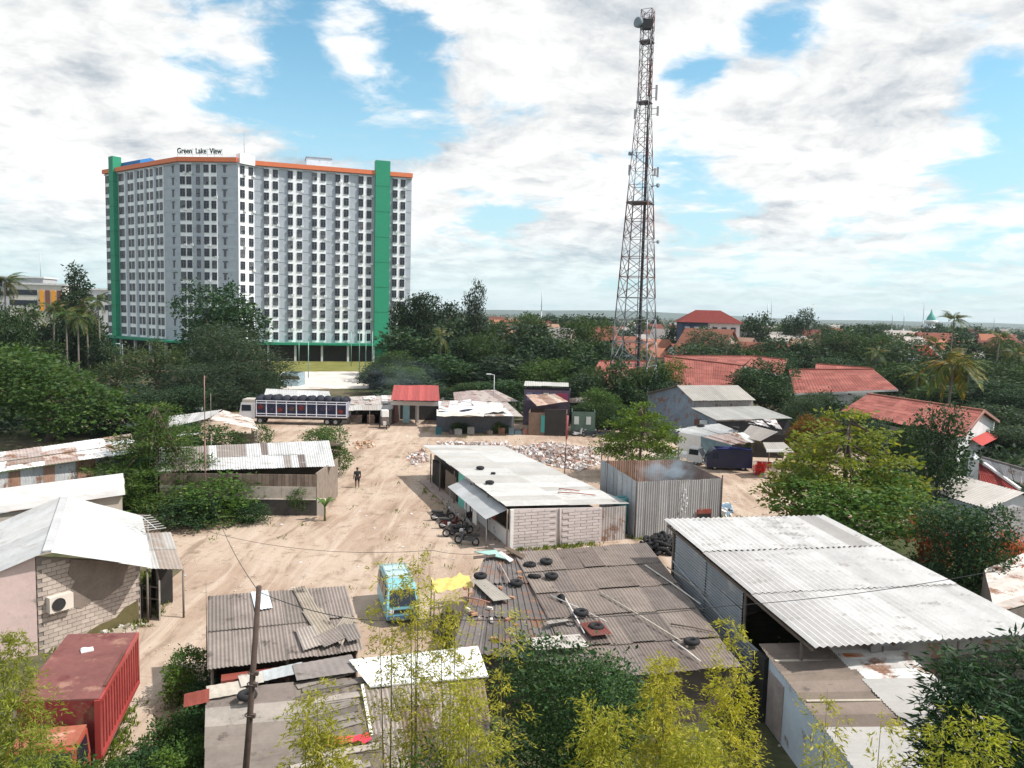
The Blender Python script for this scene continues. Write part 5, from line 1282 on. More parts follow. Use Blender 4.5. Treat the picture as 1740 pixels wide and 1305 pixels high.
# hedge rows of wild shrubs at lower left
for i, (x, y, w, D) in enumerate(((318, 1085, 75, 29.5), (345, 1130, 60, 27.5), (305, 1120, 60, 28.5), (330, 1175, 70, 26), (300, 1200, 80, 25), (265, 1225, 70, 24.3), (330, 1240, 90, 24), (240, 1255, 80, 23.2), (290, 1275, 90, 22.8), (350, 1290, 80, 22.3), (200, 1275, 70, 22.5), (120, 1245, 80, 21.6), (60, 1270, 90, 21.0), (20, 1200, 90, 22.5))):
    plant('wild_shrub', '%s wild shrub %s' % (('bright', 'dark')[i % 2], ['at the left corner of the grey shed', 'under the left eave of the grey shed', 'nearest the dirt track by the grey shed', 'beside the prop pole of the grey shed', 'at the middle of the overgrown strip', 'on the truck side of the overgrown strip', 'left of the patchwork shack', 'behind the container truck cab, right side', 'low in the strip left of the patchwork shack', 'at the foot of the patchwork shack', 'at the cab of the container truck', 'in front of the truck cab', 'at the lower left corner', 'beside the pink wall at the left edge'][i]), x, y, w * 1.25, D, 'bush', i % 2, [(1.1, 1.3, .9), (.9, 1.05, .9), (1.5, 1.5, .8)][i % 3], 'wild shrubs of the overgrown strip', cat='shrub')
# banana plant by the blue tarpaulin
def banana(label, px, py, h, seed):
    R = random.Random(seed); b = V3(G(px, py), 0); o = thing('banana_plant', label, 'plant', b)
    mb = MB(); mb.tube([(0, 0, 0), (0, 0, h * .5)], [.09, .06], 6); mb.build('stem', mat('banana_stem', (.16, .17, .07), .8, .2), o, local=True)
    for k in range(6):
        a = k * 1.1 + R.uniform(-.2, .2); t = h * R.uniform(.55, .8); V = []; Fq = []; d = Vector((math.cos(a), math.sin(a), 0)); s = Vector((-d.y, d.x, 0))
        for i in range(6):
            u = i / 5; c = Vector((0, 0, h * .48)) + d * (t * u * .6) + Vector((0, 0, t * (1.1 * u - .75 * u * u))); w = .17 * math.sin(math.pi * (.1 + .85 * u)) * h * .5
            V += [c - s * w + Vector((0, 0, .04)), c + s * w + Vector((0, 0, .04))]
            if i: q = 2 * i; Fq.append((q - 2, q - 1, q + 1, q))
        me = fast_mesh('leaf', np.array([tuple(v) for v in V]), np.array(Fq)); me.materials.append(LEAF_G); put('leaf', me, o, (1.3, 1.4, 1.0))
banana('banana plant at the right corner of the boarded shed', 552, 885, 2.1, 3)
banana('banana plant at the trees behind the shacks', 660, 650, 3.0, 5)

# --- foreground: dark dense tree, mango, bamboo
def near_tree(label, x, ytop, wpx, D, leaf, lw, m, ncl, lpc, col, seed, zc=.6, droop=0., clr=.05, name='broadleaf_tree'):
    p = AT(x, ytop, D); h = p.z; w = wpx * D / F_PX; o = thing(name, label, 'tree', (p.x, p.y, 0))
    bl = [(a * w, b * w, c * h, d * w, d * w, e * h) for a, b, c, d, e in blobset_near(seed)]
    cr = crown_mesh('crown', m, bl, ncl, lpc, leaf, lw, clr * w, seed, up=.5, droop=droop, inner=.2); put('crown', cr, o, col)
    me = trunk_mesh('trunk', h * .6, .13, [b[:3] for b in bl], seed, .1); put('trunk', me, o)
def blobset_near(seed):
    R = random.Random(seed); out = [(0, 0, .62, .30, .30)]
    for k in range(9): a = k * .7; q = R.uniform(.18, .30); out.append((q * math.cos(a), q * math.sin(a), R.uniform(.42, .86), R.uniform(.15, .22), R.uniform(.12, .18)))
    return out
near_tree('dense dark green tree at bottom centre behind the bamboo', 985, 1092, 330, 22, .115, .55, LEAF_D, 2900, 13, (1.2, 1.25, .9), 3)
near_tree('dark mango tree with long leaves at the lower right corner', 1690, 1085, 300, 17.5, .24, .22, LEAF_D, 1600, 14, (.9, 1.0, .95), 8, droop=.2)
near_tree('leafy green bush below the ribbed brown roof', 690, 1262, 190, 16.5, .10, .55, LEAF_G, 420, 12, (1.0, 1.1, .9), 5, name='leafy_tree')

def bamboo(label, x, ytop, D, ncul, spread, seed, dens=1.0, col=(1, 1, 1), group=None, bottom=.3, side=.9, hvar=.25):
    r = np.random.default_rng(seed); p = AT(x, ytop, D); h = p.z; o = thing('bamboo_clump', label, 'bamboo', (p.x, p.y, 0), 0, group)
    Ps, Ds = [], []
    for k in range(ncul):
        a = r.uniform(0, 6.28); q = spread * r.uniform(.05, 1) if k else 0; hh = h * (1 - hvar * r.random() * (k > 0))
        lean = np.array([math.cos(a), math.sin(a)]) * q
        f = lambda t: np.array([lean[0] * (.3 + .7 * t ** 1.6), lean[1] * (.3 + .7 * t ** 1.6), hh * (t - .03 * t ** 4)])
        mb = MB(); mb.tube([f(t) for t in np.linspace(0, 1, 7)], [.028, .026, .023, .019, .014, .009, .003], 5); mb.build('culm', mat('bamboo_culm', (.17, .16, .05), .6, .25, 3.), o, local=True)
        nn = int(27 * dens)
        for i in range(nn):
            t = bottom + (1 - bottom) * (i + r.random()) / nn; c = f(t); env = side * (.35 + .75 * math.sin(math.pi * min(1, (1 - t) / (1 - bottom) * .8 + .12)))
            for b in range(5):
                az = r.uniform(0, 6.28); L = env * r.uniform(.3, 1.0) ** 1.3; m = 17
                tt = np.linspace(.3, 1, m)[:, None] ** .7
                br = c[None] + np.array([math.cos(az), math.sin(az), 0])[None] * L * tt + np.array([0, 0, 1.0])[None] * (L * (.38 * tt - .62 * tt ** 2))
                Ps.append(br + r.normal(size=(m, 3)) * .045); dv = np.array([math.cos(az), math.sin(az), -.25])[None] * .8 + r.normal(size=(m, 3)) * .55; Ds.append(dv)
    P = np.concatenate(Ps); Dv = np.concatenate(Ds); N = r.normal(size=P.shape) * .6 + np.array([0, 0, .8]); L = r.uniform(.065, .16, len(P))
    put('foliage', leaves_mesh('foliage', P, Dv, N, L, L * .24, LEAF_B), o, col)
for i, a in enumerate(((  'bamboo clump in front of the pink wall at the left edge', 30, 1052, 17.5, 5, .6, 1, .9, (.62, .72, .7)),
        ('low bamboo clump at bottom left in front of the container truck', 70, 1190, 15.5, 4, .5, 2, .8, (.5, .65, .6)),
        ('feathery bamboo clump right of the wooden pole at the bottom', 540, 1140, 15.5, 6, .6, 3, 1.0, (.85, .88, .9)),
        ('tall thin bamboo with bare culms over the teal van', 712, 912, 18.5, 3, .55, 4, .75, (1, 1, 1)),
        ('tall wispy bamboo crossing the left side of the teal van', 668, 920, 18.2, 2, .35, 15, .7, (1, 1, .95)),
        ('slim bamboo over the yellow tarpaulin', 775, 985, 18, 3, .6, 5, .8, (1, 1, .9)),
        ('single slim bamboo on the dark tin roof side', 856, 1015, 18, 1, .2, 6, .7, (1, 1, .9)),
        ('bamboo tuft left of the dense dark tree', 800, 1120, 16.5, 4, .6, 7, .9, (.9, .95, .9)),
        ('broad bamboo clump in front of the dense dark tree', 1010, 1165, 16, 5, .75, 8, 1.0, (.85, .9, .8)),
        ('bamboo clump right of the dense dark tree', 1130, 1098, 17, 5, .6, 9, 1.0, (1, 1, .85)),
        ('tall bamboo plume beside the black shutter of the white building', 1252, 1035, 17.5, 3, .32, 10, 1.15, (1.05, 1.05, .85)),
        ('thin bamboo in front of the pale blue wall', 1408, 1150, 15, 2, .3, 11, .55, (1, 1, .95)),
        ('arching bamboo over the pale roof at lower right', 1500, 1185, 14.5, 2, .5, 12, .6, (.95, .95, .9)),
        ('yellow bamboo clump in front of the mango tree', 1660, 1180, 13.5, 5, .6, 13, 1.0, (.85, .95, .7)),
        ('bamboo clump at the bottom between the dark tree and the plume', 1190, 1180, 15, 5, .5, 14, 1.0, (.9, .95, .8)))):
    bamboo(*a)
# ------------------------------------------------------------------ vehicles
def wheel(parent, c, r=.32, w=.2, axis=(0, 1, 0), rim=(.35, .35, .36)):
    c = Vector(c); ax = Vector(axis)
    mb = MB(); mb.torus(c, r * .72, r * .29, 16, 7, axis, w / (r * .58)); t = mb.build('tyre', RUBBER, parent, local=True)
    mb = MB(); mb.tube([c - ax * w * .35, c + ax * w * .35], r * .52, 12); mb.build('rim', METAL, t, rim, local=True)
    return t
def facing(a, b): d = Vector(b) - Vector(a); return math.atan2(d.y, d.x)

def container_truck():
    zt, zb = 2.95, 1.0
    rR, fR, rL = (V3(G(231, 1077, zt), 0), V3(G(166, 1190, zt), 0), V3(G(117, 1080, zt), 0))
    w = rL - rR; fL = fR + w; ax = (fR - rR).normalized(); sd = w.normalized()
    root = thing('container_truck', 'rusty red box truck with ribbed container parked at lower left', 'truck', (fR + fL) / 2)
    red, top = (.36, .035, .03), (.20, .045, .04)
    mb = MB(); mb.hexa([V3(p, zb) for p in (rR, fR, fL, rL)] + [V3(p, zt) for p in (rR, fR, fL, rL)]); box = mb.build('container_body', RUSTTIN, root, (.20, .03, .03))
    mb = MB(); e = .03; mb.hexa([V3(p, zt) for p in (rR - sd * e, fR - sd * e, fL + sd * e, rL + sd * e)] + [V3(p, zt + .06) for p in (rR - sd * e, fR - sd * e, fL + sd * e, rL + sd * e)]); mb.build('container_roof', mat('weathered_red_roof', (.17, .065, .058), .8, .3, .8, stain=[((.30, .16, .12), .35, 1.1), ((.12, .03, .03), .3, .7)]), root)
    n = 15
    for k in range(n):
        a = lerp(rR, fR, (k + .12) / n); b = lerp(rR, fR, (k + .62) / n); o = -sd * .05
        mb = MB(); mb.hexa([V3(a, zb + .12), V3(b, zb + .12), V3(b + o, zb + .12), V3(a + o, zb + .12), V3(a, zt - .1), V3(b, zt - .1), V3(b + o, zt - .1), V3(a + o, zt - .1)]); mb.build('side_rib', mat('scuffed_red_paint', (1, 1, 1), .55, .22, 1.5, obj=True, stain=[((.16, .05, .04), .22, 1.3), ((.40, .20, .16), .14, 3.)], rnd=.08), box, (.36, .065, .058))
    for z in (zb + .05, zt - .03): mb = MB(); mb.bar(V3(rR, z) - sd * .05, V3(fR, z) - sd * .05, .12, .14); mb.build('side_rail', BODY, root, (.34, .05, .045))
    for p in (rR, fR): mb = MB(); mb.box((p.x, p.y, (zb + zt) / 2), (.17, .17, zt - zb + .04), math.atan2(ax.y, ax.x)); mb.build('corner_post', BODY, root, (.30, .045, .04))
    mb = MB(); mb.bar(lerp(V3(rR, zt + .1), V3(fR, zt + .1), .35) - sd * .02, lerp(V3(rR, zt + .1), V3(fR, zt + .1), .85) - sd * .02, .07); mb.build('loose_pipe', RUSTTIN, root, (.12, .05, .04))
    c = lerp((fR + fL) / 2, (rR + rL) / 2, .5); mb = MB(); L = (fR - rR).length
    mb.box((c.x, c.y, .82), (L + .2, .8, .3), math.atan2(ax.y, ax.x)); mb.build('chassis', TRIM, root)
    ang = math.atan2(ax.y, ax.x)
    # cab
    cb = (fR + fL) / 2 + ax * .95; cw = 1.02
    X = lambda a, b, z: Vector((cb.x + ax.x * a + sd.x * b, cb.y + ax.y * a + sd.y * b, z))
    mb = MB(); mb.hexa([X(-.7, -cw, .6), X(.85, -cw, .6), X(.85, cw, .6), X(-.7, cw, .6), X(-.7, -cw, 1.45), X(.85, -cw, 1.4), X(.85, cw, 1.4), X(-.7, cw, 1.45)])
    mb.hexa([X(-.7, -cw, 1.45), X(.85, -cw, 1.4), X(.85, cw, 1.4), X(-.7, cw, 1.45), X(-.7, -cw * .92, 2.2), X(.55, -cw * .92, 2.2), X(.55, cw * .92, 2.2), X(-.7, cw * .92, 2.2)]); cab = mb.build('cab', BODY, root, (.36, .08, .05))
    mb = MB(); mb.hexa([X(-.5, -cw - .01, 1.5), X(.62, -cw - .01, 1.46), X(.62, -cw + .05, 1.46), X(-.5, -cw + .05, 1.5), X(-.5, -cw * .93 - .02, 2.1), X(.42, -cw * .93 - .02, 2.1), X(.42, -cw * .9, 2.1), X(-.5, -cw * .9, 2.1)]); mb.build('side_window', GLASS, cab)
    mb = MB(); mb.hexa([X(.80, -cw * .9, 1.46), X(.87, -cw * .9, 1.44), X(.87, cw * .9, 1.44), X(.80, cw * .9, 1.46), X(.5, -cw * .85, 2.12), X(.585, -cw * .85, 2.12), X(.585, cw * .85, 2.12), X(.5, cw * .85, 2.12)]); mb.build('windscreen', GLASS, cab)
    mb = MB(); mb.box(X(-.1, 0, 2.24), (1.15, 1.8, .05), ang); mb.build('cab_roof', mat('rusty_orange_roof', (.34, .11, .07), .8, .3, 1.2, stain=((.5, .28, .2), .4, 1.4)), cab)
    for b in (-.85, .85):
        for a in (-L * .75, .2): t = MB(); p = cb + ax * (a) + sd * b; t.torus((p.x, p.y, .45), .32, .13, 16, 7, tuple(sd), 1.0); w_ = t.build('wheel', RUBBER, root); m2 = MB(); m2.tube([Vector((p.x, p.y, .45)) - sd * .1, Vector((p.x, p.y, .45)) + sd * .1], .22, 12); m2.build('rim', METAL, w_, (.25, .1, .08))
    mb = MB(); p = lerp(rL, rR, .45) * .7 + lerp(fL, fR, .45) * .3; mb.box((p.x, p.y, zt + .09), (.4, .3, .05), .6); mb.ball((p.x - .1, p.y, zt + .12), (.16, .1, .06), 7, 4); mb.build('paper_scrap', CLOTH, root, (.75, .75, .75))
container_truck()

def van_body(root, L, W, H, col, nose=.55, win=True, glass_h=(.52, .86), cut=.0):
    """one-box van, x forward; body built from side profile with roof narrowing"""
    h0 = .32
    prof = [(-L / 2, h0), (L / 2 - .05, h0), (L / 2, h0 + .25), (L / 2 - .05, H * .50), (L / 2 - nose, H * .90), (L / 2 - nose - .25, H), (-L / 2 + .2, H), (-L / 2, H * .92)]
    mb = MB(); n = len(prof); yo = [W / 2 if z < H * .55 else W / 2 * (1 - .16 * (z - H * .55) / (H * .45)) for x, z in prof]
    V = [(x, y, z) for (x, z), y in zip(prof, yo)] + [(x, -y, z) for (x, z), y in zip(prof, yo)]
    mb.add(V, [tuple(range(n)), tuple(range(2 * n - 1, n - 1, -1))] + [(i, n + i, n + (i + 1) % n, (i + 1) % n) for i in range(n)]); body = mb.build('body', BODY, root, col, local=True)
    return body
def side_win(root, x0, x1, y, z0, z1, s, slope=.07):
    mb = MB(); t = .02 * s
    mb.hexa([(x0, y, z0), (x1, y, z0), (x1, y + t, z0), (x0, y + t, z0), (x0 + .03, y - slope * s, z1), (x1 - .03, y - slope * s, z1), (x1 - .03, y - slope * s + t, z1), (x0 + .03, y - slope * s + t, z1)]); return mb.build('side_window', GLASS, root, local=True)

def teal_van():
    rb, fb = V3(G(668, 1012), 0), V3(G(694, 1074), 0)
    p = V3((G(662, 1004) + G(690, 1078)) / 2, 0); a = facing(G(664, 1008), G(692, 1080))
    o = thing('minibus', 'turquoise minibus parked facing the viewer beside the yellow tarpaulin', 'minibus', p, a)
    L, W, H = 4.0, 1.6, 1.95; body = van_body(o, L, W, H, (.20, .46, .52), .5)
    for s in (-1, 1):
        for x0, x1 in ((-1.85, -.95), (-.88, .15), (.24, 1.15)): side_win(body, x0, x1, s * W / 2 * 1.0, 1.12, 1.68, s)
    mb = MB(); mb.hexa([(1.93, -.66, 1.06), (1.97, -.66, 1.04), (1.97, .66, 1.04), (1.93, .66, 1.06), (1.53, -.60, 1.70), (1.57, -.60, 1.70), (1.57, .60, 1.70), (1.53, .60, 1.70)]); mb.build('windscreen', GLASS, body, local=True)
    mb = MB(); mb.bb((-2.03, -.6, 1.1), (-1.99, .6, 1.68)); mb.build('rear_window', GLASS, body, local=True)
    mb = MB(); mb.bb((-1.5, -.62, H), (.6, .62, H + .05)); mb.build('roof_panel', BODY, o, (.42, .60, .64), local=True)
    mb = MB()
    for x in (-1.3, -.4, .5): mb.bar((x, -.6, H + .12), (x, .6, H + .12), .04)
    for s in (-1, 1): mb.bar((-1.4, .6 * s, H + .12), (.6, .6 * s, H + .12), .04)
    mb.build('roof_rack', METAL, o, (.4, .45, .46), local=True)
    mb = MB(); mb.bb((1.98, -.75, .38), (2.08, .75, .58)); mb.build('front_bumper', PAINT, o, (.05, .12, .22), local=True)
    mb = MB(); mb.bb((1.98, -.45, .70), (2.02, .45, .86)); mb.build('grille', TRIM, o, local=True)
    for s in (-1, 1):
        mb = MB(); mb.tube([(1.97, s * .58, .78), (2.03, s * .58, .78)], .11, 10); mb.build('headlight', METAL, o, (.8, .8, .8), local=True)
        for x in (-1.2, 1.25): wheel(o, (x, s * .68, .30), .30, .18)
teal_van()

def cargo_truck():
    a, b = V3(G(592, 722), 0), V3(G(410, 718), 0)
    c = (a + b) / 2; ang = facing(a, b); L = (b - a).length
    o = thing('cargo_truck', 'long white-framed cargo truck loaded high with dark bundles', 'truck', c, ang)
    bx0, bx1, W = -L / 2, L / 2 - 2.3, 2.4
    mb = MB(); mb.bb((bx0, -W / 2, 1.0), (bx1, W / 2, 1.2)); mb.build('cargo_floor', WOOD, o, (.25, .2, .16), local=True)
    mb = MB(); mb.bb((bx0 + .2, -.45, .65), (L / 2 - .4, .45, 1.0)); mb.build('chassis', TRIM, o, local=True)
    mb = MB(); mb.bb((bx0 + .1, -W / 2 + .12, 1.2), (bx1 - .1, W / 2 - .12, 3.2)); mb.build('tarpaulin', CLOTH, o, (.035, .04, .075), local=True)
    R = random.Random(3); n = 11
    for k in range(n):
        x = lerp(bx0 + .5, bx1 - .4, k / (n - 1)); z = 3.25
        for y in (-.55, .5):
            mb = MB(); mb.ball((x + R.uniform(-.2, .2), y, z + R.uniform(0, .12)), (.62, .6, .42 + R.uniform(0, .18)), 10, 6); mb.build('bundle', CLOTH, o, (.04, .042, .055), local=True)
        mb = MB(); mb.tube([(x, -1.12, 3.1), (x + .25, -.6, 3.66), (x + .5, -.1, 3.5)], .035, 5); mb.build('rope', CLOTH, o, (.4, .42, .5), local=True)
    white = (.70, .71, .78); nb = 9
    for s in (-1, 1):
        for k in range(nb + 1):
            x = lerp(bx0 + .05, bx1 - .05, k / nb); mb = MB(); mb.box((x, s * W / 2, 2.15), (.11, .08, 2.1)); mb.build('stake', PAINT, o, white, local=True)
        for z in (1.15, 1.45, 2.85, 3.15): mb = MB(); mb.box(((bx0 + bx1) / 2, s * (W / 2 + .05), z), (bx1 - bx0, .06, .10)); mb.build('rail', PAINT, o, white, local=True)
        for k in range(nb):
            x = lerp(bx0, bx1, (k + .5) / nb); mb = MB(); mb.ball((x + R.uniform(-.2, .2), s * (W / 2 - .1), 2.0 + R.uniform(-.3, .3)), (.42, .12, .34), 8, 5); mb.build('bundle', CLOTH, o, R.choice([(.05, .05, .08), (.10, .06, .05), (.16, .04, .04), (.06, .05, .09)]), local=True)
    mb = MB(); mb.box((bx0, 0, 2.15), (.1, W, 2.0)); mb.build('tail_frame', PAINT, o, (.3, .3, .36), local=True)
    # cab
    x0, x1 = bx1 + .15, L / 2
    mb = MB(); mb.hexa([(x0, -1.15, .8), (x1, -1.15, .8), (x1, 1.15, .8), (x0, 1.15, .8), (x0, -1.1, 2.85), (x1 - .35, -1.1, 2.85), (x1 - .35, 1.1, 2.85), (x0, 1.1, 2.85)]); cab = mb.build('cab', BODY, o, (.62, .62, .64), local=True)
    mb = MB(); mb.hexa([(x1 - .18, -1.02, 1.75), (x1 - .12, -1.02, 1.75), (x1 - .12, 1.02, 1.75), (x1 - .18, 1.02, 1.75), (x1 - .36, -.98, 2.65), (x1 - .30, -.98, 2.65), (x1 - .30, .98, 2.65), (x1 - .36, .98, 2.65)]); mb.build('windscreen', GLASS, cab, local=True)
    for s in (-1, 1): side_win(cab, x0 + .5, x1 - .4, s * 1.13, 1.75, 2.55, s, .02)
    mb = MB(); mb.bb((x0 + .1, -1.1, 2.86), (x1 - .5, 1.1, 3.25)); mb.build('roof_load', CLOTH, cab, (.45, .42, .38), local=True)
    mb = MB(); mb.bb((x1 - .02, -1.1, .6), (x1 + .12, 1.1, .85)); mb.build('bumper', PAINT, o, (.2, .2, .22), local=True)
    for s in (-1, 1):
        for x in (bx0 + 1.5, bx0 + 2.6, bx1 - .5, x1 - .7): wheel(o, (x, s * 1.02, .48), .48, .28)
        mb = MB(); mb.bb((x1 + .02, s * 1.5 - .12, 1.9), (x1 + .12, s * 1.5 + .12, 2.3)); mb.build('wing_mirror', TRIM, cab, local=True)
cargo_truck()

def pickup(label, px, py, ang, col, glass=True):
    o = thing('pickup_truck', label, 'pickup', V3(G(px, py), 0), ang)
    mb = MB(); mb.hexa([(.35, -.78, .35), (2.05, -.78, .35), (2.05, .78, .35), (.35, .78, .35), (.35, -.78, 1.05), (2.0, -.78, 1.0), (2.0, .78, 1.0), (.35, .78, 1.05)])
    mb.hexa([(.35, -.78, 1.05), (2.0, -.78, 1.0), (2.0, .78, 1.0), (.35, .78, 1.05), (.42, -.68, 1.78), (1.4, -.68, 1.78), (1.4, .68, 1.78), (.42, .68, 1.78)]); cab = mb.build('cab', BODY, o, col, local=True)
    mb = MB(); mb.hexa([(1.93, -.68, 1.06), (2.02, -.68, 1.03), (2.02, .68, 1.03), (1.93, .68, 1.06), (1.40, -.62, 1.70), (1.47, -.62, 1.70), (1.47, .62, 1.70), (1.40, .62, 1.70)]); mb.build('windscreen', GLASS, cab, local=True)
    for s in (-1, 1): side_win(cab, .55, 1.6, s * .79, 1.1, 1.65, s, .09)
    mb = MB(); mb.bb((-2.1, -.8, .62), (.3, .8, .70)); mb.build('bed_floor', BODY, o, col, local=True)
    for s in (-1, 1): mb = MB(); mb.bb((-2.1, s * .8 - .03, .6), (.3, s * .8 + .03, 1.0)); mb.build('bed_side', BODY, o, col, local=True)
    mb = MB(); mb.bb((-2.13, -.8, .6), (-2.07, .8, 1.0)); mb.build('tailgate', BODY, o, col, local=True)
    mb = MB(); mb.bb((2.04, -.5, .72), (2.08, .5, .86)); mb.build('grille', TRIM, o, local=True)
    mb = MB(); mb.bb((2.02, -.78, .36), (2.12, .78, .5)); mb.build('bumper', TRIM, o, local=True)
    for s in (-1, 1):
        mb = MB(); mb.bb((2.04, s * .66 - .1, .72), (2.09, s * .66 + .1, .88)); mb.build('headlight', METAL, o, (.8, .8, .8), local=True)
        for x in (-1.3, 1.35): wheel(o, (x, s * .68, .30), .30, .18)
    return o
pickup('white pickup parked by the white tin-roofed building', 1166, 786, math.radians(-35), (.72, .73, .74))
pickup('white pickup half hidden behind the open shelter roof', 350, 715, math.radians(200), (.66, .68, .70))

def blue_van():
    o = thing('van', 'dark blue van with canvas top beside the short palm', 'van', V3(G(1236, 797), 0), math.radians(176))
    b = van_body(o, 4.6, 1.75, 2.15, (.012, .014, .05), .45)
    for s in (-1, 1):
        side_win(b, 1.1, 1.75, s * .875, 1.2, 1.78, s)
        for x in (-1.4, 1.45): wheel(o, (x, s * .75, .32), .32, .2)
    mb = MB(); mb.hexa([(2.20, -.72, 1.12), (2.26, -.72, 1.1), (2.26, .72, 1.1), (2.20, .72, 1.12), (1.90, -.66, 1.85), (1.95, -.66, 1.85), (1.95, .66, 1.85), (1.90, .66, 1.85)]); mb.build('windscreen', GLASS, b, local=True)
    mb = MB(); mb.bb((-2.25, -.8, 2.15), (1.3, .8, 2.22)); mb.build('canvas_top', CLOTH, o, (.025, .03, .11), local=True)
    mb = MB(); mb.bb((2.28, -.8, .4), (2.38, .8, .6)); mb.build('bumper', METAL, o, (.4, .4, .42), local=True)
blue_van()

# motorcycle: wheels, frame, fairing, seat, fork with handlebar, exhaust
def motorcycle(label, p, ang, col=(.03, .03, .035), group=None, lean=.12):
    o = thing('motorcycle', label, 'motorcycle', V3(p, 0), ang, group); o.rotation_euler = (lean, 0, ang)
    for x, nm in ((-.62, 'rear_wheel'), (.64, 'front_wheel')):
        mb = MB(); mb.torus((x, 0, .29), .235, .055, 16, 6, (0, 1, 0)); w = mb.build(nm, RUBBER, o, local=True)
        mb = MB(); mb.tube([(x, -.03, .29), (x, .03, .29)], .07, 8)
        for k in range(5): t = k * 1.2566; mb.bar((x, 0, .29), (x + .2 * math.cos(t), 0, .29 + .2 * math.sin(t)), .025)
        mb.build('rim', METAL, w, (.35, .35, .36), local=True)
    mb = MB(); mb.hexa([(-.45, -.12, .3), (.2, -.12, .3), (.2, .12, .3), (-.45, .12, .3), (-.75, -.11, .66), (.22, -.1, .5), (.22, .1, .5), (-.75, .11, .66)]); mb.build('engine_body', BODY, o, col, local=True)
    mb = MB(); mb.hexa([(-.85, -.10, .66), (.05, -.12, .60), (.05, .12, .60), (-.85, .10, .66), (-.85, -.08, .80), (.02, -.12, .72), (.02, .12, .72), (-.85, .08, .80)]); mb.build('seat', TRIM, o, local=True)
    mb = MB(); mb.hexa([(.22, -.2, .3), (.40, -.22, .3), (.40, .22, .3), (.22, .2, .3), (.30, -.16, .86), (.46, -.12, .92), (.46, .12, .92), (.30, .16, .86)]); mb.build('leg_shield', BODY, o, col, local=True)
    mb = MB(); mb.bar((.64, 0, .29), (.40, 0, .95), .06); mb.bar((.36, -.34, 1.0), (.36, .34, 1.0), .035); mb.build('handlebar_fork', METAL, o, (.15, .15, .16), local=True)
    mb = MB(); mb.box((.46, 0, .93), (.16, .24, .18)); mb.build('headlamp', METAL, o, (.5, .5, .52), local=True)
    mb = MB(); mb.torus((.64, 0, .31), .33, .02, 12, 4, (0, 1, 0)) if False else mb.box((.62, 0, .63), (.34, .1, .03), 0, 0, .35); mb.build('front_fender', BODY, o, col, local=True)
    mb = MB(); mb.tube([(-.1, -.14, .24), (-.5, -.16, .28), (-.85, -.17, .40)], [.025, .045, .05], 7); mb.build('exhaust', METAL, o, (.45, .45, .46), local=True)
    for s in (-1, 1): mb = MB(); mb.bar((.37, s * .25, 1.0), (.33, s * .33, 1.18), .015); mb.box((.33, s * .34, 1.2), (.02, .1, .07)); mb.build('mirror', TRIM, o, local=True)
    return o
for (x, y, a, c, lab) in ((752, 884, 12, (.04, .04, .05), 'farthest grey motorcycle of the row along the repair shed'), (766, 897, 18, (.10, .02, .02), 'dark red motorcycle, second from the far end of the shed row'), (783, 908, 22, (.03, .03, .03), 'black motorcycle in the middle of the shed row'),
                          (774, 912, 196, (.02, .02, .025), 'black motorcycle squeezed second from the near end of the shed row'), (793, 926, 160, (.05, .05, .055), 'nearest motorcycle of the shed row with pale trim'), (800, 885, 60, (.08, .02, .02), 'motorcycle standing against the repair shed front wall')):
    motorcycle(lab, G(x, y), math.radians(a), c)
for (x, y, a, c, lab) in ((982, 741, 20, (.5, .5, .52), 'pale motorcycle first from the dark doorway shack'), (1000, 743, 160, (.02, .02, .03), 'black motorcycle second from the dark doorway shack'), (1018, 743, 170, (.04, .04, .06), 'dark motorcycle third from the dark doorway shack'), (1034, 742, 175, (.03, .03, .03), 'black motorcycle farthest right before the green hut'),
                          (1338, 830, 15, (.02, .02, .02), 'black motorcycle at the left tips of the almond tree'), (1352, 826, 170, (.02, .02, .02), 'black motorcycle half hidden by the almond tree')):
    motorcycle(lab, G(x, y), math.radians(a), c)
# three-wheeled vendor cart
def cart():
    o = thing('three_wheeler', 'three-wheeled motor cart with white box in front of the red kiosk', 'cart', V3(G(655, 728), 0), math.radians(-70))
    mb = MB(); mb.bb((-1.2, -.55, .5), (.3, .55, .62)); mb.build('deck', METAL, o, (.1, .1, .1), local=True)
    mb = MB(); mb.bb((-1.1, -.45, 1.5), (0, .45, 2.35)); mb.build('white_box', PAINT, o, (.75, .74, .72), local=True)
    mb = MB(); mb.bb((-1.1, -.5, .62), (-.05, .5, 1.5)); mb.build('lower_box', CLOTH, o, (.16, .13, .11), local=True)
    mb = MB(); mb.bar((.9, 0, .3), (.55, 0, 1.05), .07); mb.bar((.52, -.38, 1.08), (.52, .38, 1.08), .04); mb.build('handlebar_fork', METAL, o, (.2, .2, .2), local=True)
    mb = MB(); mb.hexa([(.0, -.15, .55), (.6, -.12, .5), (.6, .12, .5), (.0, .15, .55), (.0, -.15, .85), (.5, -.1, .8), (.5, .1, .8), (.0, .15, .85)]); mb.build('saddle', TRIM, o, local=True)
    for p in ((.9, 0, .3), (-.8, .62, .3), (-.8, -.62, .3)): wheel(o, p, .30, .12)
    mb = MB(); mb.bb((.45, -.45, .55), (.95, -.12, 1.0)); mb.build('sack', CLOTH, o, (.55, .5, .48), local=True)
cart()

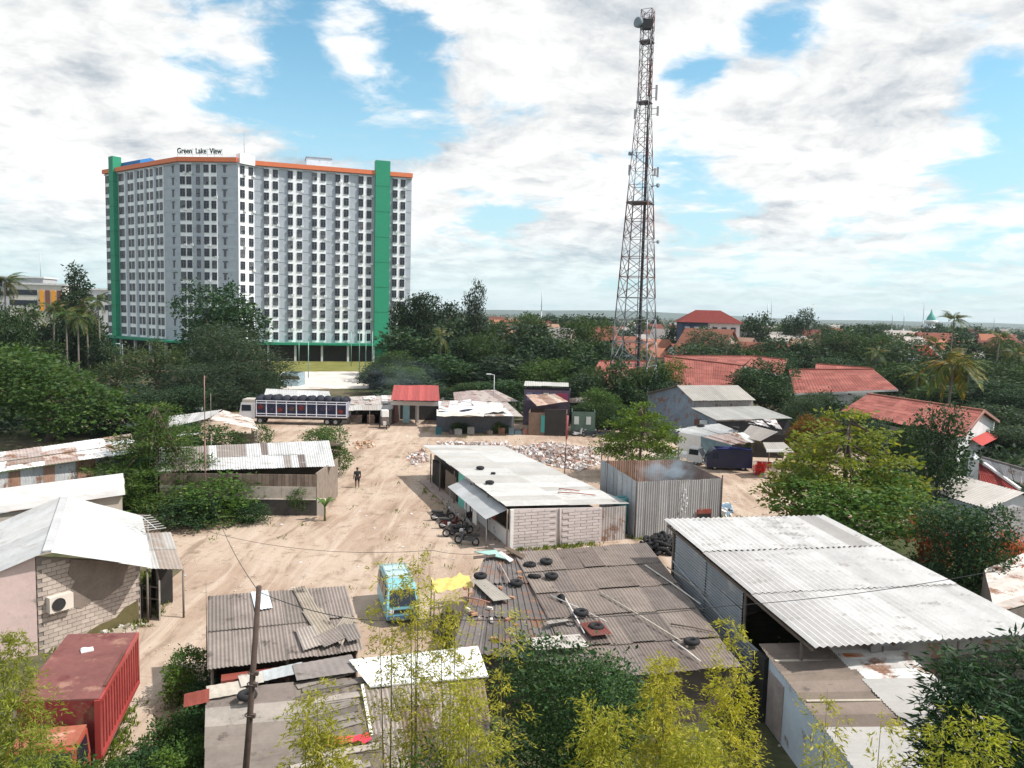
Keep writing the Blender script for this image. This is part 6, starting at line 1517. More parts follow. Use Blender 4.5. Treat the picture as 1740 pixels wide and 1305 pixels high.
# ------------------------------------------------------------------ person walking in the yard
def skinned(name, parent, joints, edges, m, col=None, sub=2):
    """body grown round a joint skeleton (position, radius)"""
    me = bpy.data.meshes.new(name); me.from_pydata([j[0] for j in joints], edges, []); me.materials.append(m)
    o = put(name, me, parent, col)
    md = o.modifiers.new('skin', 'SKIN'); md.use_smooth_shade = True
    for i, j in enumerate(joints):
        sv = me.skin_vertices[0].data[i]; r = j[1]; sv.radius = (r, r) if not isinstance(r, tuple) else r
    me.skin_vertices[0].data[0].use_root = True
    s = o.modifiers.new('sub', 'SUBSURF'); s.levels = sub; s.render_levels = sub
    return o
def person():
    b = V3(G(607, 829), 0)
    o = thing('person', 'person in dark shirt and shorts walking across the dirt yard', 'person', b, math.radians(105)); o.scale = (1.06, 1.12, 1.04)
    skin = mat('skin', (.16, .085, .055), .6, .1, 8.)
    J = [((0, 0, .92), .13), ((0, 0, 1.10), .125), ((0, 0, 1.30), .15), ((0, 0, 1.40), .10), ((.01, 0, 1.47), .055), ((.02, 0, 1.54), .085), ((.02, 0, 1.63), .09), ((.01, 0, 1.70), .05),
         ((0, .10, .86), .095), ((.10, .11, .48), .062), ((.02, .11, .10), .042), ((.13, .115, .04), .038),
         ((0, -.10, .86), .095), ((-.02, -.11, .48), .062), ((-.18, -.11, .13), .042), ((-.08, -.115, .05), .038),
         ((0, .19, 1.36), .065), ((-.04, .25, 1.08), .045), ((.06, .27, .86), .034), ((.09, .275, .79), .036), ((.12, .27, .72), .018),
         ((0, -.19, 1.36), .065), ((.03, -.25, 1.08), .045), ((.15, -.25, .88), .034), ((.19, -.25, .82), .036), ((.23, -.245, .76), .018)]
    E = [(0, 1), (1, 2), (2, 3), (3, 4), (4, 5), (5, 6), (6, 7), (0, 8), (8, 9), (9, 10), (10, 11), (0, 12), (12, 13), (13, 14), (14, 15), (2, 16), (16, 17), (17, 18), (18, 19), (19, 20), (2, 21), (21, 22), (22, 23), (23, 24), (24, 25)]
    skinned('body', o, J, E, skin)
    S = [((0, 0, .95), .155), ((0, 0, 1.12), .15), ((0, 0, 1.31), .17), ((0, 0, 1.41), .11), ((0, .19, 1.36), .085), ((-.03, .235, 1.16), .07), ((0, -.19, 1.36), .085), ((.02, -.235, 1.16), .07)]
    skinned('shirt', o, S, [(0, 1), (1, 2), (2, 3), (2, 4), (4, 5), (2, 6), (6, 7)], CLOTH, (.035, .045, .05))
    T_ = [((0, 0, .95), .15), ((0, .10, .86), .12), ((.085, .11, .54), .09), ((0, -.10, .86), .12), ((-.015, -.11, .54), .09)]
    skinned('shorts', o, T_, [(0, 1), (1, 2), (0, 3), (3, 4)], CLOTH, (.03, .03, .04))
    mb = MB(); mb.ball((.0, 0, 1.665), (.105, .098, .09), 12, 7); mb.build('hair', TRIM, o, local=True)
person()

# ------------------------------------------------------------------ loose things on roofs and ground
def onplane(P, px, py, lift=0.):
    a, b, c = P(0, 0), P(1, 0), P(0, 1); n = (b - a).cross(c - a).normalized(); d = ray(px, py); t = (a - CAM).dot(n) / d.dot(n); q = CAM + d * t
    return q + Vector((0, 0, lift))
RP = lambda u, v: lerp(lerp(REPAIR[1], REPAIR[4], u), lerp(REPAIR[2], REPAIR[3], u), v)
TYRE = MB(); TYRE.torus((0, 0, 0), .225, .115, 18, 8, (0, 0, 1), .95); TYRE_ME = TYRE.mesh('tyre'); TYRE_ME.materials.append(RUBBER)
def tyre(label, p, s=1., tilt=(0, 0), group=None):
    o = put('tyre', TYRE_ME); o.location = p; o.scale = (s, s, s * 1.05); o.rotation_euler = (tilt[0], tilt[1], RNG.uniform(0, 6)); tag(o, label, 'tyre', group); return o
for x, y, P, t, lab in ((816, 985, LOWQ, (0, 0), 'tyre at the left end of the dark tin roof'), (877, 997, LOWQ, (0, 0), 'tyre below the leaning pipe on the dark tin roof'), (900, 966, LOWQ, (.05, 0), 'tyre beside the junk planks on the roof'), (928, 960, LOWP, (0, 0), 'topmost tyre on the brown roof'), (937, 985, LOWP, (0, 0), 'tyre on the brown roof edge below the topmost one'),
                        (908, 986, LOWQ, (.3, .2), 'small tilted tyre between two flat tyres on the roof'), (951, 1028, LOWQ, (1.0, .4), 'tyre leaning upright on the dark tin roof'), (987, 1048, LOWP, (0, 0), 'tyre beside the crossed poles'), (1013, 1073, LOWP, (0, 0), 'tyre by the red board on the roof'), (968, 1071, LOWQ, (0, 0), 'tyre just above the white loose sheet'), (1175, 1098, LOWP, (0, .1), 'lone tyre at the right lower corner of the brown roof'),
                        (816, 799, RP, (0, 0), 'tyre on the repair shed roof, far one'), (832, 824, RP, (0, 0), 'tyre on the repair shed roof, near one')):
    tyre(lab, onplane(P, x, y, .20), 1.0, t)
tyre('small tyre between the two tyres on the repair shed roof', onplane(RP, 838, 807, .14), .6)
tyre('tyre resting on the shack boards beside the wooden pole', G(420, 1181, 2.5), 1.0)
R = random.Random(15)
c0 = V3(G(1122, 935), 0)
for k in range(46):
    a = R.uniform(0, 6.28); q = R.random() ** .6; z = max(.12, 1.05 * (1 - q) + R.uniform(-.1, .15)); p = c0 + Vector((math.cos(a) * q * 1.5, math.sin(a) * q * 1.3, z))
    tyre('black tyre in the heap beside the big corrugated shed', p, R.uniform(.8, 1.1), (R.uniform(-.9, .9), R.uniform(-.9, .9)), 'tyres in the heap')
def pole_on(label, a, b, r=.035, col=(.5, .44, .36), P=LOWP, name='pole', lift=.10, cat='pole', m=None):
    p, q = onplane(P, *a, lift), onplane(P, *b, lift); o = thing(name, label, cat, p); mb = MB(); md = (p + q) / 2 + Vector((0, 0, .03)); mb.tube([p, md, q], [r, r * .95, r * .8], 6); mb.build('shaft', m or WOOD, o, col)
    mb = MB(); e = (q - p).normalized(); mb.tube([p - e * .01, p + e * .05], r * 1.1, 6); mb.build('cut_end', WOOD, o, [c * .6 for c in col])
for a, b, c, lab in (((1096, 963), (1190, 1030), (.60, .56, .52), 'pale pole lying on the brown roof near the big shed'), ((1020, 1010), (1168, 1100), (.56, .50, .42), 'long bamboo pole across the brown roof'), ((1134, 967), (1200, 1016), (.34, .29, .25), 'grey pole lying nearest the big shed wall'), ((935, 1015), (1030, 1060), (.55, .52, .5), 'crossed pole pointing right on the dark tin roof'),
                     ((958, 1017), (993, 1080), (.62, .6, .58), 'crossed pole pointing down on the dark tin roof'), ((1140, 1064), (1215, 1078), (.15, .12, .1), 'dark stick on the lower right of the brown roof'), ((790, 1018), (832, 1027), (.36, .2, .16), 'reddish stick on the dark tin roof'), ((1143, 1093), (1190, 1128), (.66, .62, .58), 'short pale pole by the lone tyre'), ((848, 960), (866, 993), (.42, .3, .26), 'rusty pipe leaning toward a tyre on the dark roof')):
    pole_on(lab, a, b, .035, c)
for a, b, lab in (((948, 838), (1012, 843), 'red pipe on the repair shed roof, lower one'), ((950, 832), (985, 836), 'short red pipe on the repair shed roof, upper one')):
    pole_on(lab, a, b, .035, (.32, .08, .06), RP, 'pipe', .08, 'pipe', PAINT)
# bricks and stones weighting the dark roof
R = random.Random(22)
for k, (x, y) in enumerate(((790, 1004), (800, 1012), (795, 1040), (803, 1045), (806, 1048), (832, 1038), (835, 1058), (862, 1057), (877, 1067), (870, 1083), (890, 1100), (838, 1090), (870, 1020), (838, 1005), (882, 976), (884, 985), (930, 1045), (942, 1034), (850, 1003))):
    p = onplane(LOWQ, x, y, .12); c = R.choice([(.36, .18, .11), (.42, .24, .15), (.55, .5, .45)]); mb = MB(); s = R.uniform(.8, 1.3)
    mb.hexa([(-.12 * s, -.07, -.05), (.12 * s, -.07, -.05), (.12 * s, .07, -.05), (-.11 * s, .07, -.05), (-.10 * s, -.06, .05), (.11 * s, -.07, .06), (.11 * s, .05, .05), (-.12 * s, .06, .05)])
    me = mb.mesh('roof_brick'); me.materials.append(CONC); o = put('roof_brick', me, None, c); o.location = p; o.rotation_euler = (0, 0, R.uniform(0, 3)); tag(o, 'broken brick weighing down the dark tin roof', 'brick', 'bricks on the dark tin roof')
# junk boards at the roof's upper left
for lab, q, c, m in (('pale green glass board among the junk planks', [(806, 944), (842, 941), (862, 957), (840, 952)], (.30, .46, .42), PAINT), ('white board propped in the junk pile', [(846, 946), (852, 944), (872, 958), (866, 961)], (.7, .72, .72), PAINT), ('dark plank at the top of the junk pile', [(855, 937), (862, 935), (892, 950), (888, 956)], (.12, .09, .07), WOOD), ('dark plank pointing to the yard in the junk pile', [(804, 953), (842, 949), (842, 952), (804, 956)], (.10, .08, .07), WOOD)):
    p = [onplane(LOWQ, x, y, .22) for x, y in q]; o = thing('board', lab, 'board', V3(p[0])); mb = MB(); mb.hexa([v - Vector((0, 0, .04)) for v in p] + p); mb.build('panel', m, o, c)
    mb = MB(); mb.bar(p[0], p[1], .03); mb.build('edge_strip', WOOD, o, [x * .6 for x in c])
# yellow tarpaulin at the roof edge
def draped(name, label, quad, col, cat='tarpaulin', n=12, amp=.06, seed=1, m=None):
    r = np.random.default_rng(seed); A, B, C_, D_ = quad; o = thing(name, label, cat, V3(D_)); V = []; Fq = []
    H = r.normal(size=(n + 1, n + 1)) * amp
    for j in range(n + 1):
        for i in range(n + 1):
            p = lerp(lerp(A, B, i / n), lerp(D_, C_, i / n), j / n) + Vector((0, 0, H[j, i])); V.append(tuple(p - wl(o)))
    for j in range(n):
        for i in range(n): a = j * (n + 1) + i; Fq.append((a, a + 1, a + n + 2, a + n + 1))
    me = fast_mesh('sheet', np.array(V), np.array(Fq)); me.materials.append(m or CLOTH); put('sheet', me, o, col)
    mb = MB()
    for p in quad: mb.tube([V3(p, 0), p], .03, 5)
    mb.build('support', WOOD, o, (.2, .16, .12)); return o
draped('tarpaulin', 'bright yellow crumpled tarpaulin at the end of the dark tin roof', [G(733, 984, 2.2), G(797, 977, 2.4), G(804, 998, 2.3), G(738, 1006, 2.1)], (.62, .50, .17), seed=3)
draped('tarpaulin', 'red and pink canopy cloth below the patchwork roof', [G(556, 1254, 2.3), G(628, 1246, 2.3), G(632, 1258, 2.2), G(556, 1266, 2.2)], (.75, .07, .11), seed=4, amp=.03)
def blue_tarp():
    b = V3(G(548, 842), 0); o = thing('tarpaulin', 'crumpled blue tarpaulin heap at the right end of the boarded shed', 'tarpaulin', b); mb = MB(); R = random.Random(1)
    mb.ball((0, 0, .2), (.75, .6, .5), 12, 7); mb.v = [(x * R.uniform(.85, 1.15), y * R.uniform(.85, 1.15), max(.01, z * R.uniform(.8, 1.2))) for x, y, z in mb.v]; mb.sm = [False] * len(mb.f)
    mb.build('heap', CLOTH, o, (.03, .09, .30), local=True); mb = MB(); mb.ball((.7, -.2, .08), (.5, .3, .12), 10, 5); mb.build('trailing_edge', CLOTH, o, (.03, .08, .26), local=True)
blue_tarp()
def rubble(name, label, px, n, seed, s=(.08, .35), hmax=.7, cols=((.42, .36, .34), (.30, .25, .23), (.55, .5, .48), (.36, .22, .17), (.6, .58, .58))):
    r = random.Random(seed); pts = [V3(G(x, y), 0) for x, y in px]; mbs = [MB() for _ in cols]
    c = sum(pts, Vector()) / len(pts); o = thing(name, label, 'rubble', c)
    for k in range(n):
        i = r.randrange(len(pts)); a, b = pts[i], pts[(i + 1) % len(pts)]; u, v = sorted((r.random(), r.random())); p = c * (1 - v) + a * (v - u) + b * u
        z = hmax * (1 - v) ** .7 * r.uniform(.2, 1.0); sz = s[0] + (s[1] - s[0]) * r.random() ** 2.5 * 1.5; mbs[r.randrange(len(cols))].box((p.x, p.y, z), (sz, sz * r.uniform(.5, 1), sz * r.uniform(.3, .8)), r.uniform(0, 6), r.uniform(-.6, .6), r.uniform(-.6, .6))
    for mb, cl in zip(mbs, cols): q = mb.build('fragment', CONC, o, cl); q['kind'] = 'stuff'
rubble('rubble_heap', 'spread heap of brick and concrete rubble behind the repair shed', [(862, 762), (930, 752), (1012, 762), (1022, 788), (985, 801), (900, 785)], 1500, 4)
rubble('rubble_heap', 'strip of pale broken rubble along the far edge of the yard', [(740, 752), (860, 752), (880, 765), (760, 762)], 500, 5, hmax=.25)
rubble('rubble_heap', 'small scatter of rubble at the far corner of the repair shed', [(690, 775), (722, 762), (730, 785), (700, 792)], 220, 6, hmax=.2)
rubble('rubbish_heap', 'pile of white and blue sacks beside the enclosure', [(1218, 868), (1240, 858), (1246, 872), (1226, 880)], 60, 7, (.2, .5), .6, ((.7, .7, .7), (.2, .3, .4), (.5, .48, .46)))
rubble('rubbish_heap', 'stone and paper litter at the foot of the block house', [(120, 1085), (180, 1065), (250, 1058), (240, 1072), (160, 1090)], 120, 8, (.06, .3), .25, ((.55, .52, .5), (.4, .34, .28), (.3, .26, .2)))
rubble('rubbish_heap', 'low brown heap of soil and bricks in the middle of the far yard', [(598, 752), (632, 748), (640, 760), (606, 763)], 160, 9, (.08, .3), .3, ((.42, .27, .18), (.36, .22, .16), (.5, .38, .28)))
def weeds():
    r = np.random.default_rng(21); segs = [((-16.5, 57.2), (-27, 56.2), 380), ((-17.6, 36.2), (-20.5, 33), 200), ((-17.2, 37), (-21, 43), 160), ((.2, 48.6), (6, 51), 200), ((-12, 25.5), (-10.5, 31), 420), ((-14.8, 28.5), (-12.5, 22.5), 260), ((8.5, 52.2), (15.5, 54), 160), ((-7.5, 66), (-.5, 49.5), 90), ((9, 108), (-40, 111), 700), ((30, 102), (46, 84), 500), ((-30, 70), (-46, 88), 500), ((16, 58), (26, 58), 300), ((-3, 38), (-2.4, 30), 200)]
    P = []
    for a, b, n in segs:
        t = r.random(n)[:, None]; c = np.array(a)[None] * (1 - t) + np.array(b)[None] * t + r.normal(size=(n, 2)) * .35; c = np.repeat(c, 5, 0) + r.normal(size=(n * 5, 2)) * .06; P.append(c)
    c = np.stack([r.uniform(-20, 26, 500), r.uniform(40, 104, 500)], 1); P.append(np.repeat(c[:90], 12, 0) + r.normal(size=(1080, 2)) * .25)
    P = np.concatenate(P); n = len(P); P = np.concatenate([P, np.full((n, 1), .01)], 1); Dv = r.normal(size=(n, 3)) * .5 + np.array([0, 0, 1.0]); L = r.uniform(.08, .34, n)
    o = put('weeds', leaves_mesh('weeds', P, Dv, r.normal(size=(n, 3)), L, L * .25, LEAF_Y), None, (.75, .85, .8)); o['kind'] = 'stuff'; o['label'] = 'weeds and grass tufts along the yard edges and walls'
weeds()
def litter():
    r = random.Random(33); mb = MB()
    for k in range(420):
        x, y = r.gauss(2, 11), r.uniform(30, 104); s = r.uniform(.06, .22); mb.box((x, y, .03), (s, s * r.uniform(.4, 1), .02), r.uniform(0, 6), r.uniform(-.3, .3), r.uniform(-.3, .3))
    o = mb.build('litter', CLOTH, None, (.62, .62, .64)); o['kind'] = 'stuff'; o['label'] = 'pale scraps of litter strewn over the dirt yard'
litter()
def pebbles():
    r = random.Random(9); mb = MB()
    for k in range(2600):
        x, y = r.uniform(-22, 22), r.uniform(26, 104); s = r.uniform(.02, .09); mb.box((x, y, .01 + s * .2), (s, s * r.uniform(.5, 1.2), s * .5), r.uniform(0, 6))
    o = mb.build('loose_stones', CONC, None, (.50, .42, .35)); o['kind'] = 'stuff'; o['label'] = 'loose stones and grit scattered over the dirt yard'
pebbles()
# barrels and tank
def barrel(label, p, r, h, col, name='barrel'):
    o = thing(name, label, 'barrel', p); mb = MB(); mb.tube([(0, 0, 0), (0, 0, h * .1), (0, 0, h * .33), (0, 0, h * .36), (0, 0, h * .66), (0, 0, h * .69), (0, 0, h * .95), (0, 0, h)], [r * .95, r, r, r * 1.06, r * 1.06, r, r, r * .85], 14); mb.build('drum', PAINT, o, col, local=True)
    mb = MB(); mb.tube([(0, 0, h), (0, 0, h + .05)], r * .5, 10); mb.build('lid', PAINT, o, [c * .7 for c in col], local=True); return o
barrel('turquoise water tank between the repair shed and the enclosure', V3(G(1053, 905), 0), .55, 2.6, (.10, .30, .32), 'water_tank')
barrel('small teal barrel holding plants by the dark blue van', V3(G(1291, 806), 0), .42, .9, (.03, .22, .30))
barrel('blue plastic barrel under the almond tree', V3(G(1372, 812), 0), .45, 1.1, (.02, .05, .22))
barrel('blue roof water tank before the red roofed gable house', V3(G(1558, 735, 2.5), 2.5), .6, 1.3, (.02, .05, .30), 'water_tank')
barrel('turquoise barrel at the foot of the pale blue wall', V3(G(1400, 1290, .3), .0), .5, 1.6, (.04, .35, .36))
plant('potted_plant', 'reddish potted plant on the teal barrel', 1291, 783, 26, 75.5, 'bush', 2, (1.6, .4, .5), cat='plant', leaf=LEAF_R)

# ------------------------------------------------------------------ poles and cables
def utility_pole():
    D = 20.0; top = AT(440, 996, D); b = Vector((AT(404, 1420, D).x, D, 0))
    o = thing('utility_pole', 'dark leaning wooden utility pole in front of the grey roofed shed', 'pole', b)
    mb = MB(); mb.tube([b, lerp(b, top, .5) + Vector((.02, 0, 0)), top], [.105, .085, .07], 9); mb.build('shaft', mat('pole_wood', (.085, .06, .05), .9, .3, 4., bump=.3), o)
    d = top - b
    for t in (.55, .66, .70): q = b + d * t; mb = MB(); mb.torus(q, .115, .02, 10, 5); mb.box(q + Vector((.12, -.05, 0)), (.12, .1, .1)); mb.build('clamp', METAL, o, (.12, .09, .08))
    return top
PT = utility_pole()
def mast(label, px, ybase, ytop, D, r=.05, col=(.3, .2, .17), name='thin_mast', cat='pole', parts=True):
    t = AT(px, ytop, D); o = thing(name, label, cat, (t.x, t.y, 0)); mb = MB(); mb.tube([(0, 0, 0), (0, 0, t.z * .55)], r, 6); mb.build('lower_pipe', METAL, o, col, local=True)
    mb = MB(); mb.tube([(0, 0, t.z * .55), (0, 0, t.z)], r * .6, 5); mb.build('upper_pipe', METAL, o, [c * 1.3 for c in col], local=True); return t
m1 = mast('tall thin mast in front of the boarded shed roof', 347, 800, 638, 55.0, .055, (.20, .12, .10))
m2 = mast('slender bare stick behind the tall thin mast', 358, 740, 668, 66, .03, (.25, .2, .17))
mast('thin rod at the left corner of the grey roofed shed', 350, 1015, 985, 30.4, .02, (.2, .18, .16))
def cable(label, pts, r=.012):
    o = thing('cable', label, 'cable', V3(pts[0])); P = []
    for a, b, sag in zip(pts[:-1], pts[1:], [.9, .3, .2, .2]):
        for k in range(13): t = k / 12; P.append(lerp(a, b, t) - Vector((0, 0, sag * 4 * t * (1 - t))))
    mb = MB(); mb.tube(P, r, 4); mb.build('wire', TRIM, o); mb = MB(); mb.tube([pts[0] - Vector((0, 0, .05)), pts[0] + Vector((0, 0, .05))], r * 3, 6); mb.build('splice', TRIM, o)
cable('sagging cable from the thin mast to the wooden pole and on to the bamboo', [m1 - Vector((0, 0, 7.0)), lerp(PT, Vector((PT.x, PT.y, 0)), .02), AT(700, 1052, 22), AT(1230, 1030, 26), AT(1740, 960, 27)])
cable('cable above the grey strip of yard toward the repair shed', [AT(280, 880, 50) , G(735, 935, 2.6), G(868, 930, 2.7)])
o = thing('striped_pole', 'red-topped thin pole standing behind the repair shed', 'pole', V3(G(959, 810), 0))
h = AT(963, 706, G(959, 810).y).z
mb = MB(); mb.tube([(0, 0, 0), (.08, 0, h * .62)], .05, 6); mb.build('shaft', METAL, o, (.16, .08, .07), local=True)
mb = MB(); mb.tube([(.08, 0, h * .62), (.12, 0, h)], .10, 6); mb.build('painted_top', PAINT, o, (.34, .09, .10), local=True)
def lamp(label, px, ybase, ytop, D, arm=.8):
    t = AT(px, ytop, D); o = thing('street_lamp', label, 'street lamp', (t.x, t.y, 0)); mb = MB(); mb.tube([(0, 0, 0), (0, 0, t.z)], [.09, .06], 6); mb.tube([(0, 0, t.z), (-arm, 0, t.z + .1)], .05, 5); mb.build('post', METAL, o, (.4, .42, .44), local=True)
    mb = MB(); mb.box((-arm, 0, t.z + .1), (.7, .3, .14)); mb.build('lamp_head', PAINT, o, (.75, .76, .78), local=True)
lamp('street lamp with pale head behind the tarpaulin shack', 840, 690, 637, 112)
lamp('street lamp left of the apartment canopy', 208, 650, 585, 150, .9)
lamp('street lamp in front of the apartment canopy near the big tree', 343, 640, 578, 170, .9)
for i, (x, D) in enumerate(((508, 205), (524, 168), (597, 205), (611, 185), (622, 170), (633, 160))):
    t = AT(x, 562 if i > 1 else 578, D); o = thing('net_pole', 'green fence pole number %s from the left around the playing field' % ['one', 'two', 'three', 'four', 'five', 'six'][i], 'pole', (t.x, t.y, 0), 0, 'poles round the playing field'); mb = MB(); mb.tube([(0, 0, 0), (0, 0, t.z)], .10, 6); mb.build('post', METAL, o, (.20, .36, .30), local=True)
    mb = MB(); mb.box((0, 0, t.z + .05), (.3, .3, .12)); mb.build('cap', METAL, o, (.2, .3, .27), local=True)
# ------------------------------------------------------------------ row of shacks at the far side of the yard
def shack(name, label, base, xs, D, h, roof, wallcol, m=WOOD, depth=4., roofm=RUSTTIN, cols=OLDTIN, n=6, period=.25, open_front=False, cat='shack', seed=1):
    """front wall between two px columns at depth D; roof quad given as (px,py,z)"""
    a, b = V3(AT(xs[0], base, D), 0), V3(AT(xs[1], base, D), 0)
    o = thing(name, label, cat, (a + b) / 2); q = [G(x, y, z) for x, y, z in roof]
    sheets(o, *q, n, 1, period, .035, cols, roofm, seed=seed, jit=.05)
    bk = Vector((.3, depth, 0))
    if open_front:
        for t in (0, .5, 1): p = lerp(a, b, t); post(o, p, h, .07, (.3, .26, .22))
    else: mb = MB(); slab(mb, a, b, 0, h, .12); mb.build('front_wall', m, o, wallcol)
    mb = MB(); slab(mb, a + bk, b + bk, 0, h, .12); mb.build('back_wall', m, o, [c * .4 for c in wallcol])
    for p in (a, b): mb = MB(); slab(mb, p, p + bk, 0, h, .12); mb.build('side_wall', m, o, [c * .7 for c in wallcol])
    return o, a, b
def boxpart(o, name, p, size, m, col, rz=0.): mb = MB(); mb.box(p, size, rz); return mb.build(name, m, o, col)

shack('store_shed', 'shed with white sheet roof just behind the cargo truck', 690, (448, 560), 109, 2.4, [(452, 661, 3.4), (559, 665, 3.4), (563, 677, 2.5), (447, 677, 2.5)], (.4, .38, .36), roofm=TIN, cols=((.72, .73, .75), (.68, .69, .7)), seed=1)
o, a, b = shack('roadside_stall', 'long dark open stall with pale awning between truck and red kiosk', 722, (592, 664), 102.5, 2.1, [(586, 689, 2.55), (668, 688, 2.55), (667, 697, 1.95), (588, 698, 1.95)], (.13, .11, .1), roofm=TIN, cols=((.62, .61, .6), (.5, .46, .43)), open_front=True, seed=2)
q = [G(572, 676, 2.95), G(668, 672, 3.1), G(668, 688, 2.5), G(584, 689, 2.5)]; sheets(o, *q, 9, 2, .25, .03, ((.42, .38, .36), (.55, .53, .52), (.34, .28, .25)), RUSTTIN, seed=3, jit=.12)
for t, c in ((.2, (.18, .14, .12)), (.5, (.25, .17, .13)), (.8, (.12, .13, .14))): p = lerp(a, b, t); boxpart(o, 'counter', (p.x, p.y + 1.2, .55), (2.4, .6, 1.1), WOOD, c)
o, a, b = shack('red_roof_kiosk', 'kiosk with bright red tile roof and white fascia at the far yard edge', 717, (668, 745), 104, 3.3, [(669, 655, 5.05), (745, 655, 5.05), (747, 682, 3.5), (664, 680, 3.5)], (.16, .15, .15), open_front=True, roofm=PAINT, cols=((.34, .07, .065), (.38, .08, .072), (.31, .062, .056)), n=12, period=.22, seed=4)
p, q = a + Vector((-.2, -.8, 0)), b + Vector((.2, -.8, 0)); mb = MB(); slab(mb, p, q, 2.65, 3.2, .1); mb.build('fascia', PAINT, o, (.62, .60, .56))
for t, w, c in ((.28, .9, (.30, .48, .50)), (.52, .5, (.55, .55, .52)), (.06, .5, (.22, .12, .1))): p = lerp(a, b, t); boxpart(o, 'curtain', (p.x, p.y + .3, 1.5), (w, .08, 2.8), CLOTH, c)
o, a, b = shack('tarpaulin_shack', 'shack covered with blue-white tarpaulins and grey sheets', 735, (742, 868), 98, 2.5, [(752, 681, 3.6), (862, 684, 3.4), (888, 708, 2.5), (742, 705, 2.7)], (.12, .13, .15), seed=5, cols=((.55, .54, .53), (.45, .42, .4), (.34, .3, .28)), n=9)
for k, (pts_, c) in enumerate(((((745, 682), (800, 680), (806, 697), (746, 700)), (.62, .68, .76)), (((760, 694), (812, 690), (816, 702), (750, 704)), (.55, .60, .68)), (((800, 684), (850, 686), (862, 700), (815, 702)), (.52, .5, .48)), (((742, 698), (824, 702), (822, 708), (742, 706)), (.58, .55, .5)))):
    q = [G(x, y, 3.5 - .9 * (y - 680) / 28 + .1) for x, y in pts_]; r = np.random.default_rng(k); V = []; Fq = []; n = 6
    for j in range(n + 1):
        for i in range(n + 1): V.append(tuple(lerp(lerp(q[0], q[1], i / n), lerp(q[3], q[2], i / n), j / n) + Vector((0, 0, r.normal() * .1)) - wl(o)))
    for j in range(n):
        for i in range(n): w = j * (n + 1) + i; Fq.append((w, w + 1, w + n + 2, w + n + 1))
    me = fast_mesh('tarpaulin', np.array(V), np.array(Fq)); me.materials.append(CLOTH); put('tarpaulin', me, o, c)
q = [G(770, 667, 3.4), G(840, 662, 3.6), G(880, 682, 3.0), G(772, 684, 3.0)]; sheets(o, *q, 7, 1, .3, .04, ((.30, .24, .23), (.38, .33, .31)), RUSTTIN, 'rear_roof_sheet', seed=9, jit=.1)
R = random.Random(8)
for k, (x, y) in enumerate(((745, 738), (766, 738), (778, 738), (800, 737), (832, 738), (852, 738), (868, 739), (880, 738), (893, 738))):
    p = V3(G(x, y), 0); w, h = R.uniform(.5, 1.1), R.uniform(.5, .9); c = R.choice([(.10, .14, .16), (.05, .17, .20), (.25, .2, .17), (.42, .4, .38), (.12, .1, .1), (.36, .18, .14)])
    t = thing('crate', ['crate nearest the red kiosk', 'crate below the left potted plant', 'crate second from the left potted plant', 'crate at the middle of the tarpaulin shack front', 'crate below the bushy plant of the tarpaulin shack', 'crate at the right end of the tarpaulin shack', 'crate left of the brown doorway shack', 'crate before the teal door', 'crate nearest the dark doorway'][k], 'crate', p, R.uniform(0, .6), 'crates before the shacks')
    for s in (-1, 1): boxpart_ = MB(); boxpart_.bb((-w / 2, s * w * .4 - .03, 0), (w / 2, s * w * .4 + .03, h)); boxpart_.build('side_board', WOOD, t, c, local=True); e = MB(); e.bb((s * w / 2 - .03, -w * .4, 0), (s * w / 2 + .03, w * .4, h)); e.build('end_board', WOOD, t, c, local=True)
    e = MB(); e.bb((-w / 2, -w * .4, h * .55), (w / 2, w * .4, h * .6)); e.ball((0, 0, h * .7), (w * .35, w * .3, .25), 8, 5); e.build('contents', CLOTH, t, [x * 1.4 for x in c], local=True)
for k, (x, y, w) in enumerate(((775, 715, 22), (790, 714, 22), (848, 715, 26), (860, 716, 20))): plant('potted_plant', ['leafy potted plant left of the tarpaulin shack front', 'leafy potted plant second from the left before the tarpaulin shack', 'bushy plant before the grey end of the tarpaulin shack', 'small plant by the brown doorway shack'][k], x, y, w, 97.3, 'bush', k % 2, (1.4, 1.4, 1.0), cat='plant')
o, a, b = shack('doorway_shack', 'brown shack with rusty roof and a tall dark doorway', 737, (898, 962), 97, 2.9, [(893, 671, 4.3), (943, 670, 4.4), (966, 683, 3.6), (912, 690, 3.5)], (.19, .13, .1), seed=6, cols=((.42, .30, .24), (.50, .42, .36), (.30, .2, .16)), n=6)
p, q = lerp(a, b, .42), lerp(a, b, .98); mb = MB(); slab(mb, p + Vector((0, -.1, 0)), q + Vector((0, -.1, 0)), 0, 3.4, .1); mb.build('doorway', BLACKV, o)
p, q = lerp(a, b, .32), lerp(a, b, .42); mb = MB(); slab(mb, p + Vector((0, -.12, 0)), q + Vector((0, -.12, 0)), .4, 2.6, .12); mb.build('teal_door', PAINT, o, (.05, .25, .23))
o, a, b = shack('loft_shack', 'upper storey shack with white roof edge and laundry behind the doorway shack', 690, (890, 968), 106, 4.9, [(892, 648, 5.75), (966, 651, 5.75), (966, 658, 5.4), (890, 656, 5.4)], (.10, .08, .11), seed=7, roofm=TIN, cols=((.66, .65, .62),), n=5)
for t, c in ((.12, (.2, .2, .3)), (.3, (.1, .12, .25)), (.48, (.6, .55, .48)), (.62, (.15, .14, .2)), (.78, (.35, .06, .09)), (.9, (.3, .07, .14))): p = lerp(a, b, t); boxpart(o, 'laundry', (p.x, p.y - .25, 4.0), (.75, .06, 1.1), CLOTH, c)
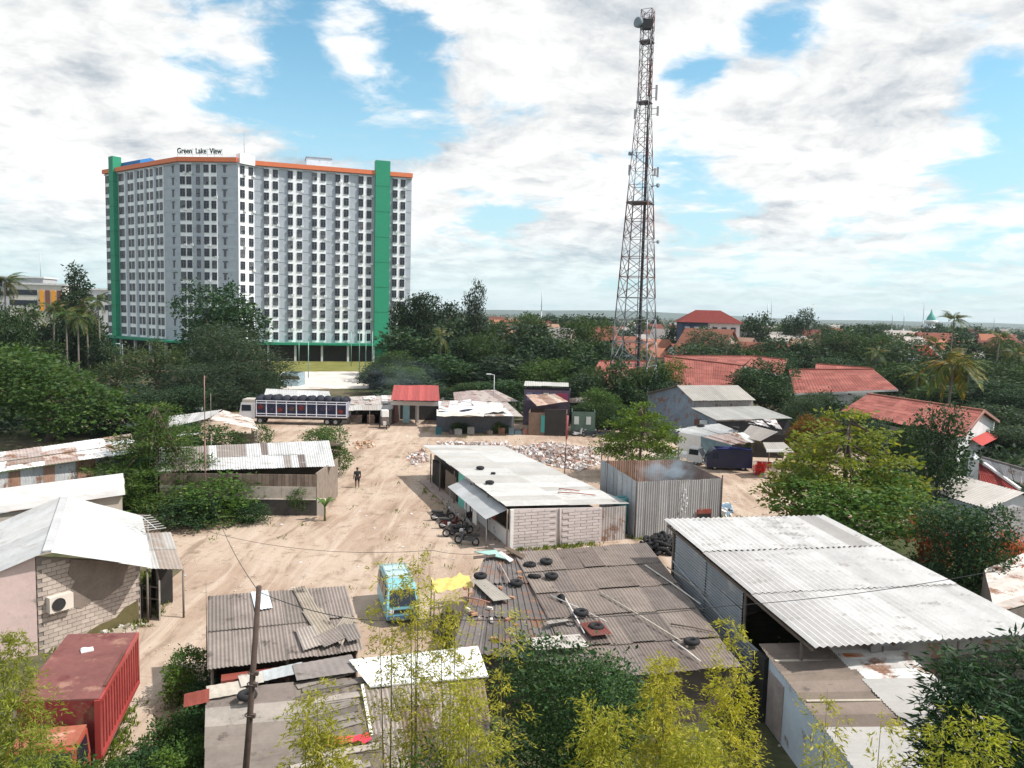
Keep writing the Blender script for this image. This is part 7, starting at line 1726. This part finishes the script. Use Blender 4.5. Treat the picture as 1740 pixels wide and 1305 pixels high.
o, a, b = shack('green_hut', 'small dark green hut with stones on its roof right of the dark doorway', 737, (971, 1010), 97.5, 3.1, [(968, 677, 3.9), (1006, 674, 3.9), (1014, 683, 3.2), (968, 685, 3.2)], (.10, .15, .12), seed=8, cols=((.35, .28, .26), (.4, .36, .34)), n=4)
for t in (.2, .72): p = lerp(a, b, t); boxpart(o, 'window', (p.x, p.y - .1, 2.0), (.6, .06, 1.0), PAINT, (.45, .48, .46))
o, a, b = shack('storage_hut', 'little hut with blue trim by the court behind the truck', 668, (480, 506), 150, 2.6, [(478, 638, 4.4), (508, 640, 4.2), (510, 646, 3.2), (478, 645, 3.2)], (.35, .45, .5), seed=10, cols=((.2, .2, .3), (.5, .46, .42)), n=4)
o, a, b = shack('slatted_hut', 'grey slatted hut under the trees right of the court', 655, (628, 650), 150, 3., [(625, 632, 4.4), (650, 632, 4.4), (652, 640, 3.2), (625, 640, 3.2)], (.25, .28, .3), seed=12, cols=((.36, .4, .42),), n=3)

# two-tier shed
def two_tier():
    U = [(1150, 655, 6.6), (1254, 655, 6.7), (1284, 680, 5.15), (1177, 681, 5.12)]
    q = [G(*u) for u in U]; base = V3(q[3], 0)
    o = thing('two_tier_shed', 'grey two-tier shed with stepped roofs right of the enclosure', 'shed', base)
    sheets(o, *q, 9, 1, .3, .04, ((.50, .47, .43), (.46, .43, .40), (.54, .51, .47)), TIN, seed=300)
    e = q[0] - q[3]; l = [q[0] + Vector((-3.6, 4.2, -1.6)), q[1] + Vector((-3.6, 4.2, -1.6))]
    sheets(o, q[1], q[0], l[0], l[1], 9, 1, .3, .04, ((.40, .38, .36),), TIN, seed=301)
    ww = lambda p, r, z0, z1, c, nm='wall', m=RUSTTIN: (lambda mb: (slab(mb, p, r, z0, z1, .12), mb.build(nm, m, o, c)))(MB())
    ww(q[3] + Vector((.2, .5, 0)), q[2] + Vector((-.2, .5, 0)), 0, 5.0, (.34, .32, .31), 'clerestory_wall')
    gl = V3(l[0], 0) + Vector((.4, 0, 0))
    mb = MB(); mid = V3(q[0], 0); mb.prism([V3(q[3], 0), gl, V3(gl, l[0].z - .2), V3(mid, q[0].z - .2), V3(q[3], q[3].z - .2)], (.3, .3, 0), (.4, .4, 0)); mb.build('gable_wall', RUSTTIN, o, (.17, .21, .26))
    L = [(1174, 693, 4.3), (1290, 690, 4.4), (1347, 711, 3.5), (1217, 714, 3.4)]; r = [G(*u) for u in L]
    sheets(o, *r, 10, 1, .3, .04, ((.52, .52, .50), (.48, .48, .47), (.56, .55, .53)), TIN, seed=302)
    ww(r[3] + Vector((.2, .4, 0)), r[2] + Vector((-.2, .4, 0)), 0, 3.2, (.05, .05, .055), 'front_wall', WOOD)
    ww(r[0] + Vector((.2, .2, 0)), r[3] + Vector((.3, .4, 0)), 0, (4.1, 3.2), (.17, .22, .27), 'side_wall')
    p = lerp(r[0], r[3], .3); boxpart(o, 'brown_door', (p.x, p.y - .1, 1.6), (.9, .2, 3.0), WOOD, (.14, .08, .07)); p = lerp(r[0], r[3], .55); boxpart(o, 'pale_panel', (p.x - .1, p.y - .1, 2.2), (.9, .2, 1.8), PAINT, (.45, .52, .55))
two_tier()
def tin_house():
    q = [G(x, y, z) for x, y, z in ((1138, 731, 3.6), (1222, 720, 4.2), (1256, 735, 3.9), (1188, 743, 3.2))]
    o = thing('tin_roofed_house', 'white-walled house with patched tin roofs beside the white pickup', 'house', V3(q[3], 0))
    sheets(o, *q, 6, 1, .3, .04, ((.66, .67, .67), (.60, .60, .60), (.7, .71, .72)), TIN, seed=310, jit=.08)
    r = [G(x, y, z) for x, y, z in ((1192, 742, 3.5), (1262, 735, 4.0), (1290, 752, 3.2), (1243, 757, 2.9))]
    sheets(o, *r, 6, 1, .3, .04, ((.38, .30, .28), (.46, .42, .4), (.55, .54, .52)), RUSTTIN, seed=311, jit=.1)
    s = [G(x, y, z) for x, y, z in ((1275, 722, 4.6), (1322, 734, 4.3), (1292, 750, 3.4), (1256, 742, 3.6))]
    sheets(o, *s, 5, 1, .3, .04, ((.48, .44, .41), (.42, .38, .36)), TIN, seed=312)
    s2 = [G(x, y, z) for x, y, z in ((1296, 752, 3.3), (1332, 752, 3.2), (1347, 766, 2.8), (1302, 766, 2.8))]
    sheets(o, *s2, 4, 1, .25, .04, ((.5, .47, .44),), TIN, 'awning_sheet', seed=313)
    mb = MB(); mb.bar(s2[3] + Vector((0, -.1, 0)), s2[2] + Vector((0, -.1, 0)), .12, .22); mb.build('white_gutter', PAINT, o, (.8, .8, .8))
    t = [G(x, y, z) for x, y, z in ((1262, 716, 4.6), (1318, 716, 4.6), (1330, 735, 4.2), (1276, 723, 4.5))]
    sheets(o, *t, 5, 2, .4, .06, ((.60, .58, .58), (.5, .3, .25), (.35, .33, .34)), RUSTTIN, 'loose_sheet', seed=314, jit=.3)
    w0, w1, w2 = V3(G(1152, 772), 0), V3(G(1190, 779), 0), V3(G(1242, 782), 0); w3 = V3(G(1345, 786), 0)
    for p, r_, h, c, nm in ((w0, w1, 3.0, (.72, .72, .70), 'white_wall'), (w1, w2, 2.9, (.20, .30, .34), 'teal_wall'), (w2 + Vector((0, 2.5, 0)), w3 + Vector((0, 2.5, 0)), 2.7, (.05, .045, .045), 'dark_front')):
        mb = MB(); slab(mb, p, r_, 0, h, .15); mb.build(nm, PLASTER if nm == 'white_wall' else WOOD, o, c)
    for x in (1305, 1345): post(o, V3(G(x, 800), 0), 2.8, .06)
    for x, y, z in ((1191, 723, 4.1), (1250, 727, 4.3)): tyre('tyre weighing down the tin roofed house, %s one' % ('left' if x < 1200 else 'right'), G(x, y, z), 1.2)
    # clothes stand
    c = V3(G(1298, 806), 0); t = thing('clothes_rack', 'white pipe rack with red cloths beside the short palm', 'rack', c)
    for x in (-1.1, 1.1): mb = MB(); mb.tube([(x, 0, 0), (x, 0, 1.3)], .03, 5); mb.build('leg', METAL, t, (.7, .7, .7), local=True)
    mb = MB(); mb.tube([(-1.1, 0, 1.3), (1.1, 0, 1.3)], .03, 5); mb.build('top_bar', METAL, t, (.7, .7, .7), local=True)
    for x, cc in ((-.5, (.4, .04, .06)), (0, (.5, .1, .1)), (.5, (.35, .04, .05))): mb = MB(); mb.box((x, 0, 1.0), (.42, .06, .6)); mb.build('cloth', CLOTH, t, cc, local=True)
tin_house()

# ------------------------------------------------------------------ red tiled roofs
TILE = ((.33, .118, .10), (.37, .137, .118), (.30, .107, .093), (.40, .153, .13))
def red_roof(label, quads, wallz, walls, name='red_roof_hall', seed=1, cols=TILE, wc=(.5, .49, .48), rows=7, n=8, extra=None):
    first = AT(*quads[0][3]); o = thing(name, label, 'building', V3(first, 0))
    for k, qd in enumerate(quads):
        q = [AT(*u) for u in qd]
        sheets(o, *q, n, rows, .45, .06, cols, ASB, 'tile_course', seed=seed + k, jit=.02, lap=.05)
        mb = MB(); mb.bar(q[0] + Vector((0, 0, .1)), q[1] + Vector((0, 0, .1)), .45, .2); mb.build('ridge_cap', ASB, o, (.34, .12, .09))
        mb = MB(); mb.bar(q[3] - Vector((0, 0, .1)), q[2] - Vector((0, 0, .1)), .1, .3); mb.build('eave_board', PAINT, o, (.6, .58, .55))
    for a, b, h in walls: mb = MB(); slab(mb, V3(AT(*a), 0), V3(AT(*b), 0), 0, h, .2); mb.build('wall', PLASTER, o, wc)
    return o
red_roof('long red tiled roof behind the tower foot', [[(1018, 614, 139), (1112, 614, 139), (1116, 658, 129), (990, 660, 129)]], 4, [((995, 660, 130), (1112, 658, 130), 3.2)], seed=400)
red_roof('broad dark red hip roof in the middle of the red roofs', [[(1128, 606, 140), (1262, 622, 139), (1250, 668, 129), (1140, 664, 130)], [(1128, 605, 152), (1280, 606, 152), (1262, 622, 140), (1140, 610, 142)], [(1280, 606, 152), (1338, 612, 150), (1330, 638, 142), (1264, 623, 141)]], 4, [((1145, 664, 131), (1248, 668, 130), 2.8)], seed=410)
red_roof('sunlit red hip roof right of the rounded dark tree', [[(1340, 629, 129), (1484, 628, 129), (1526, 662, 120), (1350, 669, 120)]], 4, [((1355, 671, 121), (1505, 668, 121), 3.9)], seed=420)
red_roof('red roof strip behind the sunlit hip roof', [[(1386, 619, 144), (1480, 626, 142), (1486, 635, 136), (1384, 634, 136)]], 4, [((1384, 640, 138), (1486, 640, 138), 5.2)], seed=425, rows=2)
def gable_house():
    A, B, C_, D_ = AT(1474, 670, 104), AT(1673, 699, 88), AT(1638, 744, 81), AT(1428, 699, 97)
    o = thing('gable_house', 'house with red tiled roof and white end gable below the yellowing palm', 'house', V3(C_, 0))
    sheets(o, A, B, C_, D_, 18, 8, .35, .05, TILE, ASB, 'tile_course', seed=430, jit=.02)
    E2 = B + (B - C_); E2 = Vector((2 * B.x - C_.x, 2 * B.y - C_.y, C_.z)); F2 = Vector((2 * A.x - D_.x, 2 * A.y - D_.y, D_.z))
    sheets(o, B, A, F2, E2, 12, 4, .35, .05, TILE, ASB, 'tile_course', seed=431, jit=.02)
    mb = MB(); mb.bar(A + Vector((0, 0, .1)), B + Vector((0, 0, .1)), .4, .2); mb.build('ridge_cap', ASB, o, (.45, .2, .15))
    ax = (A - B).normalized(); ax.z = 0; ins = ax * .7
    mb = MB(); mb.prism([V3(C_, 0) + ins, V3(E2, 0) + ins, V3(E2, C_.z - .1) + ins, V3(B, B.z - .15) + ins, V3(C_, C_.z - .1) + ins], ax * -.08, ax * .08); g = mb.build('gable_wall', PLASTER, o, (.60, .61, .62))
    mb = MB(); slab(mb, V3(C_, 0) + ins + (E2 - C_).normalized() * .6, V3(D_, 0) - ax * .6 + (E2 - C_).normalized() * .6, 0, 3.3, .2); mb.build('side_wall', PLASTER, o, (.30, .27, .24))
    for p, r in ((C_, B), (B, E2)): mb = MB(); mb.bar(p + Vector((0, 0, .05)), r + Vector((0, 0, .05)), .12, .3); mb.build('barge_board', PAINT, o, (.30, .16, .13))
    u = (V3(E2, 0) - V3(C_, 0)); m_ = V3(C_, 0) + ins - ax * .2
    q = [m_ + u * .3 + Vector((0, 0, 2.7)), m_ + u * .75 + Vector((0, 0, 2.7)), m_ + u * .78 - ax * 1.5 + Vector((0, 0, 2.2)), m_ + u * .27 - ax * 1.5 + Vector((0, 0, 2.2))]
    sheets(o, *q, 4, 1, .3, .03, ((.42, .06, .05),), PAINT, 'awning_sheet', seed=440)
gable_house()

# ------------------------------------------------------------------ far town
def house_meshes():
    mb = MB(); mb.bb((-.5, -.5, 0), (.5, .5, .62)); mb.prism([(-.5, -.5, .62), (-.5, .5, .62), (-.5, 0, .95)], (0, 0, 0), (1, 0, 0)); w = mb.mesh('wall'); w.materials.append(PLASTER)
    mb = MB(); t = .03
    for s in (-1, 1): mb.hexa([(-.56, s * .60, .55), (.56, s * .60, .55), (.56, 0, .98), (-.56, 0, .98), (-.56, s * .60, .55 + t), (.56, s * .60, .55 + t), (.56, 0, .98 + t), (-.56, 0, .98 + t)])
    r = mb.mesh('roof'); r.materials.append(ASB)
    mb = MB(); mb.bb((-.09, -.02, -.11), (.09, .02, .11)); g = mb.mesh('window'); g.materials.append(GLASS)
    return w, r, g
HW, HR, HG = house_meshes()
R = random.Random(77)
ROOFS = ((.25, .10, .075), (.30, .135, .095), (.21, .08, .07), (.40, .26, .20), (.35, .33, .32), (.45, .2, .13), (.5, .47, .45))
RN = ('brick red', 'orange tiled', 'dark red', 'brown', 'grey', 'terracotta', 'pale grey')
WN = {0: 'white', 1: 'cream', 2: 'light grey', 3: 'pink'}; WC = ((.72, .72, .72), (.62, .56, .48), (.5, .5, .52), (.6, .45, .42))
def town_house(x, D, w, d, h, ri, wi, rz, windows=0):
    p = AT(x, 560, D); o = thing('town_house', unique('%s%s %s-roofed %s house, %%s' .replace('%s %s-', '%%s %s-') % (RN[ri], WN[wi]) if False else '%%sfar %s-roofed %s house %%s, %%s' % (RN[ri], WN[wi]), x, D, ((260, 'before the town'), (400, 'in the town'), (9999, 'deep in the town'))), 'house', (p.x, p.y, 0), rz, 'far town: %s roof, %s walls' % (RN[ri], WN[wi]))
    a = put('wall', HW, o, WC[wi]); a.scale = (w, d, h); b = put('roof', HR, o, ROOFS[ri]); b.scale = (w, d, h)
    for k in range(windows): g = put('window', HG, o); g.location = ((k - (windows - 1) / 2) * w / (windows + .5), -d / 2, h * .35); g.scale = (w * .6, 1.5, h * .7)
for k in range(150):
    D = R.choice([R.uniform(225, 330), R.uniform(300, 480), R.uniform(420, 800)]); x = R.uniform(845, 1745)
    if D < 260 and x < 1110: D += 120
    town_house(x, D, R.uniform(8, 16), R.uniform(7, 12), R.uniform(7.0, 12.0), R.randrange(7), R.randrange(4), R.uniform(-.7, .7), 2 if D < 400 else 0)
for x, D in ((1090, 240), (1120, 230), (1145, 236), (1170, 228), (1270, 236), (1285, 225), (1320, 230), (1345, 245), (1385, 250), (1410, 262), (1115, 260), (1080, 262)): town_house(x, D, R.uniform(7, 11), R.uniform(6, 9), R.uniform(5.5, 8.5), R.choice([0, 1, 2, 5]), R.randrange(3), R.uniform(-.5, .5), 2)
def hip_building():
    D = 262.; a, b = AT(1150, 570, D), AT(1252, 572, D); w = b.x - a.x; c = (a + b) / 2; zt = AT(1200, 548, D).z; zr = AT(1200, 527, D).z
    o = thing('hip_roof_building', 'blue and white three-storey building with dark red hip roof', 'building', (c.x, c.y, 0), math.radians(-6))
    W, Dp = w * .92, 16.; mb = MB(); mb.bb((-W / 2, -Dp / 2, 0), (-W * .05, Dp / 2, zt)); mb.build('blue_wing', PLASTER, o, (.05, .075, .13), local=True); mb = MB(); mb.bb((-W * .05 + .01, -Dp / 2 + .3, 0), (W / 2, Dp / 2, zt)); mb.build('white_wing', PLASTER, o, (.72, .72, .72), local=True)
    mb = MB(); e = 1.2; mb.add([(-W / 2 - e, -Dp / 2 - e, zt), (W / 2 + e, -Dp / 2 - e, zt), (W / 2 + e, Dp / 2 + e, zt), (-W / 2 - e, Dp / 2 + e, zt), (-W * .22, 0, zr), (W * .22, 0, zr)], [(0, 1, 5, 4), (1, 2, 5), (2, 3, 4, 5), (3, 0, 4), (3, 2, 1, 0)]); mb.build('roof', ASB, o, (.20, .045, .04), local=True)
    for i in range(6):
        for k in range(2):
            x = -W / 2 + W * (i + .6) / 6.3; g = MB(); g.bb((x - .8, -Dp / 2 - .05, zt - 3.4 - 4.2 * k), (x + .8, -Dp / 2 + .35, zt - 1.4 - 4.2 * k)); g.build('window', WINGLASS if i > 2 else PAINT, o, (.5, .55, .6), local=True)
hip_building()
def minaret():
    D = 420.; b = AT(1580, 570, D); H = AT(1580, 536, D).z; o = thing('minaret', 'white minaret with green dome rising from the town', 'minaret', (b.x, b.y, 0))
    z1 = H * .80
    mb = MB(); mb.tube([(0, 0, 0), (0, 0, z1)], [2.6, 2.2], 8); mb.build('shaft', PLASTER, o, (.72, .76, .78), local=True)
    for z in (.42, .62, .80): mb = MB(); mb.tube([(0, 0, z * H), (0, 0, z * H + .6), (0, 0, z * H + 1.4)], [3.2, 3.4, 3.3], 10); mb.build('balcony', PLASTER, o, (.75, .78, .8), local=True)
    mb = MB(); mb.tube([(0, 0, z1), (0, 0, z1 + 1.6), (0, 0, z1 + 3.2), (0, 0, z1 + 4.8), (0, 0, z1 + 7.5)], [2.0, 2.4, 1.9, .8, .08], 10); mb.build('dome', PAINT, o, (.08, .32, .27), local=True)
minaret()
def left_block():
    D = 300.; 
    for lab, x0, x1, yt, col, dd, nm in (('cream four-storey block with orange facade bays at far left', 20, 108, 484, (.58, .55, .50), 300, 'office_block'), ('grey low block behind the conifer at far left', 100, 185, 492, (.55, .55, .56), 312, 'office_block'), ('flat grey roof building at the left rear', 0, 72, 472, (.48, .48, .5), 340, 'office_block')):
        a, b = AT(x0, 520, dd), AT(x1, 520, dd); zt = AT((x0 + x1) / 2, yt, dd).z; o = thing(nm, lab, 'building', ((a.x + b.x) / 2, dd, 0), math.radians(8)); W = b.x - a.x
        mb = MB(); mb.bb((-W / 2, 0, 0), (W / 2, 14, zt)); mb.build('wall', PLASTER, o, col, local=True); mb = MB(); mb.bb((-W / 2 - .4, -.4, zt), (W / 2 + .4, 14.4, zt + .7)); mb.build('parapet', PLASTER, o, (.7, .7, .7), local=True)
        if 'cream' in lab:
            for k in range(4): x = W * (.08 + k * .105); mb = MB(); mb.bb((x - .8, -.25, zt - 10), (x + .8, .1, zt - 2)); mb.build('orange_bay', PAINT, o, (.75, .33, .04) if k % 2 == 0 else (.2, .08, .06), local=True)
        for i in range(7):
            for k in range(2):
                x = -W / 2 + W * (i + .5) / (14 if 'cream' in lab else 7)
                mb = MB(); mb.bb((x - .7, -.12, zt - 4 - 4 * k), (x + .7, .1, zt - 2 - 4 * k)); mb.build('window', GLASS, o, local=True)
left_block()
for i, (x, yt, D, lab) in enumerate(((921, 494, 520, 'tall thin radio mast on the horizon left of the telecom tower'), (1305, 517, 520, 'distant pale mast left of the pair above the red roofs'), (1312, 508, 560, 'distant thin mast right of the pair above the red roofs'), (1517, 533, 480, 'short distant mast left of the minaret'), (1537, 532, 480, 'second short mast left of the minaret'), (1571, 512, 600, 'thin tall mast just behind the minaret'), (1690, 538, 600, 'distant mast near the right edge'), (772, 512, 600, 'faint mast behind the lone tufted tree'), (68, 430, 600, 'very thin mast at far left above the office block'))):
    mast(lab, x, 560, yt, D, .45 if D < 540 else .35, (.36, .38, .42), 'radio_mast', 'mast')
# long market roof at the right horizon, white-gabled house
p = AT(1720, 570, 380); o = thing('market_hall', 'long low hall roof at the right edge of the horizon', 'building', (p.x, p.y, 0)); a = put('wall', HW, o, (.5, .48, .47)); a.scale = (42, 20, 9); b = put('roof', HR, o, (.42, .35, .33)); b.scale = (42, 20, 9)
p = AT(1560, 590, 205); o = thing('white_gable_house', 'white gabled house with bright red roof left of the sky palm', 'house', (p.x, p.y, 0), math.radians(35)); a = put('wall', HW, o, (.75, .75, .75)); a.scale = (9, 8, 9.5); b = put('roof', HR, o, (.48, .06, .05)); b.scale = (9, 8, 9.5)
# ------------------------------------------------------------------ air: haze and smoke
def haze():
    m = bpy.data.materials.new('haze_air'); m.use_nodes = True; T = NT(m.node_tree); T.n.remove(T.n['Principled BSDF'])
    v = T.new('ShaderNodeVolumePrincipled', inp={'Color': (.80, .90, 1.0, 1), 'Density': .00009, 'Anisotropy': .2}); T.l.new(v.outputs[0], T.n['Material Output'].inputs['Volume'])
    mb = MB(); mb.bb((-5200, -300, -6), (5200, 5600, 84)); o = mb.build('haze', m); o['kind'] = 'stuff'; o['label'] = 'thin pale haze in the air over the whole town'
haze()
def smoke(name, label, c, size, dens, seed):
    m = bpy.data.materials.new(name + '_air'); m.use_nodes = True; T = NT(m.node_tree); T.n.remove(T.n['Principled BSDF'])
    g = T.new('ShaderNodeTexCoord').outputs['Object']
    r = T.vmath('LENGTH', g, out=1); n = T.noise(T.vmath('ADD', g, (seed, 0, 0)), 2.6, 4, .6, .6)
    k = T.math('MULTIPLY', T.ramp(r, .25, 1.0, 1.0, 0.0), T.ramp(n, .42, .68)); v = T.new('ShaderNodeVolumePrincipled', inp={'Color': (.70, .86, 1.0, 1), 'Density': T.math('MULTIPLY', k, dens), 'Anisotropy': .3})
    T.l.new(v.outputs[0], T.n['Material Output'].inputs['Volume'])
    mb = MB(); mb.ball((0, 0, 0), 1.0, 16, 10); me = mb.mesh(name); me.materials.append(m); o = put(name, me); o.location = c; o.scale = size; tag(o, label, 'smoke', kind='stuff')
a, b, c0, c1 = ENC; ctr = (a + b + c0 + c1) / 4
smoke('smoke', 'bluish smoke drifting over the corrugated enclosure', ctr + Vector((.8, 1.0, 3.6)), (3.0, 2.6, 1.6), .9, 1.)
smoke('smoke', 'thin smoke haze at the trees behind the red kiosk', V3(AT(680, 640, 122), 5.), (9, 5, 4), .05, 4.)
